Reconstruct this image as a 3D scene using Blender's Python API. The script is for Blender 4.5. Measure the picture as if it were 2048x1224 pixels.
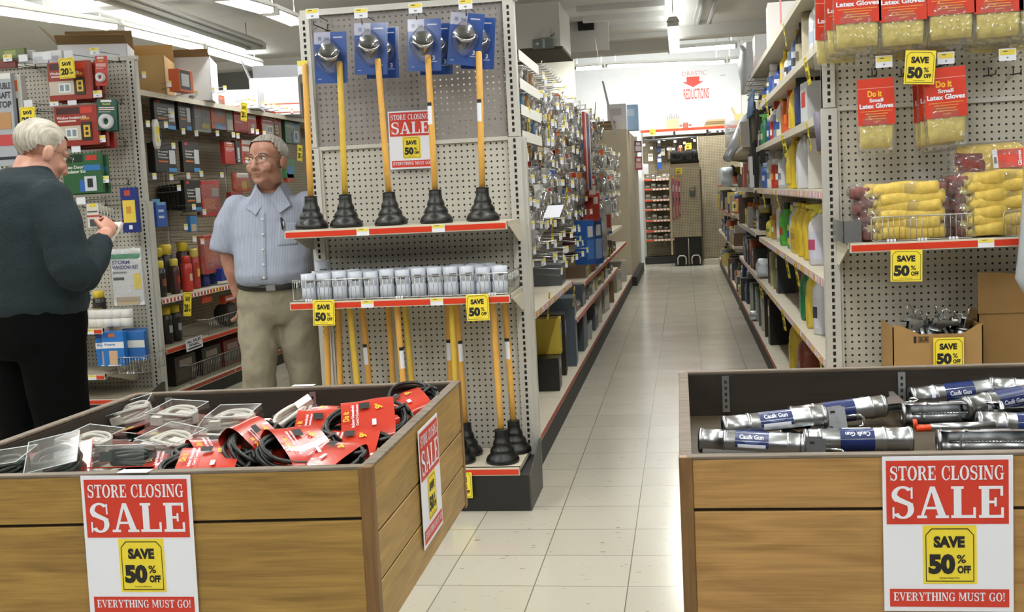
import bpy, bmesh, math, random
from mathutils import Vector as V, Matrix, Euler
random.seed(7)
SC = bpy.context.scene
for _o in list(bpy.data.objects): bpy.data.objects.remove(_o)
COL = SC.collection
PI = math.pi
# ---------------------------------------------------------------- camera
FPX, YAW, PITCH, ROLL, EYE = 2218.557, 0.157, 0.0994, 0.0498, 1.3586
def _axes():
    cy, sy, cp, sp = math.cos(YAW), math.sin(YAW), math.cos(PITCH), math.sin(PITCH)
    F = V((-sy*cp, cy*cp, -sp)); R0 = V((cy, sy, 0)); D0 = F.cross(R0)
    c, q = math.cos(ROLL), math.sin(ROLL)
    return c*R0+q*D0, -q*R0+c*D0, F
CX_, CD_, CF_ = _axes()
cam = bpy.data.cameras.new('camera'); camo = bpy.data.objects.new('camera', cam); COL.objects.link(camo)
cam.sensor_fit = 'HORIZONTAL'; cam.sensor_width = 36; cam.lens = FPX/2048*36; cam.clip_start = .05; cam.clip_end = 80
m3 = Matrix((CX_, -CD_, -CF_)).transposed()
camo.matrix_world = Matrix.Translation((0, 0, EYE)) @ m3.to_4x4()
SC.camera = camo
def ray(u, v): return CF_ + CX_*((u-1024)/FPX) + CD_*((v-612)/FPX)
E0 = V((0, 0, EYE))
def AY(u, v, y):
    r = ray(u, v); return E0 + r*(y/r.y)
def AX(u, v, x):
    r = ray(u, v); return E0 + r*(x/r.x)
def proj(P):
    d = V(P)-E0; k = d.dot(CF_); return 1024+FPX*d.dot(CX_)/k, 612+FPX*d.dot(CD_)/k
def y_at(u, x, z):
    """depth at which a line along y at (x, z) crosses picture column u"""
    a, b = 2.0, 40.0; s = 1 if proj((x, a, z))[0] < proj((x, b, z))[0] else -1
    for _ in range(50):
        m = (a+b)/2
        if (proj((x, m, z))[0]-u)*s < 0: a = m
        else: b = m
    return a
def AZ(u, v, z):
    r = ray(u, v); return E0 + r*((z-EYE)/r.z)
# ---------------------------------------------------------------- light, exposure
SC.view_settings.view_transform = 'Standard'; SC.view_settings.look = 'None'
SC.view_settings.exposure = -0.28; SC.view_settings.gamma = 1; SC.view_settings.use_curve_mapping = False
SC.cycles.use_denoising = True
SC.cycles.max_bounces = 7; SC.cycles.diffuse_bounces = 3; SC.cycles.glossy_bounces = 3
SC.cycles.transmission_bounces = 4; SC.cycles.transparent_max_bounces = 14
SC.cycles.sample_clamp_indirect = 6; SC.cycles.caustics_reflective = False; SC.cycles.caustics_refractive = False
W = bpy.data.worlds.new('world'); SC.world = W; W.use_nodes = True
_bg = W.node_tree.nodes['Background']; _bg.inputs[0].default_value = (.80, .86, 1, 1); _bg.inputs[1].default_value = .13
LAMP = 1.0          # overall strength of the fluorescent rows
def area(x, y, z, lx, ly, power, col=(.985, 1, .965)):
    l = bpy.data.lights.new('fluorescent_light', 'AREA'); l.shape = 'RECTANGLE'; l.size = lx; l.size_y = ly
    l.energy = power*LAMP; l.color = col
    o = bpy.data.objects.new('fluorescent_light', l); o.location = (x, y, z); COL.objects.link(o); return o
# unseen fluorescent rows, added to brighten the aisles and shelving (x, first y, last y, count, z)
ADDED_LIGHT_ROWS = [(-5.3, -0.5, 8, 4, 3.06), (-2.6, -0.8, 4.0, 3, 3.06), (.0, -1.2, 7.2, 4, 3.06), (2.4, -.5, 9, 4, 3.06)]
# ---------------------------------------------------------------- materials
def _nt(name):
    m = bpy.data.materials.new(name); m.use_nodes = True
    nt = m.node_tree; return m, nt, nt.nodes['Principled BSDF']
def srgb(h):
    if isinstance(h, str):
        h = h.lstrip('#'); h = [int(h[i:i+2], 16)/255 for i in (0, 2, 4)]
    return tuple(c/12.92 if c <= .04045 else ((c+.055)/1.055)**2.4 for c in h)
_MC = {}
def mat(col, rough=.55, metal=0, noise=0, bump=0, scale=30, name=None, spec=.5, coat=0, trans=0):
    key = (str(col), rough, metal, noise, bump, scale, spec, coat, trans)
    if key in _MC: return _MC[key]
    m, nt, b = _nt(name or 'finish_%s' % str(col).strip('#'))
    c = srgb(col); b.inputs['Base Color'].default_value = (*c, 1); b.inputs['Roughness'].default_value = rough
    b.inputs['Metallic'].default_value = metal; b.inputs['Specular IOR Level'].default_value = spec
    b.inputs['Coat Weight'].default_value = coat; b.inputs['Transmission Weight'].default_value = trans
    if noise or bump:
        tc = nt.nodes.new('ShaderNodeTexCoord'); n = nt.nodes.new('ShaderNodeTexNoise')
        n.inputs['Scale'].default_value = scale; n.inputs['Detail'].default_value = 5
        nt.links.new(tc.outputs['Object'], n.inputs['Vector'])
        if noise:
            r = nt.nodes.new('ShaderNodeValToRGB'); r.color_ramp.elements[0].position = .3; r.color_ramp.elements[1].position = .7
            r.color_ramp.elements[0].color = (*[x*(1-noise) for x in c], 1); r.color_ramp.elements[1].color = (*[min(1, x*(1+noise)) for x in c], 1)
            nt.links.new(n.outputs['Fac'], r.inputs['Fac']); nt.links.new(r.outputs['Color'], b.inputs['Base Color'])
        if bump:
            bp = nt.nodes.new('ShaderNodeBump'); bp.inputs['Strength'].default_value = bump; bp.inputs['Distance'].default_value = .01
            nt.links.new(n.outputs['Fac'], bp.inputs['Height']); nt.links.new(bp.outputs['Normal'], b.inputs['Normal'])
    _MC[key] = m; return m
def _math(nt, op, a, b=None, c=None):
    n = nt.nodes.new('ShaderNodeMath'); n.operation = op
    for i, x in enumerate((a, b, c)):
        if x is None: continue
        if isinstance(x, (int, float)): n.inputs[i].default_value = x
        else: nt.links.new(x, n.inputs[i])
    return n.outputs[0]
PITCH_H = .02718
def pegboard(name, col, through=False, axes='xz', hole='#14120f', r=.0046, off=(0, 0)):
    m, nt, b = _nt(name); c = srgb(col)
    tc = nt.nodes.new('ShaderNodeTexCoord'); s = nt.nodes.new('ShaderNodeSeparateXYZ'); nt.links.new(tc.outputs['Object'], s.inputs[0])
    out = {'x': s.outputs[0], 'y': s.outputs[1], 'z': s.outputs[2]}
    d = []
    for a, o in zip(axes, off):
        f = _math(nt, 'FRACT', _math(nt, 'DIVIDE', _math(nt, 'ADD', out[a], o+50*PITCH_H), PITCH_H))
        g = _math(nt, 'MULTIPLY', _math(nt, 'SUBTRACT', f, .5), PITCH_H); d.append(_math(nt, 'MULTIPLY', g, g))
    hole_m = _math(nt, 'LESS_THAN', _math(nt, 'ADD', d[0], d[1]), r*r)
    n = nt.nodes.new('ShaderNodeTexNoise'); n.inputs['Scale'].default_value = 6; n.inputs['Detail'].default_value = 6
    nt.links.new(tc.outputs['Object'], n.inputs['Vector'])
    rp = nt.nodes.new('ShaderNodeValToRGB'); rp.color_ramp.elements[0].position = .35; rp.color_ramp.elements[1].position = .7
    rp.color_ramp.elements[0].color = (*[x*.94 for x in c], 1); rp.color_ramp.elements[1].color = (*[x*1.04 for x in c], 1)
    nt.links.new(n.outputs['Fac'], rp.inputs['Fac'])
    b.inputs['Roughness'].default_value = .6
    if through:
        nt.links.new(rp.outputs['Color'], b.inputs['Base Color'])
        t = nt.nodes.new('ShaderNodeBsdfTransparent'); mx = nt.nodes.new('ShaderNodeMixShader')
        nt.links.new(hole_m, mx.inputs[0]); nt.links.new(b.outputs[0], mx.inputs[1]); nt.links.new(t.outputs[0], mx.inputs[2])
        nt.links.new(mx.outputs[0], nt.nodes['Material Output'].inputs[0])
    else:
        mx = nt.nodes.new('ShaderNodeMix'); mx.data_type = 'RGBA'
        nt.links.new(hole_m, mx.inputs[0]); nt.links.new(rp.outputs['Color'], mx.inputs[6]); mx.inputs[7].default_value = (*srgb(hole), 1)
        nt.links.new(mx.outputs[2], b.inputs['Base Color'])
    return m
def wood(name, c1, c2, axis='X', scale=1.0, rough=.45):
    m, nt, b = _nt(name)
    tc = nt.nodes.new('ShaderNodeTexCoord'); mp = nt.nodes.new('ShaderNodeMapping'); nt.links.new(tc.outputs['Object'], mp.inputs[0])
    mp.inputs['Scale'].default_value = {'X': (1.1*scale, 7*scale, 9*scale), 'Y': (7*scale, 1.1*scale, 9*scale), 'Z': (9*scale, 7*scale, 1.1*scale)}[axis]
    n = nt.nodes.new('ShaderNodeTexNoise'); n.inputs['Scale'].default_value = 2.6; n.inputs['Detail'].default_value = 10; n.inputs['Distortion'].default_value = 1.6
    nt.links.new(mp.outputs[0], n.inputs['Vector'])
    mp2 = nt.nodes.new('ShaderNodeMapping'); nt.links.new(tc.outputs['Object'], mp2.inputs[0])
    mp2.inputs['Scale'].default_value = {'X': (3, 60, 130), 'Y': (60, 3, 130), 'Z': (130, 60, 3)}[axis]
    n2 = nt.nodes.new('ShaderNodeTexNoise'); n2.inputs['Scale'].default_value = 2; n2.inputs['Detail'].default_value = 3; nt.links.new(mp2.outputs[0], n2.inputs['Vector'])
    mx = _math(nt, 'ADD', _math(nt, 'MULTIPLY', n.outputs['Fac'], .62), _math(nt, 'MULTIPLY', n2.outputs['Fac'], .38))
    r = nt.nodes.new('ShaderNodeValToRGB'); r.color_ramp.elements[0].position = .34; r.color_ramp.elements[1].position = .66
    r.color_ramp.elements[0].color = (*srgb(c1), 1); r.color_ramp.elements[1].color = (*srgb(c2), 1)
    nt.links.new(mx, r.inputs['Fac']); nt.links.new(r.outputs['Color'], b.inputs['Base Color'])
    b.inputs['Roughness'].default_value = rough
    return m
def clear_plastic(name, tint=(1, 1, 1), gloss=.14, bump=0, scale=40, haze=0.0):
    m, nt, b = _nt(name); nt.nodes.remove(b)
    t = nt.nodes.new('ShaderNodeBsdfTransparent'); t.inputs[0].default_value = (*tint, 1)
    g = nt.nodes.new('ShaderNodeBsdfGlossy'); g.inputs['Roughness'].default_value = .12
    lw = nt.nodes.new('ShaderNodeLayerWeight'); lw.inputs[0].default_value = .25
    f = _math(nt, 'ADD', _math(nt, 'MULTIPLY', lw.outputs['Fresnel'], .4), gloss)
    if bump:
        tc = nt.nodes.new('ShaderNodeTexCoord'); n = nt.nodes.new('ShaderNodeTexVoronoi'); n.inputs['Scale'].default_value = scale
        nt.links.new(tc.outputs['Object'], n.inputs['Vector']); bp = nt.nodes.new('ShaderNodeBump'); bp.inputs['Strength'].default_value = bump; bp.inputs['Distance'].default_value = .02
        nt.links.new(n.outputs['Distance'], bp.inputs['Height']); nt.links.new(bp.outputs[0], g.inputs['Normal']); nt.links.new(bp.outputs[0], lw.inputs['Normal'])
    mx = nt.nodes.new('ShaderNodeMixShader'); nt.links.new(f, mx.inputs[0]); nt.links.new(t.outputs[0], mx.inputs[1]); nt.links.new(g.outputs[0], mx.inputs[2])
    res = mx.outputs[0]
    if haze:
        d = nt.nodes.new('ShaderNodeBsdfDiffuse'); d.inputs[0].default_value = (.8, .82, .85, 1); m2 = nt.nodes.new('ShaderNodeMixShader'); m2.inputs[0].default_value = haze
        nt.links.new(res, m2.inputs[1]); nt.links.new(d.outputs[0], m2.inputs[2]); res = m2.outputs[0]
    nt.links.new(res, nt.nodes['Material Output'].inputs[0])
    return m
def emit(name, col, s):
    m, nt, b = _nt(name); b.inputs['Base Color'].default_value = (.9, .9, .9, 1)
    b.inputs['Emission Color'].default_value = (*col, 1); b.inputs['Emission Strength'].default_value = s; return m
WHITE = mat('#e9e9ea', .5); BLACK = mat('#151515', .5); RED = mat('#c8321f', .4); YELLOW = mat('#f0d93a', .5)
CHROME = mat('#d6d8da', .16, 1); STEEL = mat('#a9abab', .35, .9); WIRE = mat('#b9bbb9', .25, 1); DWIRE = mat('#3c3b38', .4, .8)
BEIGE = mat('#c6c3ba', .5, 0, .03, 0, 8); CREAM = mat('#d3ccba', .5); RAILRED = mat('#cf3a20', .3)
PAPER = mat('#edeffa', .6); TAGY = mat('#ecd95a', .5); INK = mat('#1b1a18', .6); CLEAR = clear_plastic('clear_plastic'); CRINKLE = clear_plastic('crinkled_clear_film', (1, 1, 1), .10, .7, 45, .05)
# ---------------------------------------------------------------- mesh builder
class MB:
    def __init__(s): s.v = []; s.f = []; s.m = []; s.sm = []; s.M = Matrix(); s.mats = []
    def mi(s, m):
        if m not in s.mats: s.mats.append(m)
        return s.mats.index(m)
    def add(s, vs, fs, m, smooth=False):
        o = len(s.v); k = s.mi(m); M = s.M
        s.v.extend([tuple(M @ V(p)) for p in vs])
        for f in fs: s.f.append([o+i for i in f]); s.m.append(k); s.sm.append(smooth)
        return s
    def poly(s, pts, m): return s.add(pts, [list(range(len(pts)))], m)
    def box(s, x0, x1, y0, y1, z0, z1, m):
        return s.add([(x0, y0, z0), (x1, y0, z0), (x1, y1, z0), (x0, y1, z0), (x0, y0, z1), (x1, y0, z1), (x1, y1, z1), (x0, y1, z1)],
                     [(0, 3, 2, 1), (4, 5, 6, 7), (0, 1, 5, 4), (1, 2, 6, 5), (2, 3, 7, 6), (3, 0, 4, 7)], m)
    def prism(s, pts, d, m, axis='y', at=0):
        """2-D outline extruded along an axis from at to at+d: (a,b) are (x,z) for y, (y,z) for x, (x,y) for z"""
        P = {'y': lambda a, b, t: (a, t, b), 'x': lambda a, b, t: (t, a, b), 'z': lambda a, b, t: (a, b, t)}[axis]; n = len(pts)
        vs = [P(a, b, at) for a, b in pts]+[P(a, b, at+d) for a, b in pts]
        fs = [list(range(n)), list(range(2*n-1, n-1, -1))]+[[i, (i+1) % n, n+(i+1) % n, n+i] for i in range(n)]
        return s.add(vs, fs, m)
    def rings(s, rs, m, cap=True, closed=False, smooth=True):
        """loft through rings of equal point count"""
        n = len(rs[0]); vs = [p for r in rs for p in r]; fs = []; k = len(rs)
        for j in range(k if closed else k-1):
            a, b = j*n, ((j+1) % k)*n
            for i in range(n): fs.append((a+i, a+(i+1) % n, b+(i+1) % n, b+i))
        if cap and not closed: fs += [list(range(n-1, -1, -1)), list(range((k-1)*n, k*n))]
        return s.add(vs, fs, m, smooth)
    def lathe(s, prof, m, n=20, c=(0, 0, 0), cap=True, smooth=True, sx=1, sy=1):
        rs = [[(c[0]+r*sx*math.cos(2*PI*i/n), c[1]+r*sy*math.sin(2*PI*i/n), c[2]+z) for i in range(n)] for r, z in prof]
        return s.rings(rs, m, cap, smooth=smooth)
    def tube(s, pts, r, m, n=8, closed=False, cap=True):
        pts = [V(p) for p in pts]; k = len(pts); rs = []; up = None
        rr = r if isinstance(r, (list, tuple)) else [r]*k
        for i, p in enumerate(pts):
            if closed: t = pts[(i+1) % k]-pts[i-1]
            else: t = pts[min(i+1, k-1)]-pts[max(i-1, 0)]
            if t.length < 1e-9: t = V((0, 0, 1))
            t.normalize()
            if up is None: up = V((0, 0, 1)) if abs(t.z) < .9 else V((1, 0, 0))
            a = t.cross(up)
            if a.length < 1e-6: a = t.cross(V((0, 1, 0)))
            a.normalize(); up = a.cross(t).normalized()
            rs.append([tuple(p+(a*math.cos(2*PI*j/n)+up*math.sin(2*PI*j/n))*rr[i]) for j in range(n)])
        return s.rings(rs, m, cap, closed)
    def ball(s, c, r, m, n=14, k=9):
        if not isinstance(r, (tuple, list)): r = (r, r, r)
        rs = []
        for j in range(k+1):
            a = -PI/2+PI*j/k; q = max(math.cos(a), .02)
            rs.append([(c[0]+r[0]*q*math.cos(2*PI*i/n), c[1]+r[1]*q*math.sin(2*PI*i/n), c[2]+r[2]*math.sin(a)) for i in range(n)])
        return s.rings(rs, m)
    def build(s, name, parent=None, loc=None, rot=None, bevel=0, smooth_angle=None):
        me = bpy.data.meshes.new(name); me.from_pydata(s.v, [], s.f); me.update()
        for m in s.mats: me.materials.append(m)
        me.polygons.foreach_set('material_index', s.m); me.polygons.foreach_set('use_smooth', s.sm)
        o = bpy.data.objects.new(name, me); COL.objects.link(o)
        if parent is not None: o.parent = parent
        if loc is not None: o.location = loc
        if rot is not None: o.rotation_euler = rot
        if bevel:
            b = o.modifiers.new('bevel', 'BEVEL'); b.width = bevel; b.segments = 2; b.limit_method = 'ANGLE'
        return o
def tag(o, label=None, cat=None, group=None, kind=None):
    if label: o['label'] = label
    if cat: o['category'] = cat
    if group: o['group'] = group
    if kind: o['kind'] = kind
    return o
def thing(name, label, cat, loc=(0, 0, 0), rot=(0, 0, 0), group=None):
    o = bpy.data.objects.new(name, None); COL.objects.link(o); o.empty_display_size = .05
    o.location = loc; o.rotation_euler = rot; return tag(o, label, cat, group)
_KIDS = {}
def kids(o):
    return [c for c in COL.objects if c.parent == o]
def dup(root, loc=None, rot=None, label=None, group=None, scale=None, tree=None):
    """copy of a thing with its parts and sub-parts (tree: cached (child, grandchildren) list)"""
    r = root.copy(); COL.objects.link(r)
    if loc is not None: r.location = loc
    if rot is not None: r.rotation_euler = rot
    if scale is not None: r.scale = scale
    if label: r['label'] = label
    if group: r['group'] = group
    if tree is None:
        if root.name not in _KIDS: _KIDS[root.name] = [(c, kids(c)) for c in kids(root)]
        tree = _KIDS[root.name]
    for c, gs in tree:
        d = c.copy(); COL.objects.link(d); d.parent = r
        for g in gs:
            e = g.copy(); COL.objects.link(e); e.parent = d
    return r
def struct(name, mb, parent=None, **k):
    o = mb.build(name, parent, **k)
    if parent is None: o['kind'] = 'structure'
    return o
class Proto:
    """first use returns the prototype itself, later uses return copies"""
    def __init__(s, make): s.make = make; s.o = None; s.used = False
    def __call__(s, loc=(0, 0, 0), rot=(0, 0, 0), label=None, group=None, scale=None):
        if s.o is None:
            s.o = s.make(); s.o.location = loc; s.o.rotation_euler = rot
            if scale is not None: s.o.scale = scale
            if label: s.o['label'] = label
            if group: s.o['group'] = group
            return s.o
        return dup(s.o, loc, rot, label, group, scale)
# ---------------------------------------------------------------- lettering
_TC = {}
def _text_mesh(txt, bold):
    k = (txt, bold)
    if k not in _TC:
        cu = bpy.data.curves.new('t', 'FONT'); cu.body = txt; cu.size = 1; cu.offset = bold; cu.resolution_u = 3; cu.align_x = 'LEFT'
        o = bpy.data.objects.new('t', cu); COL.objects.link(o)
        dg = bpy.context.evaluated_depsgraph_get(); me = bpy.data.meshes.new_from_object(o.evaluated_get(dg))
        vs = [(p.co.x, p.co.y) for p in me.vertices]; fs = [list(p.vertices) for p in me.polygons]
        bpy.data.objects.remove(o); bpy.data.curves.remove(cu); bpy.data.meshes.remove(me)
        if vs:
            x0 = min(p[0] for p in vs); y0 = min(p[1] for p in vs); x1 = max(p[0] for p in vs); y1 = max(p[1] for p in vs)
            vs = [((x-x0)/(x1-x0), (y-y0)/(y1-y0)) for x, y in vs]
        _TC[k] = (vs, fs)
    return _TC[k]
def text_sans(mb, txt, x0, x1, z0, z1, m, y=-.0006, bold=.03):
    """lettering fitted to the rectangle, facing -y"""
    vs, fs = _text_mesh(txt, bold)
    mb.add([(x0+(x1-x0)*a, y, z0+(z1-z0)*b) for a, b in vs], fs, m)
def _arc(cx, cy, rx, ry, a0, a1, w0, w1, n=10):
    """strip along an ellipse with horizontal thickness w0 and vertical thickness w1"""
    out = []
    P = lambda a, s: (cx+(rx-s*w0)*math.cos(a), cy+(ry-s*w1)*math.sin(a))
    for i in range(n):
        a, b = math.radians(a0+(a1-a0)*i/n), math.radians(a0+(a1-a0)*(i+1)/n)
        out.append([P(a, 0), P(b, 0), P(b, 1), P(a, 1)])
    return out
def _r(x0, x1, y0, y1): return [(x0, y0), (x1, y0), (x1, y1), (x0, y1)]
T_, N_, S_ = .23, .095, .085
def _glyphs():
    g = {}
    stem = lambda x: [_r(x, x+T_, 0, 1)]
    slab = lambda x0, x1, y: [_r(x0, x1, y, y+S_)]
    g['T'] = (.84, [_r(.32, .52, 0, 1), _r(.2, .64, 0, S_), _r(.02, .82, 1-N_, 1), _r(.02, .09, .7, 1), _r(.75, .82, .7, 1)])
    g['L'] = (.78, stem(.1)+slab(.02, .4, 1-S_)+[_r(.02, .76, 0, N_), _r(.68, .76, 0, .34)])
    g['E'] = (.8, stem(.1)+[_r(.02, .76, 0, N_), _r(.02, .74, 1-N_, 1), _r(.68, .76, 0, .33), _r(.66, .74, .69, 1), _r(.3, .54, .46, .54), _r(.48, .55, .36, .64)])
    g['I'] = (.44, stem(.12)+slab(.02, .42, 0)+slab(.02, .42, 1-S_))
    g['H'] = (.96, stem(.1)+stem(.66)+slab(.02, .38, 0)+slab(.02, .38, 1-S_)+slab(.58, .94, 0)+slab(.58, .94, 1-S_)+[_r(.3, .66, .46, .54)])
    g['N'] = (.96, [_r(.1, .18, 0, 1), _r(.76, .84, 0, 1), [(.02, 1), (.3, 1), (.84, 0), (.66, 0)]]+slab(.02, .3, 0)+slab(.62, .94, 1-S_))
    g['M'] = (1.16, [_r(.1, .18, 0, 1), _r(.88, 1.06, 0, 1), [(.06, 1), (.32, 1), (.62, .1), (.5, .1)], [(.84, 1), (1.0, 1), (.62, .1), (.55, .1)]]+slab(.02, .28, 0)+slab(.8, 1.14, 0)+slab(.02, .3, 1-S_)+slab(.84, 1.14, 1-S_))
    g['A'] = (.96, [[(.4, 1), (.54, 1), (.9, 0), (.66, 0)], [(.4, 1), (.46, .86), (.18, 0), (.09, 0)], _r(.22, .72, .28, .36)]+slab(.0, .3, 0)+slab(.56, .96, 0))
    g['V'] = (.94, [[(.06, 1), (.3, 1), (.54, 0), (.42, 0)], [(.74, 1), (.83, 1), (.54, 0), (.48, .14)]]+slab(0, .38, 1-S_)+slab(.64, .94, 1-S_))
    g['Y'] = (.92, [[(.06, 1), (.3, 1), (.56, .4), (.36, .4)], [(.74, 1), (.83, 1), (.56, .4), (.48, .4)], _r(.36, .56, 0, .46)]+slab(0, .38, 1-S_)+slab(.64, .92, 1-S_)+slab(.24, .68, 0))
    g['O'] = (.92, _arc(.46, .5, .45, .52, 0, 360, .22, .085, 26))
    g['C'] = (.86, _arc(.46, .5, .44, .52, 48, 312, .2, .07, 20)+[_r(.72, .79, .62, 1), _r(.74, .8, .1, .36)])
    g['G'] = (.94, _arc(.46, .5, .44, .52, 48, 318, .2, .07, 20)+[_r(.72, .79, .62, 1), _r(.64, .82, .02, .44), _r(.54, .92, .4, .47)])
    g['S'] = (.76, _arc(.38, .735, .34, .285, 35, 230, .17, .075, 12)+[[(.09, .64), (.2, .52), (.66, .34), (.7, .46), (.3, .66), (.2, .74)]]+_arc(.38, .285, .34, .305, -150, 55, .19, .075, 12)+[_r(.62, .68, .62, .98), _r(.06, .12, .0, .36)])
    g['R'] = (.92, stem(.1)+slab(.02, .4, 0)+_arc(.42, .74, .36, .26, -90, 90, .19, .075, 10)+[_r(.2, .43, 1-N_, 1), _r(.2, .43, .48, .555), [(.42, .5), (.6, .5), (.82, .1), (.62, .1)], [(.62, .12), (.8, .14), (.92, 0), (.68, 0)], _r(.02, .2, 1-S_, 1)])
    g['U'] = (.94, [_r(.1, .3, .3, 1), _r(.72, .8, .3, 1)]+_arc(.45, .32, .35, .33, 180, 360, .14, .09, 12)+slab(.02, .38, 1-S_)+slab(.6, .92, 1-S_))
    g['!'] = (.36, [[(.08, 1), (.28, 1), (.22, .3), (.14, .3)], _r(.09, .27, 0, .18)])
    g[' '] = (.4, [])
    return g
GL = _glyphs()
def text_serif(mb, txt, x0, x1, z0, z1, m, y=-.0006):
    tot = sum(GL[c][0]+.05 for c in txt)-.05; k = (x1-x0)/tot; h = z1-z0; p = 0
    for c in txt:
        w, polys = GL[c]
        for j, q in enumerate(polys): mb.poly([(x0+(p+a)*k, y-.00003*j, z0+b*h) for a, b in q], m)
        p += w+.05
def save_tag_art(mb, x0, x1, z0, z1, pct='50', y=-.0006, yel=None):
    """yellow SAVE card drawn in the rectangle (z1 top)"""
    X = lambda t: x0+(x1-x0)*t
    Z = lambda t: z1-(z1-z0)*t
    mb.poly([(X(0), y*.5, Z(1)), (X(1), y*.5, Z(1)), (X(1), y*.5, Z(0)), (X(0), y*.5, Z(0))], yel or YELLOW)
    o = [(.05, .96), (.95, .96), (.95, .16), (.84, .05), (.16, .05), (.05, .16)]
    i = [(.065, .945), (.935, .945), (.935, .165), (.83, .065), (.17, .065), (.065, .165)]
    for k in range(6):
        a, b = o[k], o[(k+1) % 6]; c, d = i[(k+1) % 6], i[k]
        mb.poly([(X(p), y, Z(q)) for p, q in (a, b, c, d)], INK)
    text_sans(mb, 'SAVE', X(.2), X(.78), Z(.38), Z(.18), INK, y, .062)
    text_sans(mb, pct, X(.10), X(.60), Z(.835), Z(.485), INK, y, .062)
    text_sans(mb, '%', X(.63), X(.80), Z(.645), Z(.5), INK, y, .02)
    text_sans(mb, 'OFF', X(.64), X(.89), Z(.82), Z(.685), INK, y, .055)
    text_sans(mb, 'Regular Retail Price', X(.31), X(.68), Z(.915), Z(.885), INK, y, .02)
def save_card(name, label, w, h, pct='50', loc=(0, 0, 0), rot=(0, 0, 0), group=None):
    mb = MB(); mb.box(-w/2, w/2, 0, .0012, -h, 0, YELLOW); save_tag_art(mb, -w/2, w/2, -h, 0, pct)
    return tag(mb.build(name, loc=loc, rot=rot), label, 'sign', group)
SIGNRED = mat('#cc3826', .45)
def sale_sign(name, label, w, loc, rot=(0, 0, 0)):
    h = w*1.286; mb = MB(); mb.box(-w/2, w/2, 0, .0012, -h, 0, PAPER)
    X = lambda t: -w/2+w*t
    Z = lambda t: -h*t
    def rect(a, b, c, d, m, y): mb.poly([(X(a), y, Z(d)), (X(b), y, Z(d)), (X(b), y, Z(c)), (X(a), y, Z(c))], m)
    rect(.028, .966, .027, .434, SIGNRED, -.0005)
    text_serif(mb, 'STORE CLOSING', X(.057), X(.933), Z(.152), Z(.062), PAPER, -.001)
    text_serif(mb, 'SALE', X(.058), X(.938), Z(.395), Z(.192), PAPER, -.001)
    save_tag_art(mb, X(.306), X(.72), Z(.82), Z(.443), y=-.001)
    rect(.044, .966, .854, .97, SIGNRED, -.0005)
    text_serif(mb, 'EVERYTHING MUST GO!', X(.073), X(.935), Z(.93), Z(.876), PAPER, -.001)
    return tag(mb.build(name, loc=loc, rot=rot), label, 'sign')
# ================================================================ the room
def tile_mat():
    m, nt, b = _nt('vinyl_floor_tile'); T = .326
    tc = nt.nodes.new('ShaderNodeTexCoord'); s = nt.nodes.new('ShaderNodeSeparateXYZ'); nt.links.new(tc.outputs['Object'], s.inputs[0])
    seam = None; ids = []
    for o, off in ((s.outputs[0], .2327+20*T), (s.outputs[1], 20*T-3.7123)):
        q = _math(nt, 'DIVIDE', _math(nt, 'ADD', o, off), T); f = _math(nt, 'FRACT', q); ids.append(_math(nt, 'FLOOR', q))
        e = _math(nt, 'MINIMUM', f, _math(nt, 'SUBTRACT', 1.0, f)); seam = e if seam is None else _math(nt, 'MINIMUM', seam, e)
    sm = _math(nt, 'LESS_THAN', seam, .0055)
    cb = nt.nodes.new('ShaderNodeCombineXYZ'); nt.links.new(ids[0], cb.inputs[0]); nt.links.new(ids[1], cb.inputs[1])
    wn = nt.nodes.new('ShaderNodeTexWhiteNoise'); nt.links.new(cb.outputs[0], wn.inputs['Vector'])
    mp = nt.nodes.new('ShaderNodeMapping'); nt.links.new(tc.outputs['Object'], mp.inputs[0]); mp.inputs['Scale'].default_value = (9, 26, 1)
    n = nt.nodes.new('ShaderNodeTexNoise'); n.inputs['Scale'].default_value = 2.4; n.inputs['Detail'].default_value = 3; nt.links.new(mp.outputs[0], n.inputs['Vector'])
    fl = nt.nodes.new('ShaderNodeValToRGB'); fl.color_ramp.elements[0].position = .27; fl.color_ramp.elements[1].position = .33
    fl.color_ramp.elements[0].color = (*srgb('#786c5b'), 1); fl.color_ramp.elements[1].color = (*srgb('#bfbaab'), 1)
    nt.links.new(n.outputs['Fac'], fl.inputs['Fac'])
    hs = nt.nodes.new('ShaderNodeHueSaturation'); nt.links.new(fl.outputs[0], hs.inputs['Color'])
    nt.links.new(_math(nt, 'ADD', _math(nt, 'MULTIPLY', wn.outputs['Value'], .09), .955), hs.inputs['Value'])
    mx = nt.nodes.new('ShaderNodeMix'); mx.data_type = 'RGBA'; nt.links.new(sm, mx.inputs[0]); nt.links.new(hs.outputs[0], mx.inputs[6]); mx.inputs[7].default_value = (*srgb('#6a6254'), 1)
    nt.links.new(mx.outputs[2], b.inputs['Base Color'])
    b.inputs['Specular IOR Level'].default_value = .75
    n2 = nt.nodes.new('ShaderNodeTexNoise'); n2.inputs['Scale'].default_value = 3; n2.inputs['Detail'].default_value = 5; nt.links.new(tc.outputs['Object'], n2.inputs['Vector'])
    nt.links.new(_math(nt, 'ADD', _math(nt, 'MULTIPLY', n2.outputs['Fac'], .18), .10), b.inputs['Roughness'])
    bp = nt.nodes.new('ShaderNodeBump'); bp.inputs['Strength'].default_value = .04; bp.inputs['Distance'].default_value = .02
    nt.links.new(_math(nt, 'ADD', n2.outputs['Fac'], _math(nt, 'MULTIPLY', wn.outputs['Value'], .3)), bp.inputs['Height']); nt.links.new(bp.outputs[0], b.inputs['Normal'])
    return m
WALLW = mat('#eceff0', .7, 0, .02, .05, 5); WALLG = mat('#aca79c', .75, 0, .04, .05, 4); CEIL = mat('#e6e6e3', .8, 0, .03, .04, 3)
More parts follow.
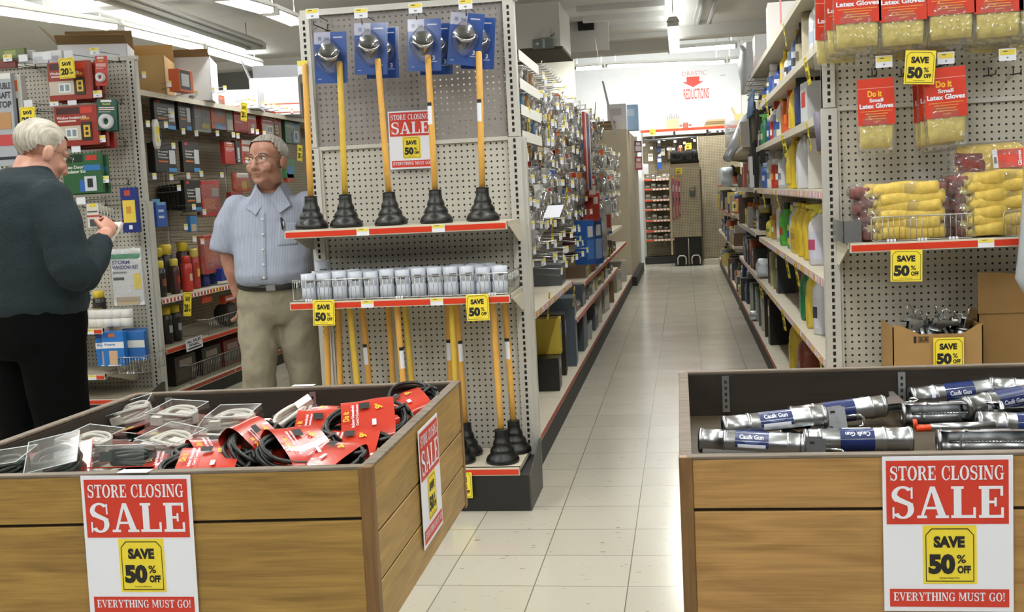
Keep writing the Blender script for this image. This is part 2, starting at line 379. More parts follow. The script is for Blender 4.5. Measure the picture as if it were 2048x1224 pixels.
DUCTW = mat('#eeeeea', .6); TAN = mat('#b9ac8d', .6, 0, .04, 0, 6)
struct('floor', MB().box(-9.5, 5, -3, 21.9, -.1, 0, tile_mat()))
struct('ceiling', MB().box(-9.5, 5, -3, 15.3, 3.3, 3.42, CEIL))
struct('ceiling', MB().box(-9.5, 5, 15.3, 21.9, 4.2, 4.3, CEIL))
struct('trim_1', MB().box(-9.5, 5, 15.3, 15.42, 3.42, 4.2, CEIL))
struct('wall_back', MB().box(-9.5, 5, 21.7, 21.9, 0, 4.2, WALLW))
struct('wall_left', MB().box(-9.5, -9.3, -3, 21.7, 0, 4.2, WALLG))
struct('wall_right', MB().box(4.6, 4.8, -3, 21.7, 0, 4.2, WALLG))
p = AY(1498, 150, 21.3); struct('column', MB().box(p.x-.15, p.x+.15, 21.15, 21.45, 0, 4.2, mat('#cfcfc9', .6)).box(p.x-.19, p.x+.19, 21.1, 21.5, 3.98, 4.08, mat('#cfcfc9', .6)))
# ceiling beams
b_ = MB()
for v in (13, 33, 53, 73, 92):
    y = 1.94*FPX/(373-v); b_.box(-1.04, -.12, y-.06, y+.06, 3.24, 3.3, CEIL)
b_.box(-1.5, -.12, 15.0, 15.3, 3.16, 3.3, CEIL)
struct('ceiling_beam', b_)
struct('ceiling_beam', MB().box(-.02, 3, 13.9, 14.15, 3.17, 3.3, CEIL))
struct('ceiling_beam', MB().box(-9.3, -1.6, 9.4, 9.6, 3.2, 3.3, CEIL).box(-9.3, -1.6, 14.2, 14.4, 3.2, 3.3, CEIL))
# boxed-in soffit over the middle shelving, with the service opening beside it
a, c = AY(1036, 98, 11.5), AY(1121, 95, 11.5)
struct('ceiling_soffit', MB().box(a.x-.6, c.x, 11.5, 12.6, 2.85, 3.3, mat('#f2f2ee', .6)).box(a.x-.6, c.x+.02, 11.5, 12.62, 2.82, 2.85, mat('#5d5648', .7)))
q = AY(1172, 51, 13.0)
struct('ceiling_opening', MB().box(q.x-.09, q.x+.09, 12.95, 13.05, q.z-.05, q.z+.05, mat('#211d18', .8)).box(q.x-.45, q.x+.25, 13.06, 13.12, q.z-.28, 3.3, DUCTW))
p = AY(1086, 87, 11.44); e = thing('emergency_light', 'grey emergency light box on the white ceiling soffit', 'emergency light', (p.x, 11.5, p.z))
g_ = mat('#7f8a86', .4); MB().box(-.11, .11, -.07, 0, -.05, .05, g_).build('housing', e, bevel=.012)
MB().lathe([(.025, 0), (.022, .012)], CHROME, 12).build('lamp_lens', e, (-.055, -.07, 0), (PI/2, 0, 0)); MB().box(-.012, .012, -.078, -.068, -.045, .045, mat('#b9c4c0', .4)).build('strap', e, (.01, 0, 0))
p = AY(1091, 66, 11.46); tag(MB().box(-.045, .045, -.03, 0, -.04, .04, WHITE).tube([(.05, -.01, -.03), (.08, -.02, -.02), (.09, -.02, .0)], .004, BLACK, 6).build('junction_box', loc=(p.x, 11.5, p.z)), 'small white junction box above the emergency light', 'junction box')
p0, p1 = AY(1102, 122, 20), AY(1150, 170, 20)
struct('wall_partition', MB().box(p0.x-1.2, p1.x, 20.0, 20.1, 0, p0.z, mat('#d2cfc2', .7)))
# ---------------------------------------------------------------- fluorescent strips
GLOW = emit('fluorescent_glow', (1, .985, .96), 7); FIXW = mat('#e6e6e2', .45); DULL = mat('#d5d8d6', .35)
def fixture(label, a, b, lit=True, rods=.22, wide=.15, group=None, power=40, up=.45, tilt=0):
    a, b = V(a), V(b); d = b-a; L = d.length; c = (a+b)/2
    t = thing('fluorescent_fixture', label, 'ceiling light', c, (0, -math.asin(d.z/L), math.atan2(d.y, d.x)), group)
    h = MB(); h.prism([(-wide/2, .03), (-wide*.3, .075), (wide*.3, .075), (wide/2, .03), (wide*.48, .02), (-wide*.48, .02)], L, FIXW, 'x', -L/2)
    h.box(-L/2, -L/2+.03, -wide*.45, wide*.45, -.02, .03, FIXW); h.box(L/2-.03, L/2, -wide*.45, wide*.45, -.02, .03, FIXW)
    h.build('housing', t)
    for s in (-1, 1):
        MB().tube([(-L/2+.03, s*wide*.27, -.005), (L/2-.03, s*wide*.27, -.005)], .02, GLOW if lit else DULL, 8).build('tube', t)
        MB().tube([(s*L*.42, 0, .07), (s*L*.42, 0, .07+rods)], .006, STEEL, 6).build('hanger', t)
    if lit:
        for k, (z, e, r) in enumerate(((-.03, power, tilt), (.085, power*up, PI))):
            l = area(0, 0, z, L*.95, .11, e*L/2.2); l.parent = t; l.rotation_euler = (r, 0, 0)
    return t
XL = -5.25
for i, (u0, v0, u1, v1, w) in enumerate([(0, 22, 225, 55, 'nearest'), (233, 58, 398, 96, 'second'), (403, 98, 518, 131, 'third')]):
    A, B = AX(u0, v0, XL), AX(u1, v1, XL)
    if i == 0: A = A+(A-B)*.5
    fixture('lit fluorescent strip over the far left aisle, %s of the three in its row' % w, A, B, rods=max(.05, 3.28-max(A.z, B.z)-.07))
XL = -3.3
for u0, v0, u1, v1, w in [(440, -4, 534, 22, 'the nearer one, cut by the picture top'), (541, 26, 594, 47, 'the farther one, beside the steel upright')]:
    A, B = AX(u0, v0, XL), AX(u1, v1, XL); fixture('lit fluorescent strip above the cartons, '+w, A, B, rods=.18)
A, B = AX(212, -6, -4.3), AX(512, 96, -4.3); fixture('long unlit wrapped fluorescent fixture beside the lit strips at upper left', A, B, False, .15, .24)
A, B = AZ(1346, 48, 3.02), AZ(1349, 104, 3.02); fixture('lit fluorescent strip seen end-on above the middle aisle', A, B, rods=.24, wide=.13, power=46, up=.12)
A, B = AZ(1424, -12, 3.2), AZ(1405, 46, 3.2); fixture('unlit twin-tube fixture on the grey ceiling over the right shelving', A, B, False, .05, .22)
for u0, u1, v0, v1, y, w in [(1336, 1474, 103, 92, 16.2, 'upper one, right of the end-on strip'), (1150, 1208, 138, 134, 19.2, 'lower row, short left piece'), (1212, 1452, 133, 124, 19.2, 'lower row, long middle piece'), (1456, 1490, 123, 121, 19.2, 'lower row, right end piece')]:
    A, B = AY(u0, v0, y), AY(u1, v1, y); fixture('lit fluorescent strip across the white back wall, '+w, A, B, rods=4.13-max(A.z, B.z), wide=.2, power=150 if y > 18 else 80, up=.3, tilt=math.radians(50) if y > 18 else 0)
for _x, _a, _b, _n, _z in ADDED_LIGHT_ROWS:
    for _i in range(_n):
        y = _a+(_b-_a)*_i/max(1, _n-1); fixture('added fluorescent strip, unseen above the picture, brightening the aisles and shelving', V((_x, y-1.1, _z)), V((_x, y+1.1, _z)), rods=.16, power=34, up=.65, group='added fluorescent strips above the picture')
p0, p1 = AY(111, 70, 15), AY(137, 98, 15)
tag(MB().box(p0.x, p1.x, 15, 15.15, p1.z, p0.z, emit('lit_panel_glow', (1, 1, 1), 2.2)).box(p0.x-.03, p1.x+.03, 15.02, 15.17, p1.z-.03, p0.z+.03, FIXW).box(p0.x+.08, p0.x+.1, 15.1, 15.12, p0.z+.02, 3.3, STEEL).box(p1.x-.1, p1.x-.08, 15.1, 15.12, p0.z+.02, 3.3, STEEL).build('lit_panel'), 'small bright lit panel beyond the white carton at upper left', 'light panel')
# ================================================================ steel shelving
PEG_LO = pegboard('pegboard_beige', '#c3bfb5'); PEG_UP = pegboard('pegboard_single_sheet', '#8f8986', True)  # upper sheet's backlit shade is put into its darker colour
PEG_R = pegboard('pegboard_warm_grey', '#bcb7ab'); PEG_S = pegboard('pegboard_side', '#bfb49c', axes='yz', r=.0055)
UPR = mat('#c8c6bf', .42, .1, .03, 0, 12); DARKSLOT = mat('#17150f', .8); KICK = mat('#1d1b18', .6); DECK = mat('#c7beab', .5, 0, .05, 0, 5); DARKGREY = mat('#4c4a45', .5, .3, .1, 0, 8)
def upright(mb, x0, x1, y, d, z0, z1, slots=True, m=None):
    mb.box(x0, x1, y-.006, y+d, z0, z1, m or UPR)
    if slots:
        c = (x0+x1)/2; z = z0+.02
        while z < z1-.02:
            mb.box(c-.0055, c+.0055, y-.0068, y-.005, z, z+.0165, DARKSLOT); z += PITCH_H
def shelf_part(root, x0, x1, yf, yb, z, tags=(), rail=True, bracket=True, face='y'):
    """shelf with its lipped front and red price rail; tags at fractions of the length"""
    s = MB(); s.box(x0, x1, yf+.004, yb, z-.022, z, DECK); s.box(x0, x1, yf+.002, yf+.02, z-.034, z, CREAM)
    if bracket:
        for x in (x0-.003, x1+.001): s.prism([(yf+.05, z-.022), (yb, z-.022), (yb, z-.10), (yb-.06, z-.10)], .003, CREAM, 'x', x)
    o = s.build('shelf', root)
    if rail:
        r = MB(); r.box(x0, x1, yf-.004, yf+.002, z-.034, z-.002, CREAM); r.box(x0+.004, x1-.004, yf-.0055, yf-.004, z-.030, z-.007, RAILRED); r.build('price_rail', o)
        for t in tags:
            x = x0+(x1-x0)*t; g = MB(); g.box(x-.028, x+.028, yf-.0075, yf-.006, z-.034, z-.001, PAPER); g.box(x-.026, x+.026, yf-.0083, yf-.0074, z-.016, z-.003, TAGY)
            g.box(x-.015, x+.004, yf-.0088, yf-.0082, z-.008, z-.006, INK); g.build('price_tag', o)
    return o
def endcap(name, label, x0, x1, y, ztop, seam, shelves, grid, lo, up, base=True, depth=.385, upw=.058, right_up=True):
    r = thing(name, label, 'shelving unit', ((x0+x1)/2, y, 0)); off = V(((x0+x1)/2, y, 0))
    L = lambda o: setattr(o, 'location', V(o.location)-off) or o
    for xa in ((x0, x1-upw-.02) if right_up else (x0,)):
        m = MB(); upright(m, xa, xa+upw, y, .05, .0, seam); m.box(xa+upw, xa+upw+.012, y+.002, y+.03, 0, seam, BEIGE)
        m.box(xa+.004, xa+upw-.004, y, y+.045, seam, ztop, UPR); upright(m, xa+.004, xa+upw-.006, y-.001, .05, seam+.003, ztop)
        if xa != x0: m.box(xa+upw+.012, x1, y-.001, y+.05, 0, seam-.004, UPR)
        L(m.build('upright', r))
    h = PITCH_H/2
    for nm, za, zb, pm in (('lower_panel', .15, seam, lo), ('upper_panel', seam, ztop, up)):
        m = MB(); gx, gz = grid[0]-h, grid[1]-h
        m.box(x0+upw-gx, x1-upw-.02-gx, 0, .004 if pm is PEG_UP else .008, za-gz, zb-gz, pm)
        o = m.build(nm, r); o.location = V((gx, y+.012, gz))-off
    L(MB().box(x0+upw, x1-upw-.02, y+.0, y+.02, seam-.012, seam+.006, BEIGE).build('seam_trim', r))
    L(MB().box(x0+.01, x1-.01, y-.004, y+.03, ztop-.002, ztop+.025, UPR).build('top_rail', r))
    if base:
        yf = y-depth; m = MB(); m.box(x0, x1, yf, y-.001, 0, .158, KICK)
        m.prism([(yf, 0), (y, 0), (y, .235), (y-.05, .235), (yf, .15)], .006, DARKGREY, 'x', x1); m.prism([(yf, 0), (y, 0), (y, .235), (y-.05, .235), (yf, .15)], .006, DARKGREY, 'x', x0-.006)
        L(m.build('base', r)); shelf_part(r, x0+.01, x1-.04, yf, y-.008, .192, bracket=False).location = -off
    for z, d, xa, xb, tg in shelves: shelf_part(r, xa, xb, y-d, y-.008, z, tg).location = -off
    return r
endcap('shelving_endcap', 'tall beige pegboard end unit of the middle shelving with plungers', -1.723, -.695, 5.011, 2.225, 1.62,
       [(1.252, .385, -1.715, -.738, (.36, .70)), (.940, .385, -1.714, -.739, (.36, .675))], (-1.672, 1.598), PEG_LO, PEG_UP)
endcap('shelving_endcap', 'tall beige pegboard end unit at right hung with yellow gloves', .558, 1.60, 4.62, 2.35, 1.64,
       [(1.118, .36, .606, 1.56, (.50,))], (.6325, 1.811), PEG_R, PEG_R)
endcap('shelving_endcap', 'far left beige pegboard end unit hung with red insulator kits', -4.53, -3.475, 6.9, 2.36, 1.44,
       [(.648, .40, -4.50, -3.66, (.35, .9)), (.358, .42, -4.50, -3.66, (.35, .9))], (-3.60, 1.40), PEG_R, PEG_R)
RAILD = mat('#a83c28', .5, 0, .5, 0, 40); STRIPW = mat('#d8cfc0', .5)
def run(name, label, xs, xf, y0, y1, ztop, nb, shelves, panel, kick=.11, back='lower'):
    """shelving run along y: spine at xs, shelf edges at xf; shelves = (bay range, z, depth, rail style)"""
    d = 1 if xf > xs else -1; r = thing(name, label, 'shelving unit', (xs, y0, 0)); off = V((xs, y0, 0)); h = PITCH_H/2
    B = (y1-y0)/nb
    for i in range(nb+1):
        m = MB(); yy = y0+B*i; m.box(xs-.03, xs+d*.03 if d > 0 else xs+.03, yy-.02, yy+.02, 0, ztop, UPR); o = m.build('upright', r); o.location = -off
    for i in range(nb):
        m = MB(); m.box(-.004, .004, B*i+.02, B*(i+1)-.02, .1-1.4, ztop-1.4, panel); o = m.build('back_panel', r); o.location = V((xs+d*.032, y0, 1.4))-off
    m = MB(); xa, xb = sorted((xs, xf)); m.box(xa, xb, y0, y1, 0, kick, KICK); o = m.build('kick_base', r); o.location = -off
    for i in range(nb):
        m = MB(); m.box(xa, xb, y0+B*i+.003, y0+B*(i+1)-.003, kick+.001, kick+.035, DECK); o = m.build('base_deck', r); o.location = -off
        q = MB(); x = xf+d*.004; q.box(min(xf, x), max(xf, x), y0+B*i+.003, y0+B*(i+1)-.003, kick, kick+.036, CREAM); x2 = x+d*.0015
        q.box(min(x, x2), max(x, x2), y0+B*i+.01, y0+B*(i+1)-.01, kick+.006, kick+.03, RAILD); q.build('price_rail', o)
    for i0, f0, f1, z, dep, style in shelves:
        ya, yb = y0+B*i0+B*f0, y0+B*i0+B*f1; xe = xs+d*dep; xa, xb = sorted((xs+d*.04, xe))
        m = MB(); m.box(xa, xb, ya, yb, z-.02, z, DECK); m.prism([(xs+d*.04, z-.09), (xs+d*.04, z-.02), (xe-d*.06, z-.02)], .004, CREAM, 'y', ya); m.prism([(xs+d*.04, z-.09), (xs+d*.04, z-.02), (xe-d*.06, z-.02)], .004, CREAM, 'y', yb-.004)
        o = m.build('shelf', r); o.location = -off; q = MB(); x = xe+d*.004
        q.box(min(xe, x), max(xe, x), ya, yb, z-.036, z+.001, CREAM)
        if style:
            x2 = x+d*.0015; q.box(min(x, x2), max(x, x2), ya+.006, yb-.006, z-.031, z-.006, RAILRED if style == 1 else RAILD)
            k = ya+.03
            while style == 2 and k < yb-.05:
                x3 = x2+d*.001; q.box(min(x2, x3), max(x2, x3), k, k+.022, z-.031, z-.006, PAPER if random.random() < .7 else TAGY); k += .055
        q.build('price_rail', o)
    return r
# ================================================================ the two wooden dump bins
WOOD_L = wood('oak_plywood_worn', '#7d5f2d', '#a98643', 'X'); WOOD_LS = wood('oak_plywood_worn_side', '#876a36', '#b18f4d', 'Y')
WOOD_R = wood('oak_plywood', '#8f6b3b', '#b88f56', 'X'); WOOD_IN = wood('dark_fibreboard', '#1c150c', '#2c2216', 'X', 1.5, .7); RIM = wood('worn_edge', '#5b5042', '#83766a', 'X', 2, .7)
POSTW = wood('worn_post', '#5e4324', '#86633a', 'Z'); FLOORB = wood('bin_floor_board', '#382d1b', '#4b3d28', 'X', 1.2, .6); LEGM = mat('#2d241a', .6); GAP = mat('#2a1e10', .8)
def dump_bin(label, c, wood_f, wood_s, rim=.88, zb=.55, zf=.765):
    """c: outer corners front-left, front-right, back-right, back-left at rim height"""
    o3 = V((c[0].x, c[0].y, 0)); Wd = (c[1]-c[0]).length; D = (c[3]-c[0]).length; t = .024
    r = thing('dump_bin', label, 'bin', o3)
    def part(mb, name, parent=r, bevel=.0015):
        vs = []
        for x, y, z in mb.v:
            a, b = x/Wd, y/D; p = c[0]*(1-a)*(1-b)+c[1]*a*(1-b)+c[2]*a*b+c[3]*(1-a)*b; vs.append((p.x-o3.x, p.y-o3.y, z))
        mb.v = vs; return mb.build(name, parent, bevel=bevel)
    gf, gs1, gs2 = .782, .748, .655
    m = MB()
    for za, zc in ((gf+.003, rim-.006), (zb, gf-.003)): m.box(t, Wd-t, .002, t-.004, za, zc, wood_f)
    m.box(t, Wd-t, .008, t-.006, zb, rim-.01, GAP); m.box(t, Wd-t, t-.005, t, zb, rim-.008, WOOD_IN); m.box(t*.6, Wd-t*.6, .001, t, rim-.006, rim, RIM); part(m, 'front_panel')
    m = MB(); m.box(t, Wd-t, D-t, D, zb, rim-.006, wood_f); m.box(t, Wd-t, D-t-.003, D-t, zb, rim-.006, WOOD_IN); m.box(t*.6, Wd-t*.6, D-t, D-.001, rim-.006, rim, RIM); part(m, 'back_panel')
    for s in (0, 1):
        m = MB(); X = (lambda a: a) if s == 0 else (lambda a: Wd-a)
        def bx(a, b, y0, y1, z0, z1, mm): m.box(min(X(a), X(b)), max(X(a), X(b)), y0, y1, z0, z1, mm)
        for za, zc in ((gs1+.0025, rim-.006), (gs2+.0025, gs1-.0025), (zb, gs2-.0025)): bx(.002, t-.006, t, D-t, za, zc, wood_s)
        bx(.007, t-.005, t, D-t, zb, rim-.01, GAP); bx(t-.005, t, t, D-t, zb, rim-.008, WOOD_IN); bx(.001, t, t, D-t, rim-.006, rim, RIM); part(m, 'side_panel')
    for x in (0, Wd-t):
        for y in (0, D-t): m = MB(); m.box(x, x+t, y, y+t, zb-.01, rim-.001, POSTW); part(m, 'corner_post')
    for y, xi in ((.05, .05), (D-.36, .26)):
        for x in (xi, Wd-.06-xi): m = MB(); m.box(x, x+.06, y, y+.06, 0, zb, LEGM); part(m, 'leg')
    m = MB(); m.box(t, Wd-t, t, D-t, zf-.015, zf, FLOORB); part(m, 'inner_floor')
    m = MB(); m.box(.03, Wd-.03, .03, D-.03, zb, zb+.015, LEGM); part(m, 'bottom_board')
    for x in (.12*Wd if Wd > .9 else .09, .56*Wd if Wd > .9 else Wd-.11):
        m = MB(); m.box(x-.009, x+.009, D-t-.008, D-t-.003, zf+.01, rim-.012, STEEL); z = zf+.02
        while z < rim-.02: m.box(x-.003, x+.003, D-t-.0085, D-t-.0075, z, z+.008, DARKSLOT); z += .016
        part(m, 'slotted_strip', bevel=0)
    return r
RIMZ = .88
def cz(u, v): p = AZ(u, v, RIMZ); p.z = 0; return p
LBc = [cz(-200, 958), cz(742, 933), cz(922, 760), cz(270, 785)]
LBc[3] = LBc[2]+(LBc[3]-LBc[2])*1.0; LBc[0] = LBc[1]+(LBc[0]-LBc[1]).normalized()*.93
dump_bin('worn oak plywood dump bin at left, heaped with extension cord packs', LBc, WOOD_L, WOOD_LS)
RBc = [cz(1357, 914), cz(1357, 914)+V((.99, .004, 0)), cz(1357, 742)+V((.99, .004, 0)), cz(1357, 742)]
dump_bin('light oak dump bin at right holding a few silver caulk guns', RBc, WOOD_R, WOOD_R)
def on_front(c, u, v, off=-.003):
    """point on a bin's front face under pixel u,v"""
    n = (c[1]-c[0]).cross(V((0, 0, 1))).normalized(); r = ray(u, v); k = ((c[0]-E0).dot(n))/r.dot(n); return E0+r*k+n*abs(off)*(1 if n.y < 0 else -1)
def yaw_of(c): d = c[1]-c[0]; return math.atan2(d.y, d.x)
p = on_front(RBc, 1893, 911); sale_sign('sale_sign', 'store closing sale paper sign taped to the front of the right bin', .215, p, (0, 0, yaw_of(RBc)))
p = on_front(LBc, 271, 950); sale_sign('sale_sign', 'store closing sale paper sign taped to the front of the left bin', .212, p, (0, math.radians(.9), yaw_of(LBc)))
# the sign on the left bin's right-hand side
d = LBc[2]-LBc[1]; n = V((d.y, -d.x, 0)).normalized()
def on_side(u, v):
    r = ray(u, v); k = (LBc[1]-E0).dot(n)/r.dot(n); return E0+r*k+n*.004
p = (on_side(830, 868)+on_side(872, 822))/2; p.z = on_side(851, 845).z
sale_sign('sale_sign', 'store closing sale sign curling off the side of the left bin', .205, p, (0, 0, math.atan2(d.y, d.x)))
p = AY(922, 936, 4.626); save_card('save_card', 'yellow save card on the base shelf edge, half hidden by the left bin', .098, .112, loc=(p.x, 4.612, .176), rot=(math.radians(-3), 0, 0))
# staples and tape on the rims
tag(MB().box(-.03, .03, -.012, .014, 0, .0008, mat('#dfe0e6', .3)).build('tape_strip', loc=V((on_front(LBc, 265, 945).x, on_front(LBc, 265, 945).y+.012, RIMZ+.0005))), 'short strip of clear tape over the front rim of the left bin', 'tape')
tag(MB().box(-.03, .03, -.012, .014, 0, .0008, mat('#cfd0d6', .3)).build('tape_strip', loc=AZ(607, 771, RIMZ+.0005)), 'short strip of tape on the back rim of the left bin', 'tape')
# ---------------------------------------------------------------- caulk guns
ALU = mat('#b4b7ba', .30, 1, 0, .05, 60); ALU2 = mat('#9a9da0', .3, 1); NAVY = mat('#1c2d63', .35); ORANGE = mat('#e2491c', .4)
def make_gun(openside=False):
    t = thing('caulk_gun', '', 'caulk gun'); L, R = .215, .0265
    m = MB(); N = 16; ribs = [(-L/2, 1.06), (-L/2+.006, 1.06), (-L/2+.007, 1), (-.058, 1), (-.056, 1.06), (-.050, 1.06), (-.048, 1), (L/2-.03, 1), (L/2-.028, 1.05), (L/2-.022, 1.05), (L/2-.02, 1), (L/2, 1)]
    a0, a1 = math.radians(-38), math.radians(218)
    for q in (1, .94):
        rs = []
        for x, k in ribs: rs.append([(x, R*q*k*math.cos(a0+(a1-a0)*i/N), R*q*k*math.sin(a0+(a1-a0)*i/N)) for i in range(N+1)])
        n = N+1; vs = [p for r_ in rs for p in r_]; fs = []
        for j in range(len(rs)-1):
            for i in range(N): fs.append((j*n+i, j*n+i+1, (j+1)*n+i+1, (j+1)*n+i))
        m.add(vs, fs, ALU, True)
    m.build('barrel', t)
    m = MB(); m.rings([[(x, r_*math.cos(2*PI*i/18), r_*math.sin(2*PI*i/18)) for i in range(18)] for x, r_ in ((L/2, R*.98), (L/2+.006, R*1.04), (L/2+.012, R*.9))], ALU)
    for a in (.6, 2.0, 3.6, 5.0): m.box(L/2+.0105, L/2+.0127, R*.5*math.cos(a)-.003, R*.5*math.cos(a)+.003, R*.5*math.sin(a)-.003, R*.5*math.sin(a)+.003, DARKSLOT)
    m.build('end_cap', t)
    m = MB(); m.rings([[(x, r_*math.cos(2*PI*i/18), r_*math.sin(2*PI*i/18)) for i in range(18)] for x, r_ in ((-L/2-.004, R*.55), (-L/2-.003, R*1.02), (-L/2+.003, R*1.05), (-L/2+.004, R*.6))], ALU2, cap=False); m.build('front_ring', t)
    m = MB(); m.tube([(-L/2+.02, 0, -.004), (L/2+.06, 0, -.004)], .0032, CHROME, 8); x = -L/2+.04
    while x < L/2: m.box(x, x+.003, -.0035, .0035, -.0095, -.006, CHROME); x += .007
    m.tube([(L/2+.06, 0, -.004), (L/2+.085, 0, -.004), (L/2+.093, 0, -.012), (L/2+.09, 0, -.028), (L/2+.08, 0, -.03)], .0032, CHROME, 8); m.build('plunger_rod', t)
    m = MB()
    for y in (-.009, .009): m.prism([(L/2-.002, .02), (L/2+.045, .022), (L/2+.052, .0), (L/2+.054, -.075), (L/2+.044, -.078), (L/2+.034, -.04), (L/2+.018, -.022), (L/2-.002, -.02)], .002, ALU, 'y', y-.001)
    m.box(L/2+.046, L/2+.053, -.009, .009, -.077, .018, ALU); m.box(L/2+.02, L/2+.03, -.0104, -.0098, .006, .011, DARKSLOT); m.build('handle', t)
    m = MB(); m.prism([(L/2+.012, -.015), (L/2+.022, -.018), (L/2-.004, -.06), (L/2-.022, -.078), (L/2-.03, -.076), (L/2-.012, -.054)], .012, ALU2, 'y', -.006); m.build('trigger', t)
    m = MB(); rs = []; N = 14; R2 = R*1.015
    def strip(x0, x1, a, b, mm, k):
        vs = []; nn = 10
        for i in range(nn+1):
            w = math.radians(a+(b-a)*i/nn); vs += [(x0, R2*k*math.cos(w), R2*k*math.sin(w)), (x1, R2*k*math.cos(w), R2*k*math.sin(w))]
        m.add(vs, [(2*i, 2*i+2, 2*i+3, 2*i+1) for i in range(nn)], mm, True)
    strip(-.03, .042, -20, 200, NAVY, 1); strip(-.024, .036, 206-22, 200, PAPER, 1.005); strip(-.066, -.048, 120, 160, PAPER, 1.01)
    # 'Caulk Gun' wrapped round the camera-side of the barrel
    vs, fs = _text_mesh('Caulk Gun', .03); w = lambda a, b: (-.021+.052*a, R2*1.012*math.cos(math.radians(150-22*b)), R2*1.012*math.sin(math.radians(150-22*b)))
    w = lambda a, b: (-.021+.052*a, R2*1.012*math.cos(math.radians(160-24*b)), R2*1.012*math.sin(math.radians(160-24*b)))
    m.add([w(a, b) for a, b in vs], fs, PAPER)
    for k in range(3): strip(-.016+.004*k, .026-.003*k, 166+5*k, 168+5*k, mat('#8a99c4', .5), 1.008)
    m.build('label', t)
    return t
gun = Proto(make_gun)
def gun_at(u, v, z, yaw, pitch, roll, label, group=None):
    # barrel axis is local x; roll turns the label towards the viewer
    e = (Matrix.Rotation(math.radians(yaw), 3, 'Z') @ Matrix.Rotation(math.radians(pitch), 3, 'Y') @ Matrix.Rotation(math.radians(roll), 3, 'X')).to_euler()
    return gun(AZ(u, v, z), e, label, group)
gun_at(1545, 846, .826, 8, -4, -16, 'silver caulk gun with blue label, handle pointing down, upper of two at left')
gun_at(1500, 886, .792, -9, 2, -10, 'silver caulk gun with blue label against the front rim of the right bin')
gun_at(1672, 824, .800, 7, -5, 95, 'silver caulk gun lying on its side behind the two labelled ones')
gun_at(1718, 880, .792, 180, 0, 255, 'silver caulk gun lying open side up, ring end facing right')
gun_at(1910, 786, .815, 8, -4, 20, 'silver caulk gun with white price label, back of the right-hand heap')
gun_at(1900, 826, .795, 1, 0, 258, 'silver caulk gun lying open side up with ring end facing left')
gun_at(1985, 884, .793, -2, 0, 252, 'open-topped silver caulk gun along the front rim, showing its notched rod')
gun_at(2010, 800, .815, 22, -5, 30, 'silver caulk gun slanting across the right-hand heap')
gun_at(2060, 850, .795, -3, 2, 100, 'silver caulk gun half out of the picture at the right edge')
gun_at(2075, 780, .82, -12, 3, 40, 'silver caulk gun at the far right back of the bin')
m = MB(); m.tube([(-.02, 0, 0), (.02, 0, 0)], .008, ORANGE, 10); m.tube([(-.02, 0, 0), (-.022, 0, .02)], .005, ORANGE, 8)
o = m.build('nozzle_cap'); o.location = AZ(1850, 856, .80); o.rotation_euler = (0, 0, .1); tag(o, 'orange plastic clip hanging from a caulk gun', 'clip')
m = MB(); m.tube([(-.02, 0, 0), (.115, 0, .002)], [.0095, .0105], ALU, 12); m.tube([(-.02, 0, 0), (-.026, 0, 0)], [.0095, .004], ALU, 12)
o = m.build('caulk_gun_grip', loc=AZ(1880, 855, .80)); tag(o, 'slim silver tube handle beside the orange clip', 'handle')
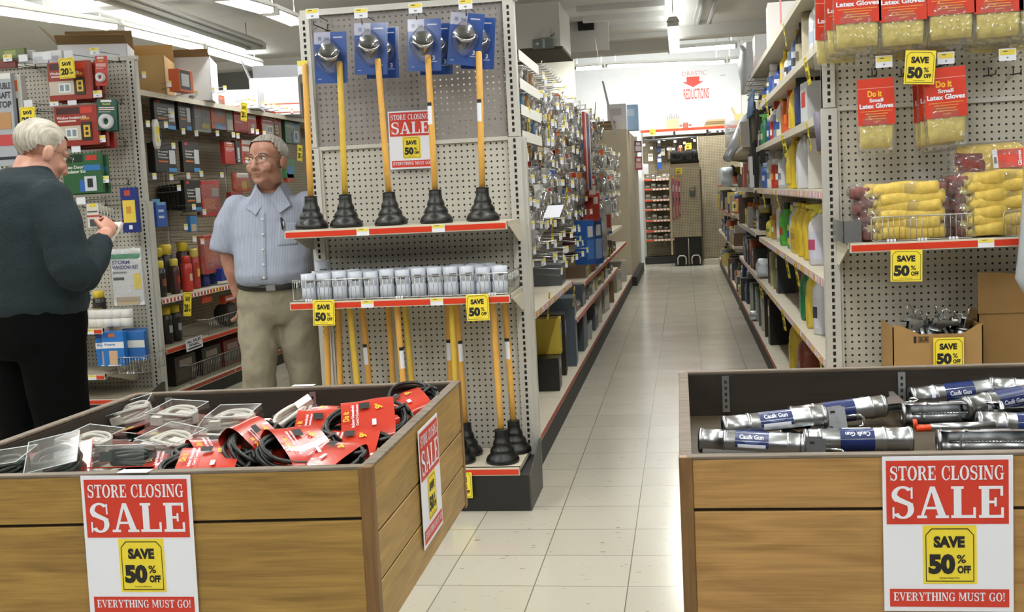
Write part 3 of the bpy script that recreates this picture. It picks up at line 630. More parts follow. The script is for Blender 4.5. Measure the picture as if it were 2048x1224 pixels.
# ---------------------------------------------------------------- cord packs
CORDB = mat('#1c1f1e', .4); CORDW = mat('#e4e0d6', .45); SLEEVE = mat('#b83220', .28, 0, .04, 0, 30, coat=.5); YTXT = mat('#f2b92e', .5); CARDBR = mat('#6e2a1c', .5); CORDG = mat('#2f3b33', .4)
def coil(mb, n, lx, ly, r, m, h=.012, seed=1):
    rnd = random.Random(seed)
    for k in range(n):
        a, b = lx*rnd.uniform(.8, 1), ly*rnd.uniform(.75, 1); z0 = h*(k/(n-1)-.5)*2 if n > 1 else 0; dx = rnd.uniform(-.006, .006)
        P = []
        for i in range(22):
            w = 2*PI*i/22; c_, s_ = math.cos(w), math.sin(w)
            P.append((dx+a*math.copysign(abs(c_)**.7, c_), b*math.copysign(abs(s_)**.8, s_), z0+.004*math.sin(w*2+k)))
        mb.tube(P, r, m, 6, closed=True)
def make_sleeve(cord, seed, big=True):
    t = thing('extension_cord_pack', '', 'extension cord'); rnd = random.Random(seed)
    m = MB(); coil(m, 7, .088, .044, .0042, cord, .014, seed); m.tube([(.05, .01, .016), (.078, .02, .02), (.084, .0, .018)], .0045, cord, 6); m.build('cord', t)
    m = MB(); hw = .052; N = 24; rs = []
    for x in (-hw, -hw*.3, hw*.4, hw):
        rs.append([(x+.004*math.sin(6.28*i/N), .056*math.copysign(abs(math.cos(2*PI*i/N))**.55, math.cos(2*PI*i/N)), .023*math.copysign(abs(math.sin(2*PI*i/N))**.5, math.sin(2*PI*i/N))+.002*math.sin(x*60)) for i in range(N)])
    m.rings(rs, SLEEVE, cap=False)
    z = .0268
    def ln(x0, x1, y, w, mm): m.poly([(x0, y, z), (x1, y, z), (x1, y+w, z), (x0, y+w, z)], mm)
    s = m.build('sleeve', t)
    m = MB()
    m.M = Matrix.Translation((0, 0, .027)) @ Matrix(((0, 1, 0, 0), (-1, 0, 0, 0), (0, 0, 1, 0), (0, 0, 0, 1))).inverted() @ Matrix.Rotation(-PI/2, 4, 'X')
    text_sans(m, 'Do it', -.012, .014, .032, .044, YTXT); text_sans(m, 'Indoor Household', -.03, .03, .022, .028, PAPER, bold=.02); text_sans(m, 'Cord 3 Conductor', -.026, .032, .014, .019, PAPER, bold=.02)
    text_sans(m, '9\'', .012, .026, -.034, -.018, YTXT); m.poly([(-.03, -.0006, -.02), (-.014, -.0006, -.02), (-.014, -.0006, -.012), (-.03, -.0006, -.012)], PAPER)
    m.poly([(.018, -.0005, -.008), (.034, -.0005, -.008), (.034, -.0005, .012), (.018, -.0005, .012)], INK)
    m.build('printing', s)
    return t
def make_clam(cord, seed):
    t = thing('clamshell_cord_pack', '', 'extension cord'); a, b = .066, .084
    MB().box(-a, a, -b, b, 0, .0016, SLEEVE).poly([(-a, -b, -.0004), (-a, b, -.0004), (a, b, -.0004), (a, -b, -.0004)], CARDBR).box(-.03, .01, -b+.006, -b+.018, .0016, .002, TAGY).build('card', t)
    m = MB(); coil(m, 6, .045, .034, .0045, cord, .013, seed); m.box(-.046, -.02, -.05, -.034, -.008, .012, cord); m.box(.0, .05, -.012, .012, -.012, .014, cord); m.build('cord', t, (0, 0, .021))
    m = MB(); q = [(-.056, -.062), (.056, -.062), (.056, .062), (-.056, .062)]; k = .93; h = .046
    vs = [(x, y, .002) for x, y in q]+[(x*k, y*k, h) for x, y in q]
    m.add(vs, [(4, 5, 6, 7), (0, 1, 5, 4), (1, 2, 6, 5), (2, 3, 7, 6), (3, 0, 4, 7)], CLEAR)
    m.box(-.064, .064, -.082, .082, .0018, .0024, CLEAR)
    for i in range(4):
        A, B = vs[4+i], vs[4+(i+1) % 4]; m.tube([A, B], .0011, mat('#dfe6ea', .15), 5)
    m.build('blister', t); return t
sl_b, sl_c = Proto(lambda: make_sleeve(CORDB, 3)), Proto(lambda: make_sleeve(CORDB, 8))
cl_w, cl_k = Proto(lambda: make_clam(CORDW, 2)), Proto(lambda: make_clam(CORDG, 5))
def put(pr, u, v, z, yaw, rx=0, ry=0, label='', group=None):
    e = (Matrix.Rotation(math.radians(yaw), 3, 'Z') @ Matrix.Rotation(math.radians(rx), 3, 'X') @ Matrix.Rotation(math.radians(ry), 3, 'Y')).to_euler()
    return pr(AZ(u, v, z), e, label, group, (1.16, 1.16, 1.1) if pr in (sl_b, sl_c) else None)
put(cl_w, 270, 842, .825, 18, 4, -14, 'clear clamshell with white cord, tilted, back left of the cord heap')
put(cl_w, 358, 850, .835, -8, 6, 3, 'clear clamshell with white cord and plug, middle of the back row')
put(cl_w, 470, 858, .83, 4, 4, 0, 'clear clamshell with coiled white cord beside the red sleeves')
put(cl_w, 185, 905, .81, -12, 6, 4, 'clear clamshell with white cord lying at the left of the heap')
put(cl_k, 118, 938, .835, 25, 22, -10, 'tilted clamshell with dark green cord near the front left rim')
put(cl_k, 262, 935, .825, 4, -14, 0, 'clear clamshell tipped forward showing its brown card edge')
put(cl_w, 345, 905, .815, -20, 8, 6, 'clear clamshell with white cord behind the tipped one')
put(cl_k, 15, 955, .825, 10, 5, -6, 'clamshell with dark cord at the far left, cut by the picture edge')
put(cl_w, 440, 892, .80, 12, 6, 6, 'clear clamshell half buried under the large red sleeve')
put(sl_b, 515, 896, .855, 84, 46, 0, 'red sleeve cord pack standing up at the front, lettering upright')
put(sl_c, 600, 905, .845, 50, 34, 8, 'glossy red sleeve cord pack shining white beside the upright one')
put(sl_b, 437, 912, .83, 35, 10, 6, 'red sleeve cord pack slanting left of the upright one')
put(sl_c, 415, 938, .835, 12, 18, 0, 'pale glossy red sleeve at the front rim, left of the upright one')
put(sl_b, 640, 868, .825, 4, 40, 0, 'red sleeve cord pack facing forward in the middle of the heap')
put(sl_c, 735, 848, .86, 16, 34, -5, 'large red sleeve cord pack with bulging black loops at right')
put(sl_b, 805, 822, .845, 30, 10, -16, 'red sleeve cord pack in the back right corner of the bin')
put(sl_c, 620, 842, .82, -6, 8, 0, 'black cord coil with a red sleeve behind the middle pack')
put(sl_b, 700, 905, .815, 4, 24, 0, 'red sleeve cord pack wedged against the right wall of the bin')
put(sl_c, 655, 925, .825, -24, 14, 0, 'flattened red sleeve at the front right of the heap')
put(sl_b, 345, 940, .815, 20, 10, 0, 'red sleeve lying flat at the front middle of the heap')
m = MB(); coil(m, 5, .05, .022, .0048, CORDW, .012, 4); m.box(.02, .06, -.012, .012, .006, .022, CORDW)
o = m.build('white_cord_coil', loc=AZ(585, 832, .85), rot=(.5, -.5, .5)); tag(o, 'loose white cord coil standing up behind the red sleeves', 'extension cord')
m = MB(); coil(m, 3, .024, .012, .0042, CORDW, .006, 4); o = m.build('white_cord_coil', loc=AZ(775, 806, .855), rot=(.2, -.3, .5)); tag(o, 'small white cord loop near the back right of the heap', 'extension cord')
m = MB(); coil(m, 6, .06, .05, .0042, CORDB, .014, 9); o = m.build('black_cord_coil', loc=AZ(822, 800, .86), rot=(.9, 0, .2)); tag(o, 'black cord loops in the back right corner of the left bin', 'extension cord')
m = MB(); coil(m, 7, .06, .045, .0042, CORDB, .018, 19); o = m.build('black_cord_coil', loc=AZ(672, 885, .82), rot=(.2, 0, .6)); tag(o, 'black cord loops showing between the red sleeves', 'extension cord')
_rn = random.Random(4)
for i in range(6):
    for j in range(4):
        a, b = .10+.78*i/5, .17+.66*j/3; q = LBc[0]*(1-a)*(1-b)+LBc[1]*a*(1-b)+LBc[2]*a*b+LBc[3]*(1-a)*b
        k = (cl_k if i < 3 else sl_b) if (i+j) % 2 else (cl_w if i < 3 else sl_c)
        lab = 'cord pack in the lower layer of the left bin, under the heap'
        o = k((q.x, q.y, .768 if i < 3 else .795), (0, 0, _rn.uniform(-.5, .5)), lab, 'lower layer of cord packs in the left bin')
# ================================================================ middle end unit: what stands and hangs on it
EC_Y, EC_F = 5.011, 4.626
def bbox_label(mb, x0, x1, y, z0, z1, m): mb.poly([(x0, y, z0), (x1, y, z0), (x1, y, z1), (x0, y, z1)], m)
HANDLE = mat('#e0ab54', .38, 0, .05, 0, 25); HANDLE2 = mat('#d6b347', .4, 0, .05, 0, 25); RUBBER = mat('#0f0f0f', .38, 0, .15, .1, 60)
def make_plunger(hm=HANDLE, sticker=True):
    t = thing('plunger', '', 'plunger')
    prof = [(.070, 0), (.074, .004), (.074, .014), (.066, .03), (.052, .042), (.0535, .05), (.050, .062), (.038, .075), (.0395, .083), (.036, .096), (.030, .106), (.0285, .125), (.0275, .142), (.0255, .146), (.016, .147)]
    MB().lathe(prof, RUBBER, 28).build('rubber_cup', t)
    h = .73; m = MB(); m.lathe([(.0135, .14), (.0138, .3), (.0138, h-.012), (.0125, h-.004), (.009, h), (.002, h+.001)], hm, 16); m.build('handle', t)
    m = MB(); m.lathe([(.0285, .140), (.0285, .145)], DARKSLOT, 16); m.build('collar', t)
    if sticker:
        m = MB(); n = 8
        for a, b, z0, z1, mm in ((-150, -40, .43, .51, PAPER), (-150, -40, .51, .525, INK)):
            vs = []
            for i in range(n+1):
                w = math.radians(a+(b-a)*i/n); vs += [(.0142*math.cos(w), .0142*math.sin(w), z0), (.0142*math.cos(w), .0142*math.sin(w), z1)]
            m.add(vs, [(2*i, 2*i+2, 2*i+3, 2*i+1) for i in range(n)], mm, True)
        m.build('barcode_sticker', t)
    return t
pl_o, pl_y = Proto(lambda: make_plunger(HANDLE)), Proto(lambda: make_plunger(HANDLE2, False))
def lean(ub, vb, ut, vt, y, zb):
    """tilt about y so that the top appears at pixel (ut,vt)"""
    b = AY(ub, vb, y); t = AY(ut, vt, y); return V((b.x, y, zb)), math.atan2(t.x-b.x, t.z-zb)
for i, (ub, ut, vt, pr, w) in enumerate([(624, 611, 152, pl_o, 'leftmost of five on the upper shelf'), (693, 680, 147, pl_y, 'second on the upper shelf, mustard handle'), (783, 757, 138, pl_o, 'middle one on the upper shelf, left of the sale sign'),
        (874, 857, 134, pl_o, 'fourth on the upper shelf, crossing the sale sign'), (967, 958, 129, pl_o, 'rightmost of five on the upper shelf')]):
    y = 4.80; b, a = lean(ub, 452, ut, vt, y, 1.2535); rot = (0, a, (2.6, 0, 2.8, -.35, -.3)[i])
    pr(b, (Matrix.Rotation(a, 3, 'Y') @ Matrix.Rotation(rot[2], 3, 'Z')).to_euler(), 'yellow handled black plunger, '+w)
low = [(657, 652, 607, 4.90, pl_o, 'first from the left behind the save card'), (681, 676, 607, 4.92, pl_o, 'second from the left'), (713, 699, 626, 4.74, pl_y, 'third from the left, mustard handle in front'), (738, 724, 618, 4.86, pl_o, 'fourth from the left'),
       (786, 776, 612, 4.92, pl_o, 'fifth from the left, set back'), (806, 794, 622, 4.72, pl_o, 'sixth from the left, in front'), (823, 809, 614, 4.86, pl_y, 'seventh from the left, mustard handle'), (902, 896, 607, 4.93, pl_o, 'set back behind the save card at right'),
       (911, 903, 614, 4.74, pl_y, 'mustard handle in front of the save card side'), (924, 913, 607, 4.88, pl_o, 'just right of the mustard handle'), (1001, 986, 615, 4.73, pl_o, 'second from the right, cup in full view'), (1027, 1009, 603, 4.92, pl_o, 'rightmost, behind the cup in full view')]
for i, (um, ut, vt, y, pr, w) in enumerate(low):
    p0, p1 = AY(um, 765 if um < 950 else 850, y), AY(ut, vt, y); k = (p1.x-p0.x)/(p1.z-p0.z); a = math.atan(k); b = V((p1.x-k*(.192+.73-.192), y, .1925))
    b.x = p1.x-.73*math.sin(a); a2 = a
    pr(b, (Matrix.Rotation(a2, 3, 'Y') @ Matrix.Rotation((2.8, 3, 0, -.25, 2.6, .9, 0, -.3, 0, .8, 2.9, -.2)[i], 3, 'Z')).to_euler(), 'plunger on the base shelf, '+w)
# ---- peg hooks
def make_hook(L=.2, tagged=True, m=DWIRE, blank=False):
    t = thing('peg_hook', '', 'hook')
    w = MB(); w.tube([(0, .012, .03), (0, 0, .03), (0, -.004, 0), (0, -L, -.004), (0, -L-.004, .012)], .0026, m, 6); w.tube([(-.012, .0, .0), (.012, .0, .0)], .003, m, 6)
    if tagged: w.tube([(0, .006, .045), (0, -L-.008, .042)], .0022, m, 6)
    w.build('wire', t)
    if tagged:
        q = MB(); q.box(-.03, .03, -L-.012, -L-.009, .02, .063, PAPER)
        if not blank: q.box(-.027, .027, -L-.0128, -L-.0119, .044, .060, TAGY); q.box(-.018, .0, -L-.0134, -L-.0127, .053, .056, INK); q.box(-.006, .006, -L-.0134, -L-.0119, .028, .034, mat('#8c8c92', .5))
        q.build('price_tag', t)
    return t
hk_tag, hk_blank, hk_bare = Proto(lambda: make_hook(.2)), Proto(lambda: make_hook(.2, True, DWIRE, True)), Proto(lambda: make_hook(.1, False))
BLUEC = mat('#2353a8', .4, 0, .05, 0, 30); LILAC = mat('#c9cbe6', .5); BRUSHED = mat('#a79e84', .2, 1); DKG = mat('#3b3b37', .55); BLUED = mat('#234a94', .45)
def make_shower():
    t = thing('shower_head_pack', '', 'blister pack'); w, h = .148, .222
    m = MB(); m.box(-w/2, w/2, 0, .002, -h, 0, BLUEC); bbox_label(m, -w/2, .0, -.0004, -.052, 0, LILAC)
    text_sans(m, 'home', -.028, -.006, -.036, -.018, INK, bold=0); bbox_label(m, -.056, -.04, -.0006, -.036, -.02, mat('#8f92b8', .5)); bbox_label(m, .014, .056, -.0006, -.026, -.021, PAPER)
    text_sans(m, '3', .035, .046, -.176, -.156, PAPER); bbox_label(m, .026, .056, -.0006, -.184, -.18, LILAC); bbox_label(m, -.06, -.045, -.0006, -.205, -.202, LILAC); m.build('card', t)
    m = MB(); ax = Matrix.Translation((0, -.026, -.105)) @ Matrix.Rotation(math.radians(14), 4, 'Y') @ Matrix.Rotation(math.radians(40), 4, 'X')
    m.M = ax; m.lathe([(.012, -.085), (.014, -.06), (.017, -.05), (.030, -.025), (.043, .0), (.045, .006)], BRUSHED, 24); m.lathe([(.046, .004), (.047, .010), (.046, .017), (.043, .019)], CHROME, 24)
    m.lathe([(.0425, .016), (.041, .026), (.033, .038), (.018, .046), (.003, .048)], DKG, 24); m.build('shower_head', t)
    m = MB(); rs = []
    for d, k in ((0, 1.0), (-.05, .92), (-.066, .7), (-.07, .3)):
        rs.append([(k*(.052+.012*math.cos(2*a_))*math.cos(a_)*.95, d, -.11+k*.08*math.sin(a_)) for a_ in [2*PI*i/24 for i in range(24)]])
    m.rings(rs, CLEAR, cap=False); m.build('blister', t)
    m = MB(); m.box(-w/2+.002, w/2+.004, -.003, -.001, -h-.004, .001, clear_plastic('clear_sheet', (1, 1, 1), .02)); m.build('clear_cover', t)
    return t
shower = Proto(make_shower)
packs = [(660, 64, 4.81, 2.2, 0, 'first from the left'), (741, 46, 4.81, 3.0, 1, 'second from the left'), (848, 38, 4.81, 2.6, 1, 'third from the left'), (936, 26, 4.81, 8.5, 1, 'fourth from the left, hanging askew')]
for u, v, y, tilt, extra, w in packs:
    p = AY(u, v, y); ang = math.radians(tilt); lab = 'blue blister pack with chrome shower head, front one, '+w
    shower(p, (0, ang, 0), lab)
    for k in range(extra):
        q = AY(u+(22 if k == 0 else 12), v+9+4*k, y+.075); shower(q, (0, ang*.6, 0), 'blue shower head pack behind the front one, '+w.split(',')[0])
for (u, v), w in zip([(625, 29), (722, 28), (831, 18), (931, 10)], ('first', 'second', 'third', 'fourth')):
    p = AY(u, v, 4.80); hk_tag((p.x, 5.008, p.z-.042), (math.radians(-1), 0, 0), 'peg hook with yellow and white price tag above the %s shower head pack' % w)
p = AY(818, 221, 4.992); sale_sign('sale_sign', 'store closing sale sign on the pegboard behind the plunger handles', .205, (p.x, 4.999, p.z), (0, math.radians(.6), 0))
p = AY(605, 131, 5.0); tag(MB().box(-.025, .025, 0, .002, -.04, .022, PAPER).box(-.025, .025, -.0005, 0, .0, .022, TAGY).build('aisle_label', loc=(p.x, 5.0, p.z)), 'small yellow and white label on the left steel upright of the middle unit', 'label')
for (u, v), w in (((649, 599), 'left'), ((955, 588), 'right')):
    p = AY(u, v, EC_F); save_card('save_card', 'yellow save 50 percent card hanging from the coupling shelf, %s one' % w, .098, .112, loc=(p.x, EC_F-.014, p.z), rot=(math.radians(-3), math.radians(1.5 if w == 'left' else -1), 0))
# ---- wire fence and pipe couplings on the lower shelf
def wire_fence(name, label, x0, x1, y, z0, h, depth=0, n=None, m=WIRE, rot=None, loc=None):
    t = thing(name, label, 'wire basket', loc or ((x0+x1)/2, y, z0)); c = (x0+x1)/2; a, b = x0-c, x1-c
    f = MB(); r = .006
    f.tube([(a, 0, r), (a+r, 0, 0), (b-r, 0, 0), (b, 0, r), (b, 0, h-r), (b-r, 0, h), (a+r, 0, h), (a, 0, h-r)], .0025, m, 6, closed=True); f.build('frame', t)
    n = n or int((b-a)/.02); g = MB()
    for i in range(1, n): x = a+(b-a)*i/n; g.tube([(x, 0, 0), (x, 0, h)], .0013, m, 5)
    g.build('bars', t)
    if depth:
        for x in (a, b):
            s = MB(); s.tube([(x, 0, 0), (x, depth, 0), (x, depth, h), (x, 0, h)], .0022, m, 6)
            for i in range(1, 14): s.tube([(x, depth*i/14, 0), (x, depth*i/14, h)], .0012, m, 5)
            s.build('side', t)
    for x in (a+.07, (a+b)/2, b-.07):
        q = MB()
        for k in (-1, 0, 1): q.box(x+k*.012-.004, x+k*.012+.004, -.004, .002, -.004, .006, PAPER)
        q.build('clip', t)
    return t
wire_fence('wire_basket', 'long chrome wire fence holding pipe couplings on the lower shelf', -1.70, -.745, 4.634, .945, .088, .33)
PVC = mat('#cdd3e0', .35); PVCD = mat('#5f86c4', .4)
def make_pvc():
    t = thing('pipe_coupling', '', 'pipe fitting'); MB().lathe([(.03, 0), (.0325, .001), (.033, .04), (.0305, .041), (.0305, .049), (.033, .05), (.0335, .092), (.030, .092), (.0285, .05), (.0285, 0)], PVC, 20, cap=False).build('body', t)
    m = MB(); n = 5; vs = []
    for i in range(n+1):
        w = math.radians(-120+50*i/n); vs += [(.0337*math.cos(w), .0337*math.sin(w), .062), (.0337*math.cos(w), .0337*math.sin(w), .072)]
    m.add(vs, [(2*i, 2*i+2, 2*i+3, 2*i+1) for i in range(n)], mat('#6d7076', .5), True); m.build('barcode_label', t); return t
pvc = Proto(make_pvc)
_r1 = random.Random(2)
for row, (y, n) in enumerate([(4.678, 13), (4.752, 12), (4.825, 12)]):
    for i in range(n):
        x = -1.64+.071*i+(.035 if row % 2 else 0); pvc((x, y, .9415), (0, 0, _r1.uniform(-.6, .6)), 'white plastic pipe coupling standing behind the wire fence on the lower shelf', 'pipe couplings standing on the lower shelf', (1.02, 1.02, _r1.choice((1.28, 1.3, 1.36))))
p = AY(617, 560, 4.70); pvc((-1.645, 4.90, .9415), (0, 0, .4), 'tallest white pipe coupling with blue rim, leftmost on the lower shelf', scale=(1.1, 1.1, 1.75))
# ================================================================ right end unit: gloves
RC_Y = 4.62
GLOVE = mat('#e2cf72', .5, 0, .10, .5, 28); GLOVEB = mat('#dcbd58', .6, 0, .14, .6, 40); MAROON = mat('#7a3028', .6, 0, .2, .5, 50); CARDR = mat('#c9371f', .4, 0, .05, 0, 25); SPOT = mat('#c9cbe4', .4)
FILM = clear_plastic('glove_bag_film', (1, 1, 1), .05, .5, 38, .06)
def puffy(mb, w, h, d, m, n=22, k=7, seed=1, amp=.006, c=(0, 0, 0)):
    """cushion-like slab: width x, height z, depth y"""
    rnd = random.Random(seed); rs = []; ph = [rnd.uniform(0, 6) for _ in range(6)]
    for j in range(k+1):
        t = -1+2*j/k; e = (1-abs(t)**5)**.35 if abs(t) < 1 else .25; e = max(e, .3); r = []
        for i in range(n):
            a = 2*PI*i/n; x = math.copysign(abs(math.cos(a))**.35, math.cos(a))*w/2*(.9+.1*e); y = math.copysign(abs(math.sin(a))**.7, math.sin(a))*d/2*e
            q = amp*(math.sin(3*a+ph[0]+t*4)+math.sin(5*t+ph[1]+2*a))
            r.append((c[0]+x+q*.6, c[1]+y+q*.5, c[2]+t*h/2+.3*q))
        rs.append(r)
    return mb.rings(rs, m)
def make_glove_pack(size='Small', wide=1.0, lines=True):
    t = thing('glove_pack', '', 'gloves'); w = .134*wide
    m = MB(); puffy(m, w*.9, .215, .03, GLOVE, seed=3, amp=.003, c=(0, .004, -.150)); m.build('gloves', t)
    m = MB(); zb = -.172; m.box(-w/2, w/2, -.0165, -.0155, zb, 0, CARDR); m.box(-w/2, w/2, -.0168, -.0164, -.036, -.034, mat('#e8a79a', .4))
    y = -.0172
    text_sans(m, 'Do it', -.03, .022, -.068, -.044, YTXT, y, .04); text_sans(m, size, -.024, .026, -.087, -.073, PAPER, y, .03); text_sans(m, 'Latex Gloves', -w*.45, w*.46, -.110, -.092, PAPER, y, .035)
    for k, (a, b) in enumerate([(-.42, .42), (-.3, .3), (-.25, .24), (-.3, .26), (-.08, .1)]): m.box(w*a, w*b, -.0168, y, -.122-.0095*k, -.1195-.0095*k, mat('#e0a24a', .5))
    m.build('header_card', t)
    m = MB(); puffy(m, w*1.04, .28, .038, FILM, seed=5, amp=.003, c=(0, .002, -.143)); m.build('clear_bag', t)
    return t
gp_s, gp_l = Proto(lambda: make_glove_pack('Small')), Proto(lambda: make_glove_pack('Large', 1.26))
def hang(pr, u, v, y, tilt, label, group=None, scale=None, rz=0): return pr(AY(u, v, y), (0, math.radians(tilt), rz), label, group, scale)
for i, (u, v, w) in enumerate([(1713, 47, 'first'), (1803, 43, 'second'), (1900, 30, 'third'), (1994, 26, 'fourth'), (2084, 18, 'fifth, cut by the picture edge')]):
    # v is where the red card ends
    p = AY(u, v, 4.36); pos = (p.x, 4.36, p.z+.172)
    gp_l(pos, (0, math.radians(-.8), 0), 'yellow latex glove pack, front of the top row, '+w)
    for k in range(2):
        gp_l((p.x-.022+.03*(k if i % 2 else -k), 4.42+.06*k, p.z+.172-.012-.03*k), (0, math.radians(1.5*k), .1*k), 'latex glove pack behind the front one, top row, %s hook' % w.split(',')[0], 'glove packs behind the front ones, top row' )
    hk = hk_bare((p.x, RC_Y-.005, p.z+.155), (0, 0, 0), 'short peg hook carrying the top row glove packs, %s hook' % w.split(',')[0])
hang(gp_s, 1749, 158, 4.40, -1, 'single small latex glove pack with red card hanging alone below the top row')
hang(gp_s, 1886, 136, 4.38, -2.5, 'front small latex glove pack beside the save card', scale=(1.1, 1, 1.06))
for k in range(2): hang(gp_s, 1874-12*k, 143+5*k, 4.46+.05*k, -1-k, 'small latex glove pack behind the one beside the save card, %s one' % ('nearer', 'rear')[k], scale=(1.1, 1, 1.06))
for (u, v), w in zip([(1749, 150), (1808, 150), (1884, 130), (1985, 148), (2035, 146)], ('above the single glove pack', 'between the two small glove packs', 'above the front small glove pack', 'empty, left of the two bare hooks at right', 'empty, right of the two bare hooks at right')):
    p = AY(u, v, 4.56); hk_bare((p.x, RC_Y-.004, p.z), (0, 0, 0), 'dark short peg hook '+w)
def make_tagcard():
    return MB().box(-.03, .03, 0, .003, -.022, .022, PAPER).box(-.026, .026, -.0008, 0, -.001, .018, TAGY).box(-.016, .0, -.0012, -.0008, .011, .0135, INK).box(-.003, .003, -.0012, 0, -.014, -.008, mat('#8c8c92', .5)).tube([(0, .002, .0), (0, .12, .012), (0, .25, .012)], .002, DWIRE, 5).build('price_tag')
_pt = make_tagcard()
for i, ((u, v), w) in enumerate(zip([(1768, 123), (1892, 116), (2015, 109)], ('left', 'middle', 'right'))):
    o = _pt if i == 0 else _pt.copy()
    if i: COL.objects.link(o)
    o.location = AY(u, v, 4.385); tag(o, 'yellow and white price tag under the top row of gloves, %s one of three' % w, 'price tag')
p = AY(1842, 101, 4.34); save_card('save_card', 'yellow save 50 percent card tilted between glove packs', .108, .122, loc=p, rot=(0, math.radians(4.5), 0))
p = AY(1812, 499, 4.255); save_card('save_card', 'yellow save 50 percent card hanging under the work glove shelf', .112, .117, loc=(p.x, 4.245, p.z), rot=(math.radians(-2), math.radians(1.5), 0))
p = AY(1656, 26, 4.6); tag(MB().box(-.026, .026, 0, .002, -.035, .015, mat('#d9d4c2', .5)).box(-.026, .026, -.0005, 0, -.01, .012, mat('#c9b75c', .5)).build('aisle_label', loc=(p.x, 4.608, p.z)), 'small yellowed label on the left steel upright of the glove unit', 'label')
# ---- work glove packs stacked on the shelf
def make_work(seed, w=.335, flip=False):
    t = thing('work_glove_pack', '', 'gloves'); h = .046; s = -1 if flip else 1
    def slab(mb, x0, x1, hh, d, m, sd):
        rnd = random.Random(sd); rs = []; N = 16; K = 14; ph = rnd.uniform(0, 6)
        for j in range(K+1):
            x = x0+(x1-x0)*j/K; e = 1 if 0 < j < K else .55; r = []
            for i in range(N):
                a = 2*PI*i/N; y = math.copysign(abs(math.cos(a))**.22, math.cos(a))*d/2*e; z = math.copysign(abs(math.sin(a))**.45, math.sin(a))*hh/2*e
                r.append((x, y+.004*math.sin(j*.9+ph), z+hh/2+.0025*math.sin(j*.7+ph+a)))
            rs.append(r)
        mb.rings(rs, m)
    m = MB(); slab(m, -w/2+.05, w/2-.02, h, .22, GLOVEB, seed); slab(m, -w/2+.04, -w/2+.075, h*.55, .2, GLOVE, seed+1); m.build('glove_palm', t)
    m = MB(); slab(m, -w/2, -w/2+.062, h*.8, .17, MAROON, seed+2); slab(m, w/2-.045, w/2+.004, h*.8, .15, MAROON, seed+3); m.build('knit_cuff', t)
    m = MB(); slab(m, -w/2-.01, w/2+.012, h*1.06, .21, FILM, seed+4); m.build('clear_bag', t)
    if flip: t.scale = (-1, 1, 1)
    return t
wk1, wk2 = Proto(lambda: make_work(1)), Proto(lambda: make_work(7))
sl = AY(1802, 440, 4.40); sr = AY(1975, 440, 4.40)
ords = ['bottom', 'second', 'third', 'fourth', 'fifth', 'top']
for i in range(6):
    (wk1 if i % 2 else wk2)((sl.x+(.006, -.008, .004, -.003, .007, -.012)[i], 4.415, 1.122+.0315*i), (math.radians((-1)**i*1.0), math.radians((.5, -.8, .6, -.5, -1.2, -1.0)[i]), .03*(-1)**i), 'yellow work glove pack with maroon cuff, left stack, %s layer' % ords[i], scale=(1, 1.1, 1.22))
ords = ['bottom', 'second', 'third', 'fourth', 'fifth', 'sixth', 'top']
for i in range(7):
    (wk2 if i % 2 else wk1)((sr.x+.02+(.006, -.008, .004, -.003, .007, -.010, 0)[i], 4.415, 1.122+.031*i), (math.radians((-1)**i*1.0), math.radians((.5, -.8, .6, -.9, -.8, -1.4, -1.2)[i]), .03*(-1)**i), 'yellow work glove pack with maroon cuff, right stack, %s layer' % ords[i], scale=(1, 1.1, 1.20))
t = thing('work_glove_pack', 'work glove pack standing on edge on the right stack, red label card showing', 'gloves', AY(1976, 364, 4.42), (math.radians(-12), math.radians(-1), .05))
m = MB(); puffy(m, .25, .145, .06, GLOVEB, seed=4, c=(.015, 0, .07)); m.build('glove_palm', t)
m = MB(); puffy(m, .10, .118, .068, MAROON, seed=9, c=(-.062, -.006, .06)); m.build('knit_cuff', t)
m = MB(); m.box(.03, .125, -.040, -.039, .042, .112, CARDR); m.box(.012, .031, -.040, -.039, .042, .112, PAPER); m.box(.016, .026, -.0406, -.04, .06, .085, mat('#77777c', .5))
m.M = Matrix.Translation((.115, -.0405, .045)) @ Matrix.Rotation(-PI/2, 4, 'Y'); text_sans(m, 'Gloves', .002, .06, .0, .014, PAPER, 0, .03); m.build('label_card', t)
m = MB(); puffy(m, .28, .155, .085, FILM, seed=6, c=(.0, 0, .072)); m.build('clear_bag', t)
a, b = AY(1743, 450, 4.27), AY(1947, 450, 4.27)
wire_fence('wire_fence', 'chrome wire fence in front of the work gloves, full one at left', a.x, b.x, 4.272, 1.122, .088, n=18, m=STEEL)
a = AY(2008, 450, 4.27); wire_fence('wire_fence', 'chrome wire fence at the right picture edge, cut off', a.x, a.x+.40, 4.272, 1.122, .088, n=18, m=STEEL)
a = AY(1684, 440, 4.33); b = AY(1720, 440, 4.33)
tag(MB().box(a.x, b.x, 4.30, 4.302, 1.119, 1.20, mat('#9a9c9c', .3, .8)).box(a.x, a.x+.002, 4.30, 4.60, 1.119, 1.2, mat('#9a9c9c', .3, .8)).build('shelf_divider'), 'small grey metal end plate at the left end of the work glove shelf', 'shelf divider')
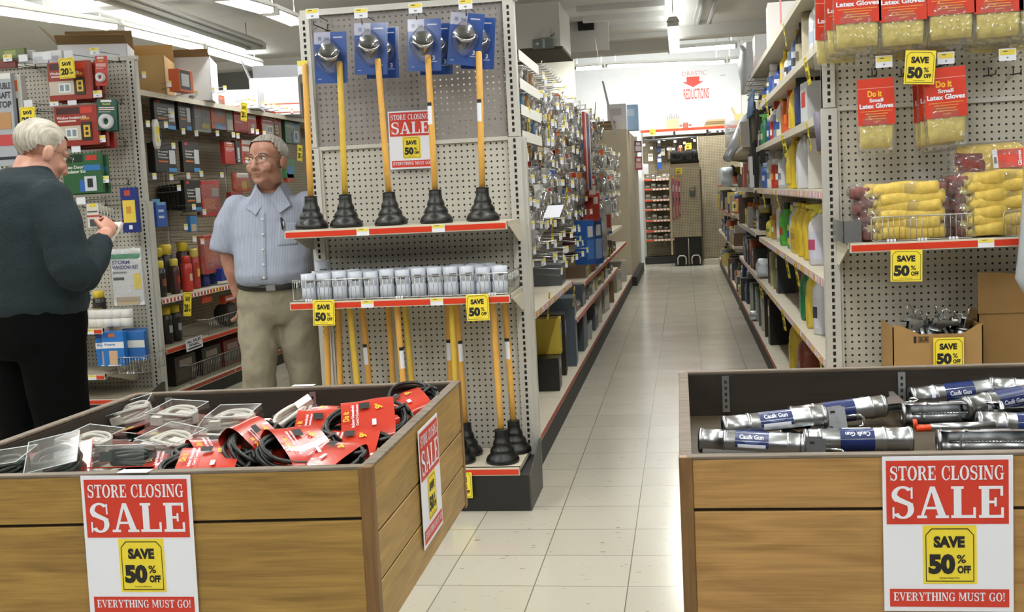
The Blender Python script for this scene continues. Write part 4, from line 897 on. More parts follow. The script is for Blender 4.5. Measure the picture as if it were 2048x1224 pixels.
# ---- cartons on the base of the right end unit
CARTON = mat('#a27e4c', .7, 0, .06, .05, 7); CARTON_D = mat('#8a6a3c', .75, 0, .06, .05, 7)
x0, x1 = AY(1785, 650, 4.29).x, AY(1966, 652, 4.29).x; zt = AY(1876, 668, 4.29).z; zb_ = .194
t = thing('cardboard_carton', 'open cardboard carton full of caulk guns under the glove shelf', 'carton', ((x0+x1)/2, 4.29, zb_)); w = (x1-x0)/2; h = zt-zb_; D = .25; k = .004
m = MB(); m.box(-w, w, 0, k, 0, h, CARTON); m.box(-w, w, D-k, D, 0, h, CARTON_D); m.box(-w, -w+k, 0, D, 0, h+.03, CARTON); m.box(w-k, w, 0, D, 0, h+.03, CARTON); m.box(-w, w, 0, D, 0, k, CARTON)
m.prism([(-w, h), (-w+.10, h), (-w+.03, h+.035), (-w, h+.035)], k, CARTON, 'y', 0); m.prism([(w-.07, h), (w, h), (w, h+.035), (w-.02, h+.03)], k, CARTON, 'y', 0); m.build('box_body', t)
m = MB(); m.box(-w*.9, w*.9, .02, D-.02, h*.55, h*.60, CARTON_D); m.build('inner_board', t)
m = MB(); z = h-.012; m.box(-w+.075, -w+.085, -.0008, 0, z-.02, z+.005, INK); m.box(-w+.09, -w+.13, -.0008, 0, z-.02, z+.006, mat('#7b5c34', .7)); text_sans(m, '2.5', -w+.094, -w+.126, z-.014, z+.001, INK, -.0012, .03); m.build('print_mark', t)
p = AY(1897, 675, 4.28); save_card('save_card', 'yellow save 50 percent card on the front of the carton of caulk guns', .108, .12, loc=(p.x, 4.280, p.z), rot=(0, 0, 0))
cx, cyy = (x0+x1)/2, 4.40
for i, (du, v, yaw, pit, rol) in enumerate([(1822, 672, 20, 80, 0), (1838, 662, 160, 76, 60), (1850, 680, 40, 78, 120), (1868, 668, -30, 72, 30), (1885, 662, 180, 74, 90), (1905, 676, 60, 76, 200), (1925, 668, 10, 76, 40), (1936, 680, 140, 80, 0), (1893, 686, -60, 70, 150)]):
    p = AY(du, v, 4.39+.03*(i % 3)); e = (Matrix.Rotation(math.radians(yaw), 3, 'Z') @ Matrix.Rotation(math.radians(-pit), 3, 'Y') @ Matrix.Rotation(math.radians(rol), 3, 'X'))
    ax = e @ V((1, 0, 0)); loc = V((p.x, p.y, p.z))-ax*.095
    gun(loc, e.to_euler(), 'caulk gun standing handle up in the open cardboard carton', 'caulk guns in the cardboard carton')
x0 = AY(1955, 600, 4.42).x; zt = AY(1960, 545, 4.42).z
t = thing('cardboard_carton', 'tall brown carton with a rounded torn flap at the right edge', 'carton', (x0, 4.42, .194)); h = zt-.194
m = MB(); m.box(0, .46, 0, .005, 0, h*.82, CARTON_D); m.box(0, .46, .14, .145, 0, h*.8, CARTON_D); m.box(0, .005, 0, .145, 0, h*.82, CARTON_D); m.box(.455, .46, 0, .145, 0, h*.8, CARTON_D); m.build('box_body', t)
m = MB(); m.prism([(0, h*.80), (.46, h*.80), (.46, h*.70), (.36, h*.70)][:2]+[(.30, h*.86), (.24, h*.93), (.16, h*.985), (.06, h), (0, h)], .004, CARTON_D, 'y', -.006); m.build('flap', t)
m = MB(); rs = []
for j, (z, w0, off) in enumerate([(0, .015, .03), (.08, .04, .012), (.18, .035, .02), (.4, .028, .03), (.7, .025, .032), (.9, .022, .034)]): rs.append([(off+w0*math.cos(2*PI*i/12)+.002*math.sin(3*i+j), .03*math.sin(2*PI*i/12), z) for i in range(12)])
p = AY(2046, 600, 4.20); m.rings(rs, mat('#a9afb6', .35, 0, .05, .3, 20)); o = m.build('plastic_bag', loc=(p.x+.0, 4.20, p.z)); tag(o, 'pale grey plastic bag hanging at the right picture edge', 'bag')
# ================================================================ right-hand shelving run: bottles, jugs and cans
XF = .575; XB = 1.03
SHZ = {1: 2.228, 2: 1.928, 3: 1.632, 4: 1.314, 5: .944, 6: .60}
run('shelving_run', 'long beige shelving run of cleaners and paints along the right of the aisle', 1.06, XF, 4.70, 19.1, 2.45, 10,
    [(0, 0, 3.2, SHZ[1], .485, 0), (0, 0, 2.55, SHZ[2], .485, 0), (0, 0, 2.9, SHZ[3], .485, 0), (0, 0, 2.95, SHZ[4], .485, 2), (0, 0, 2.85, SHZ[5], .485, 2), (0, 0, 5.1, SHZ[6], .485, 2),
     (3, .1, 2.2, .96, .49, 0), (3, .1, 3.0, 1.32, .49, 0), (4, .2, 4.0, 1.72, .49, 0), (6, 0, 4.0, .62, .48, 2), (6, .2, 3.8, 1.0, .48, 1), (7, .1, 2.9, 1.36, .48, 1)], PEG_S, .11)
def lab(mb, r, z0, z1, m, a0=100, a1=260, n=8, sx=1, sy=1, k=1.012):
    vs = []
    for i in range(n+1):
        w = math.radians(a0+(a1-a0)*i/n); vs += [(r*k*sx*math.cos(w), r*k*sy*math.sin(w), z0), (r*k*sx*math.cos(w), r*k*sy*math.sin(w), z1)]
    mb.add(vs, [(2*i, 2*i+1, 2*i+3, 2*i+2) for i in range(n)], m, True)
def C(c): return mat(c, .38, 0, 0, 0) if isinstance(c, str) else c
def bottle(kind, h, w, c, cap, lb=None, lb2=None, label='', cat='bottle', group=None):
    """one container: body, cap, label; faces -x"""
    nm = {'can': 'spray_can', 'bottle': 'bottle', 'jug': 'jug', 'tin': 'metal_tin', 'cone': 'bottle', 'trigger': 'spray_bottle', 'tube': 'caulk_tube'}[kind]
    t = thing(nm, label, {'can': 'can', 'tin': 'tin', 'jug': 'jug', 'tube': 'tube'}.get(kind, 'bottle'), group=group); r = w/2; b, k, l = MB(), MB(), MB(); c, cap = C(c), C(cap)
    if kind == 'can':
        b.lathe([(r*.92, 0), (r, .004), (r, h*.76), (r*.8, h*.8)], c, 16); k.lathe([(r*.82, h*.78), (r*.84, h*.97), (r*.74, h)], cap, 16); lab(l, r, h*.12, h*.66, C(lb or '#e8e8ea')); lab(l, r, h*.3, h*.5, C(lb2 or '#3a4a8a'), 130, 230, 8, 1, 1, 1.02)
    elif kind == 'tube':
        b.lathe([(r, 0), (r, h*.82), (r*.4, h*.86)], c, 14); k.lathe([(r*.35, h*.85), (r*.12, h)], cap, 10); lab(l, r, h*.1, h*.7, C(lb or '#e8e8ea'))
    elif kind in ('bottle', 'cone', 'trigger'):
        pr = [(r*.92, 0), (r, .006), (r, h*.62), (r*.9, h*.7), (r*.42, h*.82), (r*.36, h*.86)] if kind != 'cone' else [(r, 0), (r, .01), (r*.55, h*.5), (r*.3, h*.88), (r*.28, h*.9)]
        b.lathe(pr, c, 18, sy=.75 if kind == 'trigger' else 1)
        if kind == 'trigger':
            k.lathe([(r*.38, h*.84), (r*.3, h*.92)], cap, 10); k.prism([(-r*1.1, h*.98), (r*.6, h), (r*.6, h*.9), (-r*.2, h*.9), (-r*.5, h*.8), (-r*.7, h*.8), (-r*.5, h*.9), (-r*1.1, h*.93)], r*.5, cap, 'y', -r*.25)
        else: k.lathe([(r*.42, h*.85), (r*.42, h*.97), (r*.36, h)], cap, 14)
        lab(l, r if kind != 'cone' else r*.85, h*.1, h*.55 if kind != 'cone' else h*.3, C(lb or '#e8e8ea'), sy=.75 if kind == 'trigger' else 1); lab(l, r if kind != 'cone' else r*.86, h*.25, h*.42, C(lb2 or '#c0392b'), 130, 230, 8, 1, .75 if kind == 'trigger' else 1, 1.02)
    elif kind == 'jug':
        d = w*.62; N = 20; rs = []
        for z, s in [(0, .94), (.01, 1), (h*.60, 1), (h*.72, .9), (h*.84, .5), (h*.9, .26), (h*.94, .24)]:
            off = d*.2*(1-s); rs.append([(math.copysign(abs(math.cos(2*PI*i/N))**.45, math.cos(2*PI*i/N))*d/2*s, off+math.copysign(abs(math.sin(2*PI*i/N))**.45, math.sin(2*PI*i/N))*w/2*s, z) for i in range(N)])
        b.rings(rs, c); b.tube([(0, -w*.08, h*.88), (0, -w*.36, h*.84), (0, -w*.44, h*.7), (0, -w*.40, h*.56)], [w*.07, w*.09, w*.09, w*.08], c, 10)
        k.lathe([(w*.15, 0), (w*.15, h*.07), (w*.12, h*.08)], cap, 14, c=(0, d*.15, h*.92)); l.box(-d/2-.0015, -d/2+.002, -w*.36, w*.36, h*.1, h*.5, C(lb or '#e8e8ea')); l.box(-d/2-.0022, -d/2-.0012, -w*.3, w*.3, h*.28, h*.4, C(lb2 or '#c0392b'))
    elif kind == 'tin':
        d = w*.55; b.box(-d/2, d/2, -w/2, w/2, 0, h*.93, c); k.lathe([(.016, h*.93), (.016, h)], cap, 12, c=(0, w*.25, 0)); l.box(-d/2-.001, -d/2, -w*.42, w*.42, h*.1, h*.8, C(lb or '#e8e8ea')); l.box(-d/2-.0018, -d/2-.0008, -w*.3, w*.3, h*.4, h*.72, C(lb2 or '#c0392b'))
    b.build('body', t, bevel=.003 if kind == 'tin' else 0); k.build('cap', t); l.build('label', t); return t
def cart(h, w, d, c, c2, label, cat='box', name='product_box', group=None, art='#d9d9d9'):
    t = thing(name, label, cat, group=group); MB().box(-d/2, d/2, -w/2, w/2, 0, h, C(c)).build('box_body', t)
    MB().box(-d/2-.001, -d/2, -w*.4, w*.4, h*.12, h*.55, C(c2)).box(-d/2-.0015, -d/2-.0005, -w*.3, w*.3, h*.62, h*.86, C(art)).build('label', t); return t
ROWN = {1: 'top', 2: 'second', 3: 'third', 4: 'fourth', 5: 'fifth', 6: 'sixth', 0: 'bottom'}
def on_row(s, u, build, xoff=.10, back=1, gap=.12):
    z = SHZ[s] if s else .147; x = XF+xoff; y = max(4.80, y_at(u, x, z)); o = build; o.location = (x, y, z+.001); o.rotation_euler = (0, 0, _r2.uniform(-.12, .12))
    for k in range(back): q = dup(o, (x+gap*(k+1), y+_r2.uniform(-.01, .01), z+.001), None, o['label']+', rear one')
    return o
_r2 = random.Random(11)
Y, Wc, Bc, Rc, Kc, Oc = '#e3c13a', '#e6e6ea', '#2c4f9c', '#c23527', '#1d1d1f', '#e0742a'
IT = {
 2: [(1527, 'bottle', .17, .07, '#2a2a2c', Y, Y, '#1d1d1f', 'black and yellow bottle'), (1534, 'bottle', .19, .075, Bc, Y, Y, Wc, 'blue bottle with yellow cap'), (1543, 'can', .2, .066, Wc, '#9db3da', '#4a78b8', Wc, 'pale blue spray can'), (1550, 'can', .26, .075, Wc, Wc, '#3b5fae', Bc, 'tall white and blue spray can'),
     (1561, 'bottle', .2, .08, Bc, Kc, Wc, Bc, 'blue bottle with white label'), (1573, 'bottle', .25, .075, Y, Y, '#c9c4b0', Y, 'tall yellow bottle'), (1581, 'bottle', .21, .07, Wc, Wc, '#3f4047', Wc, 'white bottle with dark label'), (1590, 'bottle', .23, .07, '#5b6f95', '#a9b2c4', '#c9cede', Bc, 'grey blue bottle'), (1599, 'bottle', .265, .085, '#4d6288', '#d9a53a', '#cfd6dd', '#39424f', 'blue grey bottle with amber cap'), (1606, 'bottle', .30, .075, '#34332f', Kc, '#c2b89a', '#6b6250', 'dark bottle with black pump top'),
     (1622, 'tube', .33, .085, '#b8a987', '#d9d9d6', '#cfc6ac', '#a09170', 'tan cardboard tube'), (1629, 'tube', .2, .05, Wc, Wc, '#cfcfd4', Bc, 'small white tube'), (1641, 'bottle', .3, .1, '#e8e9ee', Wc, '#dfe2ee', '#b7c4e2', 'large white bottle')],
 3: [(1521, 'bottle', .17, .06, Wc, Wc, '#dfdfe3', '#8aa0c8', 'small white bottle'), (1532, 'trigger', .27, .08, '#2f7a52', '#5fae4a', '#3c8b61', '#d8d8a8', 'green trigger spray bottle'), (1543, 'can', .22, .066, Bc, Wc, '#34539f', Wc, 'blue and white spray can'), (1550, 'can', .20, .066, Rc, Wc, '#b33a32', Wc, 'red spray can'), (1558, 'can', .28, .07, Wc, Rc, '#7e93bd', Bc, 'white can with red cap'), (1565, 'bottle', .29, .075, Wc, Y, '#e7e0c0', Bc, 'white bottle with yellow cap'), (1573, 'tin', .25, .09, Oc, '#b5501d', '#c75b22', Oc, 'orange rectangular tin'), (1583, 'cone', .31, .1, '#cf5326', '#b5431c', '#c24b22', '#e0702f', 'orange cone-necked bottle'),
     (1597, 'jug', .29, .16, '#e6c93c', Y, '#e9cf4e', '#d6b22f', 'yellow jug'), (1611, 'can', .29, .11, '#23345f', Kc, '#2b3d70', '#2b3d70', 'dark blue can'), (1627, 'tin', .235, .17, '#c9cbd0', '#b5b5b5', '#dfe1e6', '#c8382a', 'silver tin with red label')],
 4: [(1521, 'tube', .26, .055, Wc, Wc, '#d6dae4', Bc, 'slim white caulk tube'), (1527, 'tube', .24, .055, '#bcc0c6', Wc, '#aab2c4', Bc, 'grey caulk tube'), (1534, 'can', .20, .07, '#5d82c4', '#9fb2d8', '#3f68b8', Wc, 'light blue can'), (1546, 'trigger', .28, .085, '#d9dade', '#cfd2da', '#e2d9c6', '#7a7f8c', 'white trigger spray bottle'), (1554, 'can', .21, .075, Rc, Wc, '#b4372b', '#e0a33a', 'red can with white lid'), (1562, 'can', .2, .07, '#a93229', '#c9c9cc', '#b03a31', Wc, 'dark red can'), (1573, 'bottle', .24, .10, '#bfc1c6', '#8f9299', '#d4d6da', '#77808c', 'silver grey bottle'),
     (1596, 'jug', .31, .17, '#e8cb3f', Y, '#e8cb3f', '#e0bf38', 'yellow jug with screw cap'), (1614, 'jug', .325, .17, '#e3e4ea', '#dcdde6', '#e3e4ea', '#3c3f48', 'white jug with dark slots'), (1634, 'tin', .27, .15, '#d9d5cc', '#c9c9c9', '#cdb7ad', '#5b7fa9', 'pale tin with printed label')],
 5: [(1546, 'bottle', .16, .1, '#d7c94a', '#d9cf77', '#c9bf5c', '#77863a', 'squat yellow green bottle'), (1553, 'can', .18, .07, '#c9a14a', '#e0872f', '#b98e3f', '#e6e0c8', 'ochre can with orange cap'), (1561, 'tube', .27, .05, '#e4e6ec', Wc, '#dfe2ea', '#c7ccd8', 'white tube standing alone'), (1576, 'bottle', .28, .10, '#57ae44', '#26322a', '#4f9e40', '#b3372b', 'bright green bottle with black cap'), (1587, 'bottle', .27, .07, '#3c9a50', '#d9d079', '#d6c33f', '#2c5ba0', 'green bottle with yellow label'),
     (1596, 'jug', .29, .15, '#c9cad0', '#b9bac2', '#c9cad0', '#a8abb8', 'grey jug'), (1604, 'jug', .29, .16, '#e2c437', '#d7ba35', '#dcbc33', '#b8922c', 'yellow jug, first of three'), (1614, 'jug', .29, .16, '#e2c437', '#d7ba35', '#dcbc33', '#b8922c', 'yellow jug, second of three'), (1626, 'jug', .29, .16, '#e2c437', '#d7ba35', '#dcbc33', '#b8922c', 'yellow jug, third of three'), (1645, 'trigger', .30, .13, '#d8d8e0', '#e0d55c', '#cfcfe0', '#b34a6a', 'white and pink bottle with yellow nozzle')],
 6: [(1510, 'can', .2, .08, '#57534a', '#8a7c3c', '#6a6456', '#b8a84a', 'dark can with yellow band'), (1606, 'tin', .27, .07, '#8a5648', '#7a4a3d', '#94685a', '#b8897a', 'reddish brown slim tin'), (1612, 'tin', .28, .06, '#6c5d50', '#5b4e44', '#7d6b5c', '#97836f', 'brown slim tin'), (1619, 'jug', .30, .15, '#2f7d50', '#27402f', '#2f8a55', '#2a7549', 'large green jug'), (1634, 'jug', .32, .17, '#d7bd48', '#3a3324', '#d7bd48', '#cbb042', 'large yellow jug'), (1648, 'bottle', .33, .10, '#d9dbe4', Wc, '#cdd0dc', '#3e4152', 'tall white bottle beside the upright')],
}
for s, items in IT.items():
    for u, kd, h, w, c, cp, l1, l2, desc in items:
        on_row(s, u, bottle(kd, h, w, c, cp, l1, l2, '%s on the %s shelf, right run' % (desc, ROWN[s])), .09, 1 if kd != 'jug' else 1, .15 if kd in ('jug', 'tin') else .1)
# white cartons and a wrapped bale on the top board
on_row(1, 1580, cart(.36, .30, .3, '#e6e4e4', '#d8d5d5', 'white carton with printed side on the top shelf of the right run, nearest', 'carton', 'cardboard_carton', art='#c9c4c6'), .20, 0)
on_row(1, 1546, cart(.34, .34, .3, '#dedcdd', '#c8402f', 'white carton with a red panel on the top shelf of the right run', 'carton', 'cardboard_carton', art='#6a6668'), .20, 0)
on_row(1, 1522, cart(.46, .36, .32, '#e4e3e5', '#d5d3d6', 'large white carton on the top shelf of the right run, behind the red-panelled one', 'carton', 'cardboard_carton', art='#b5b2b6'), .20, 0)
m = MB(); puffy(m, .26, .46, .6, mat('#dfe2e8', .4, 0, .04, .3, 14), seed=12, amp=.02, c=(0, 0, .23)); o = m.build('wrapped_bale'); tag(o, 'white plastic wrapped bale at the far end of the top shelf of the right run', 'bale'); on_row(1, 1508, o, .14, 0)
m = MB(); m.box(-.004, .0, -.035, .035, 0, .5, mat('#d98a86', .5)); o = m.build('paper_sign', loc=(XF-.006, y_at(1564, XF, 2.3), 2.235)); tag(o, 'narrow pink and white paper strip taped to the top board of the right run', 'sign')
# books, boxes and sheets on the lower shelves
for u, h, w, c, c2, desc in [(1522, .22, .13, '#2d74b8', '#e0d27a', 'blue box with yellow panel'), (1553, .26, .05, '#4a4236', '#6b6350', 'dark brown book-like box'), (1558, .25, .06, '#b8b09a', '#8a846f', 'beige slim box'), (1564, .27, .07, '#8c8a38', '#3b3f2c', 'olive and black box'), (1572, .28, .10, '#35393c', '#7b828c', 'black box with grey label')]:
    on_row(6, u, cart(h, w, .12, c, c2, desc+' on the sixth shelf of the right run'), .10, 1, .14)
m = MB(); puffy(m, .16, .15, .18, mat('#c9ced4', .3, 0, .05, .8, 22), seed=3, amp=.012, c=(0, 0, .075)); o = m.build('plastic_bag'); tag(o, 'crumpled white plastic bag on the sixth shelf of the right run', 'bag'); on_row(6, 1535, o, .07, 0)
for u, h, w, c, c2, desc in [(1499, .22, .06, '#a7a294', '#7e7a6e', 'grey slim box'), (1503, .23, .05, '#8d8a80', '#b3ab98', 'pale slim box'), (1508, .22, .06, '#7a4632', '#a89a80', 'brown slim box'), (1514, .25, .09, '#28324a', '#55607a', 'dark navy box'), (1522, .26, .05, '#b4b0a4', '#8c8878', 'light grey slim box'), (1530, .30, .05, '#2f5844', '#9aa492', 'green edged slim box'), (1536, .30, .06, '#9c9c96', '#d0d0c8', 'grey slim sheet box'), (1542, .31, .05, '#4d5a52', '#8b9489', 'grey green slim box'), (1548, .31, .06, '#b9b3a2', '#7c7461', 'beige slim sheet box'), (1556, .33, .08, '#25221d', '#a07a4a', 'black box with amber print'), (1566, .34, .09, '#191815', '#4c4436', 'tall black box')]:
    on_row(0, u, cart(h, w, .2, c, c2, desc+' on the bottom deck of the right run'), .13, 0)
o = bottle('jug', .36, .21, '#7d3a2c', '#c9b23e', '#8c4a3a', '#2f4d9c', 'dark red jug with blue label on the bottom deck of the right run'); on_row(0, 1622, o, .12, 0)
o = bottle('jug', .37, .2, '#d2b63c', '#c9b23e', '#d2b63c', '#c0a338', 'yellow jug with big handle on the bottom deck of the right run'); on_row(0, 1600, o, .12, 0)
m = MB(); puffy(m, .1, .08, .14, mat('#c9ccd0', .25, .3, .1, .8, 30), seed=8, amp=.01, c=(0, 0, .04)); o = m.build('plastic_bag'); tag(o, 'shiny crumpled bag on the bottom deck of the right run', 'bag'); on_row(0, 1512, o, .03, 0)
# purple wrapped pole tool clipped at the near upright
p = AX(1632, 272, .60); m = MB(); m.tube([(0, 0, .085), (0, .01, -.075)], [.022, .026], mat('#6f6a7c', .5), 12); m.tube([(0, .01, -.075), (0, .012, -.092)], [.022, .014], mat('#b0835a', .6), 12); o = m.build('paint_roller_cover', loc=(.575, 4.80, p.z), rot=(0, -.12, 0)); tag(o, 'purple grey roller sleeve hanging by the right steel upright', 'roller cover')
# yellow save cards hanging from the shelf edges (edge-on from the aisle)
for s, u in [(1, 1565), (2, 1609), (2, 1531), (3, 1565), (3, 1612), (4, 1524), (4, 1551), (5, 1571), (5, 1589), (6, 1520), (6, 1564), (6, 1638), (0, 1531)]:
    z = SHZ[s]-.012 if s else .16; y = y_at(u, XF-.01, z-.05)
    save_card('save_card', 'yellow save card hanging from the %s shelf edge, right run, %s' % (ROWN[s], 'far one' if u < 1535 else 'middle one' if u < 1575 else 'near one'), .062, .125, loc=(XF-.008, y, z), rot=(math.radians(8), math.radians(_r2.uniform(-8, 8)), math.radians(-90+_r2.uniform(-2, 14))))
# ---- farther bays
for i, u in enumerate((1502, 1511, 1520)): o = bottle('can', .21, .072, '#d7d9e2', '#df7a2c', '#dadce4', '#8f97ab', 'white spray can with orange cap on the far shelf, %s of three' % ('left', 'middle', 'right')[i]); z = .961; o.location = (.66, y_at(u+1, .66, z), z)
for i in range(16):
    y = 9.35+.05*i; x = .60+.06*(i % 3); L = _r2.uniform(.5, .75); m = MB(); m.tube([(0, 0, 0), (.01, .0, -L*.45), (0, 0, -L*.5)], .008, mat(_r2.choice(('#2a2520', '#3b3025', '#1e1c1a', '#5a4a30')), .5), 7); m.box(-.018, .018, -.02, .02, -L, -L*.5, mat(_r2.choice(('#1f1d1b', '#2d2a26', '#4a4436')), .8))
    o = m.build('paint_brush', loc=(x, y, 2.02-.02*(i % 4))); tag(o, 'long black handled brush hanging in a bunch at the end of the bottle shelves', 'brush', 'black brushes hanging on the right run')
for i in range(7):
    y = 9.4+.09*i; m = MB(); m.tube([(0, 0, 0), (-.02, .02, -.2)], .012, mat('#7e9bc6', .4), 7); o = m.build('paint_brush', loc=(.60, y, 2.12)); tag(o, 'blue handled brush standing above the black brushes on the right run', 'brush', 'blue brushes above the black ones')
m = MB()
for k in range(5): m.tube([(.0, -.05, .04*k), (.3, -.05, .04*k), (.3, .7, .04*k), (0, .7, .04*k)], .004, WIRE, 5, closed=True)
tag(m.build('wire_rack', loc=(.58, 9.3, 2.08)), 'chrome wire rack above the hanging brushes on the right run', 'wire rack')
p = AX(1440, 300, .5); q = AX(1478, 240, .62); m = MB(); m.tube([(0, 0, 0), (q.x-.5+.1, 0.4, .42)], .05, mat('#c9ced6', .25, .2), 12); tag(m.build('paper_roll', loc=(.46, 11.6, 1.62)), 'silver grey roll leaning across the far shelves of the right run', 'roll')
m = MB(); puffy(m, .3, .28, .4, clear_plastic('bag_clear', (1, 1, 1), .15, .8, 20, .35), seed=2, amp=.02); tag(m.build('plastic_bag', loc=(.62, 12.4, 1.90)), 'clear plastic bag on the highest far shelf of the right run', 'bag')
m = MB(); puffy(m, .12, .2, .3, mat('#ccd6de', .3), seed=2, amp=.01); tag(m.build('plastic_bottle_pack', loc=(.47, 12.2, 1.44)), 'pale bottle pack sticking out over the far aisle on the right run', 'bottle pack')
pal = ['#8f8c86', '#6d6a64', '#b9b5ac', '#3c3a37', '#4c5f86', '#a4553c', '#c7b25a', '#d8d8da', '#5b4634', '#7a8a94', '#35383c', '#9a8f78']
for bz, y0, y1, zz in [(0, 9.9, 12.2, .605), (1, 9.5, 11.5, .963), (2, 9.5, 12.2, 1.323), (3, 10.9, 14.8, 1.722), (4, 13.4, 18.5, .622), (5, 13.6, 18.5, 1.003), (6, 14.9, 17.5, 1.362), (7, 11.5, 18.6, .147)]:
    y = y0+.05
    while y < y1:
        w = _r2.uniform(.07, .22); h = _r2.uniform(.1, .27); c, c2 = _r2.choice(pal), _r2.choice(pal); rn = ('sixth', 'fifth', 'fourth', 'third', 'sixth', 'fifth', 'fourth', 'bottom')[bz]
        if _r2.random() < .45: o = cart(h, w, .2, c, c2, 'small dim product box in the far bays of the right run', group='small boxes in the far bays of the right run')
        else: o = bottle(_r2.choice(('can', 'bottle', 'tin')), h, min(w, .11), c, _r2.choice(pal), c2, _r2.choice(pal), 'small dim container in the far bays of the right run', group='containers in the far bays of the right run')
        o.location = (.575+.10+_r2.uniform(-.03, .03), y+w/2, zz); y += w+_r2.uniform(.01, .06)
t = thing('folded_umbrella', 'blue and maroon folded umbrella leaning at the far end of the right run', 'umbrella', (.56, 12.2, .0), (.0, .16, 0)); m = MB(); m.lathe([(.008, .25), (.05, .7), (.035, .95), (.01, 1.0)], mat('#2c3487', .5), 12); m.build('canopy', t); MB().tube([(0, 0, 0), (0, 0, 1.1)], .006, STEEL, 6).build('shaft', t)
# ================================================================ middle shelving run: small hardware on hooks
MXS, MXF = -1.20, -.745
run('shelving_run', 'long shelving run of small hanging hardware left of the middle aisle', MXS, MXF, 5.075, 15.6, 2.2, 8,
    [(0, .12, 1.72, .775, .45, 2), (1, .9, 4.6, .50, .45, 1), (2, .5, 5.3, .68, .44, 1), (3, .2, 4.2, .90, .40, 0)], PEG_S, .13)
_r3 = random.Random(21)
def make_small(seed, c1, c2, w=.07, h=.11):
    rnd = random.Random(seed); t = thing('hardware_pack', '', 'blister pack')
    m = MB(); m.box(-.0015, 0, -w/2, w/2, -h, 0, C(c1)); m.box(0, .0006, -w*.44, w*.44, -h*.28, -h*.04, C(c2)); m.build('card', t)
    m = MB()
    for k in range(3): m.tube([(.008+.004*k, rnd.uniform(-.025, .025), -h*.4), (.012, rnd.uniform(-.025, .025), -h*.9)], rnd.uniform(.004, .009), rnd.choice((STEEL, CHROME, mat('#8d8577', .4, .7), mat('#6c5f4a', .5, .4))), 6)
    m.build('hardware', t); m = MB(); puffy(m, .034, h*.72, w*.95, CRINKLE, n=12, k=5, seed=seed, amp=.002, c=(.014, 0, -h*.6)); m.build('clear_bag', t); return t
kinds = [('grey', '#c4c4c2', '#d9d9d6'), ('red-topped', '#c9c7c4', '#b4382c'), ('dark', '#6c6a66', '#a9a6a0'), ('blue-topped', '#bfc3ca', '#3a5596'), ('tan', '#b39c72', '#d6cbb0'), ('white', '#d6d6d8', '#b3b2b0'), ('brown', '#6e5440', '#94836c'), ('orange-topped', '#9d9a95', '#c9672e')]
protos = [(n, Proto(lambda i=i, a=a, b=b: make_small(i, a, b, (.07, .09, .06, .08)[i % 4], (.11, .15, .09, .13)[(i*3) % 4]))) for i, (n, a, b) in enumerate(kinds)]
def make_arm(L=.3):
    t = thing('peg_hook', '', 'hook'); MB().tube([(-L, 0, .02), (-L, 0, 0), (-.01, 0, -.004), (.002, 0, .012)], .0028, STEEL, 5).tube([(-L, 0, .036), (.004, 0, .034)], .0024, STEEL, 5).build('wire', t)
    MB().box(.004, .0065, -.014, .014, .0, .042, PAPER).box(.0064, .0072, -.012, .012, .026, .040, TAGY).build('price_tag', t); return t
arm = Proto(make_arm)
ys = []; y = 5.25
while y < 14.6: ys.append(y); y += .165+.027*(y-5.25)
zs = [2.02, 1.90, 1.775, 1.65, 1.53, 1.405, 1.285, 1.165, 1.05, .95, .87]
np_, nh = 0, 0
for j, z in enumerate(zs):
    for i, y in enumerate(ys):
        if y < 6.1 and z > 1.60: continue
        if z > 2.0 and y > 11.5: continue
        if y > 9.0 and z < 1.0 or y < 6.9 and z < .9: continue
        if y > 10.5 and j % 2: continue
        y2 = y+_r3.uniform(-.05, .05); xf = -.775+_r3.uniform(-.05, .015); z2 = z+_r3.uniform(-.02, .02)
        if nh < 290:
            arm((xf, y2, z2), (0, _r3.uniform(-.03, .05), math.radians(_r3.uniform(-42, -8))), 'wire hook with white price tag among the hanging hardware of the middle run', 'hooks on the middle run'); nh += 1
        for k in range(2 if y < 8.6 else 1):
            if np_ >= 295: break
            n, pr = _r3.choice(protos); s = _r3.uniform(.8, 1.25)*(1 if y < 9 else 1.35)
            pr((xf-.03-.11*k-_r3.uniform(0, .03), y2, z2-.004), (_r3.uniform(-.1, .1), _r3.uniform(-.12, .12), math.radians(_r3.uniform(-35, 5))), '%s hardware pack hanging on the hooks of the middle run' % n, '%s packs hanging on the middle run' % n, (1.3, s, s)); np_ += 1
# white label strips with small goods under them, nearest bay
for i, z in enumerate((2.025, 1.89, 1.765, 1.64)):
    w = ('top', 'second', 'third', 'lowest')[i]; t = thing('label_strip', 'long white label strip beside the steel upright of the middle unit, %s of four' % w, 'label strip', (-.757, 5.36, z))
    MB().box(0, .003, 0, .74, -.022, .028, mat('#eeeee6', .5)).build('strip', t); m = MB()
    for q in (.02, .25, .5, .72): m.tube([(-.43, q, 0), (0, q, 0)], .003, STEEL, 5)
    m.build('arms', t)
    for k in range(7):
        c = ('#b08a52', '#51779a', '#8a7a5c', '#6d6f74', '#9c7a4a', '#77706a', '#a9a7a2')[(k*3+i*2) % 7]; m = MB(); puffy(m, .05, .075, .07, C(c), n=10, k=4, seed=k+9*i, amp=.003, c=(0, 0, -.062)); m.tube([(0, 0, 0), (0, 0, -.03)], .002, STEEL, 4)
        tag(m.build('small_part_bag', loc=(-.80-.02*(k % 2), 5.4+.1*k, z)), 'small bagged part hanging under the %s white label strip' % w, 'bag', 'small parts under the %s label strip' % w)
for k in range(9):
    m = MB(); m.tube([(-.36, 0, 0), (0, 0, 0), (.01, 0, .02)], .0035, CHROME, 5); tag(m.build('empty_hook', loc=(-.755, 6.2+.13*k, 2.07)), 'bare chrome hook in the top row of the middle run', 'hook', 'bare chrome hooks at the top of the middle run')
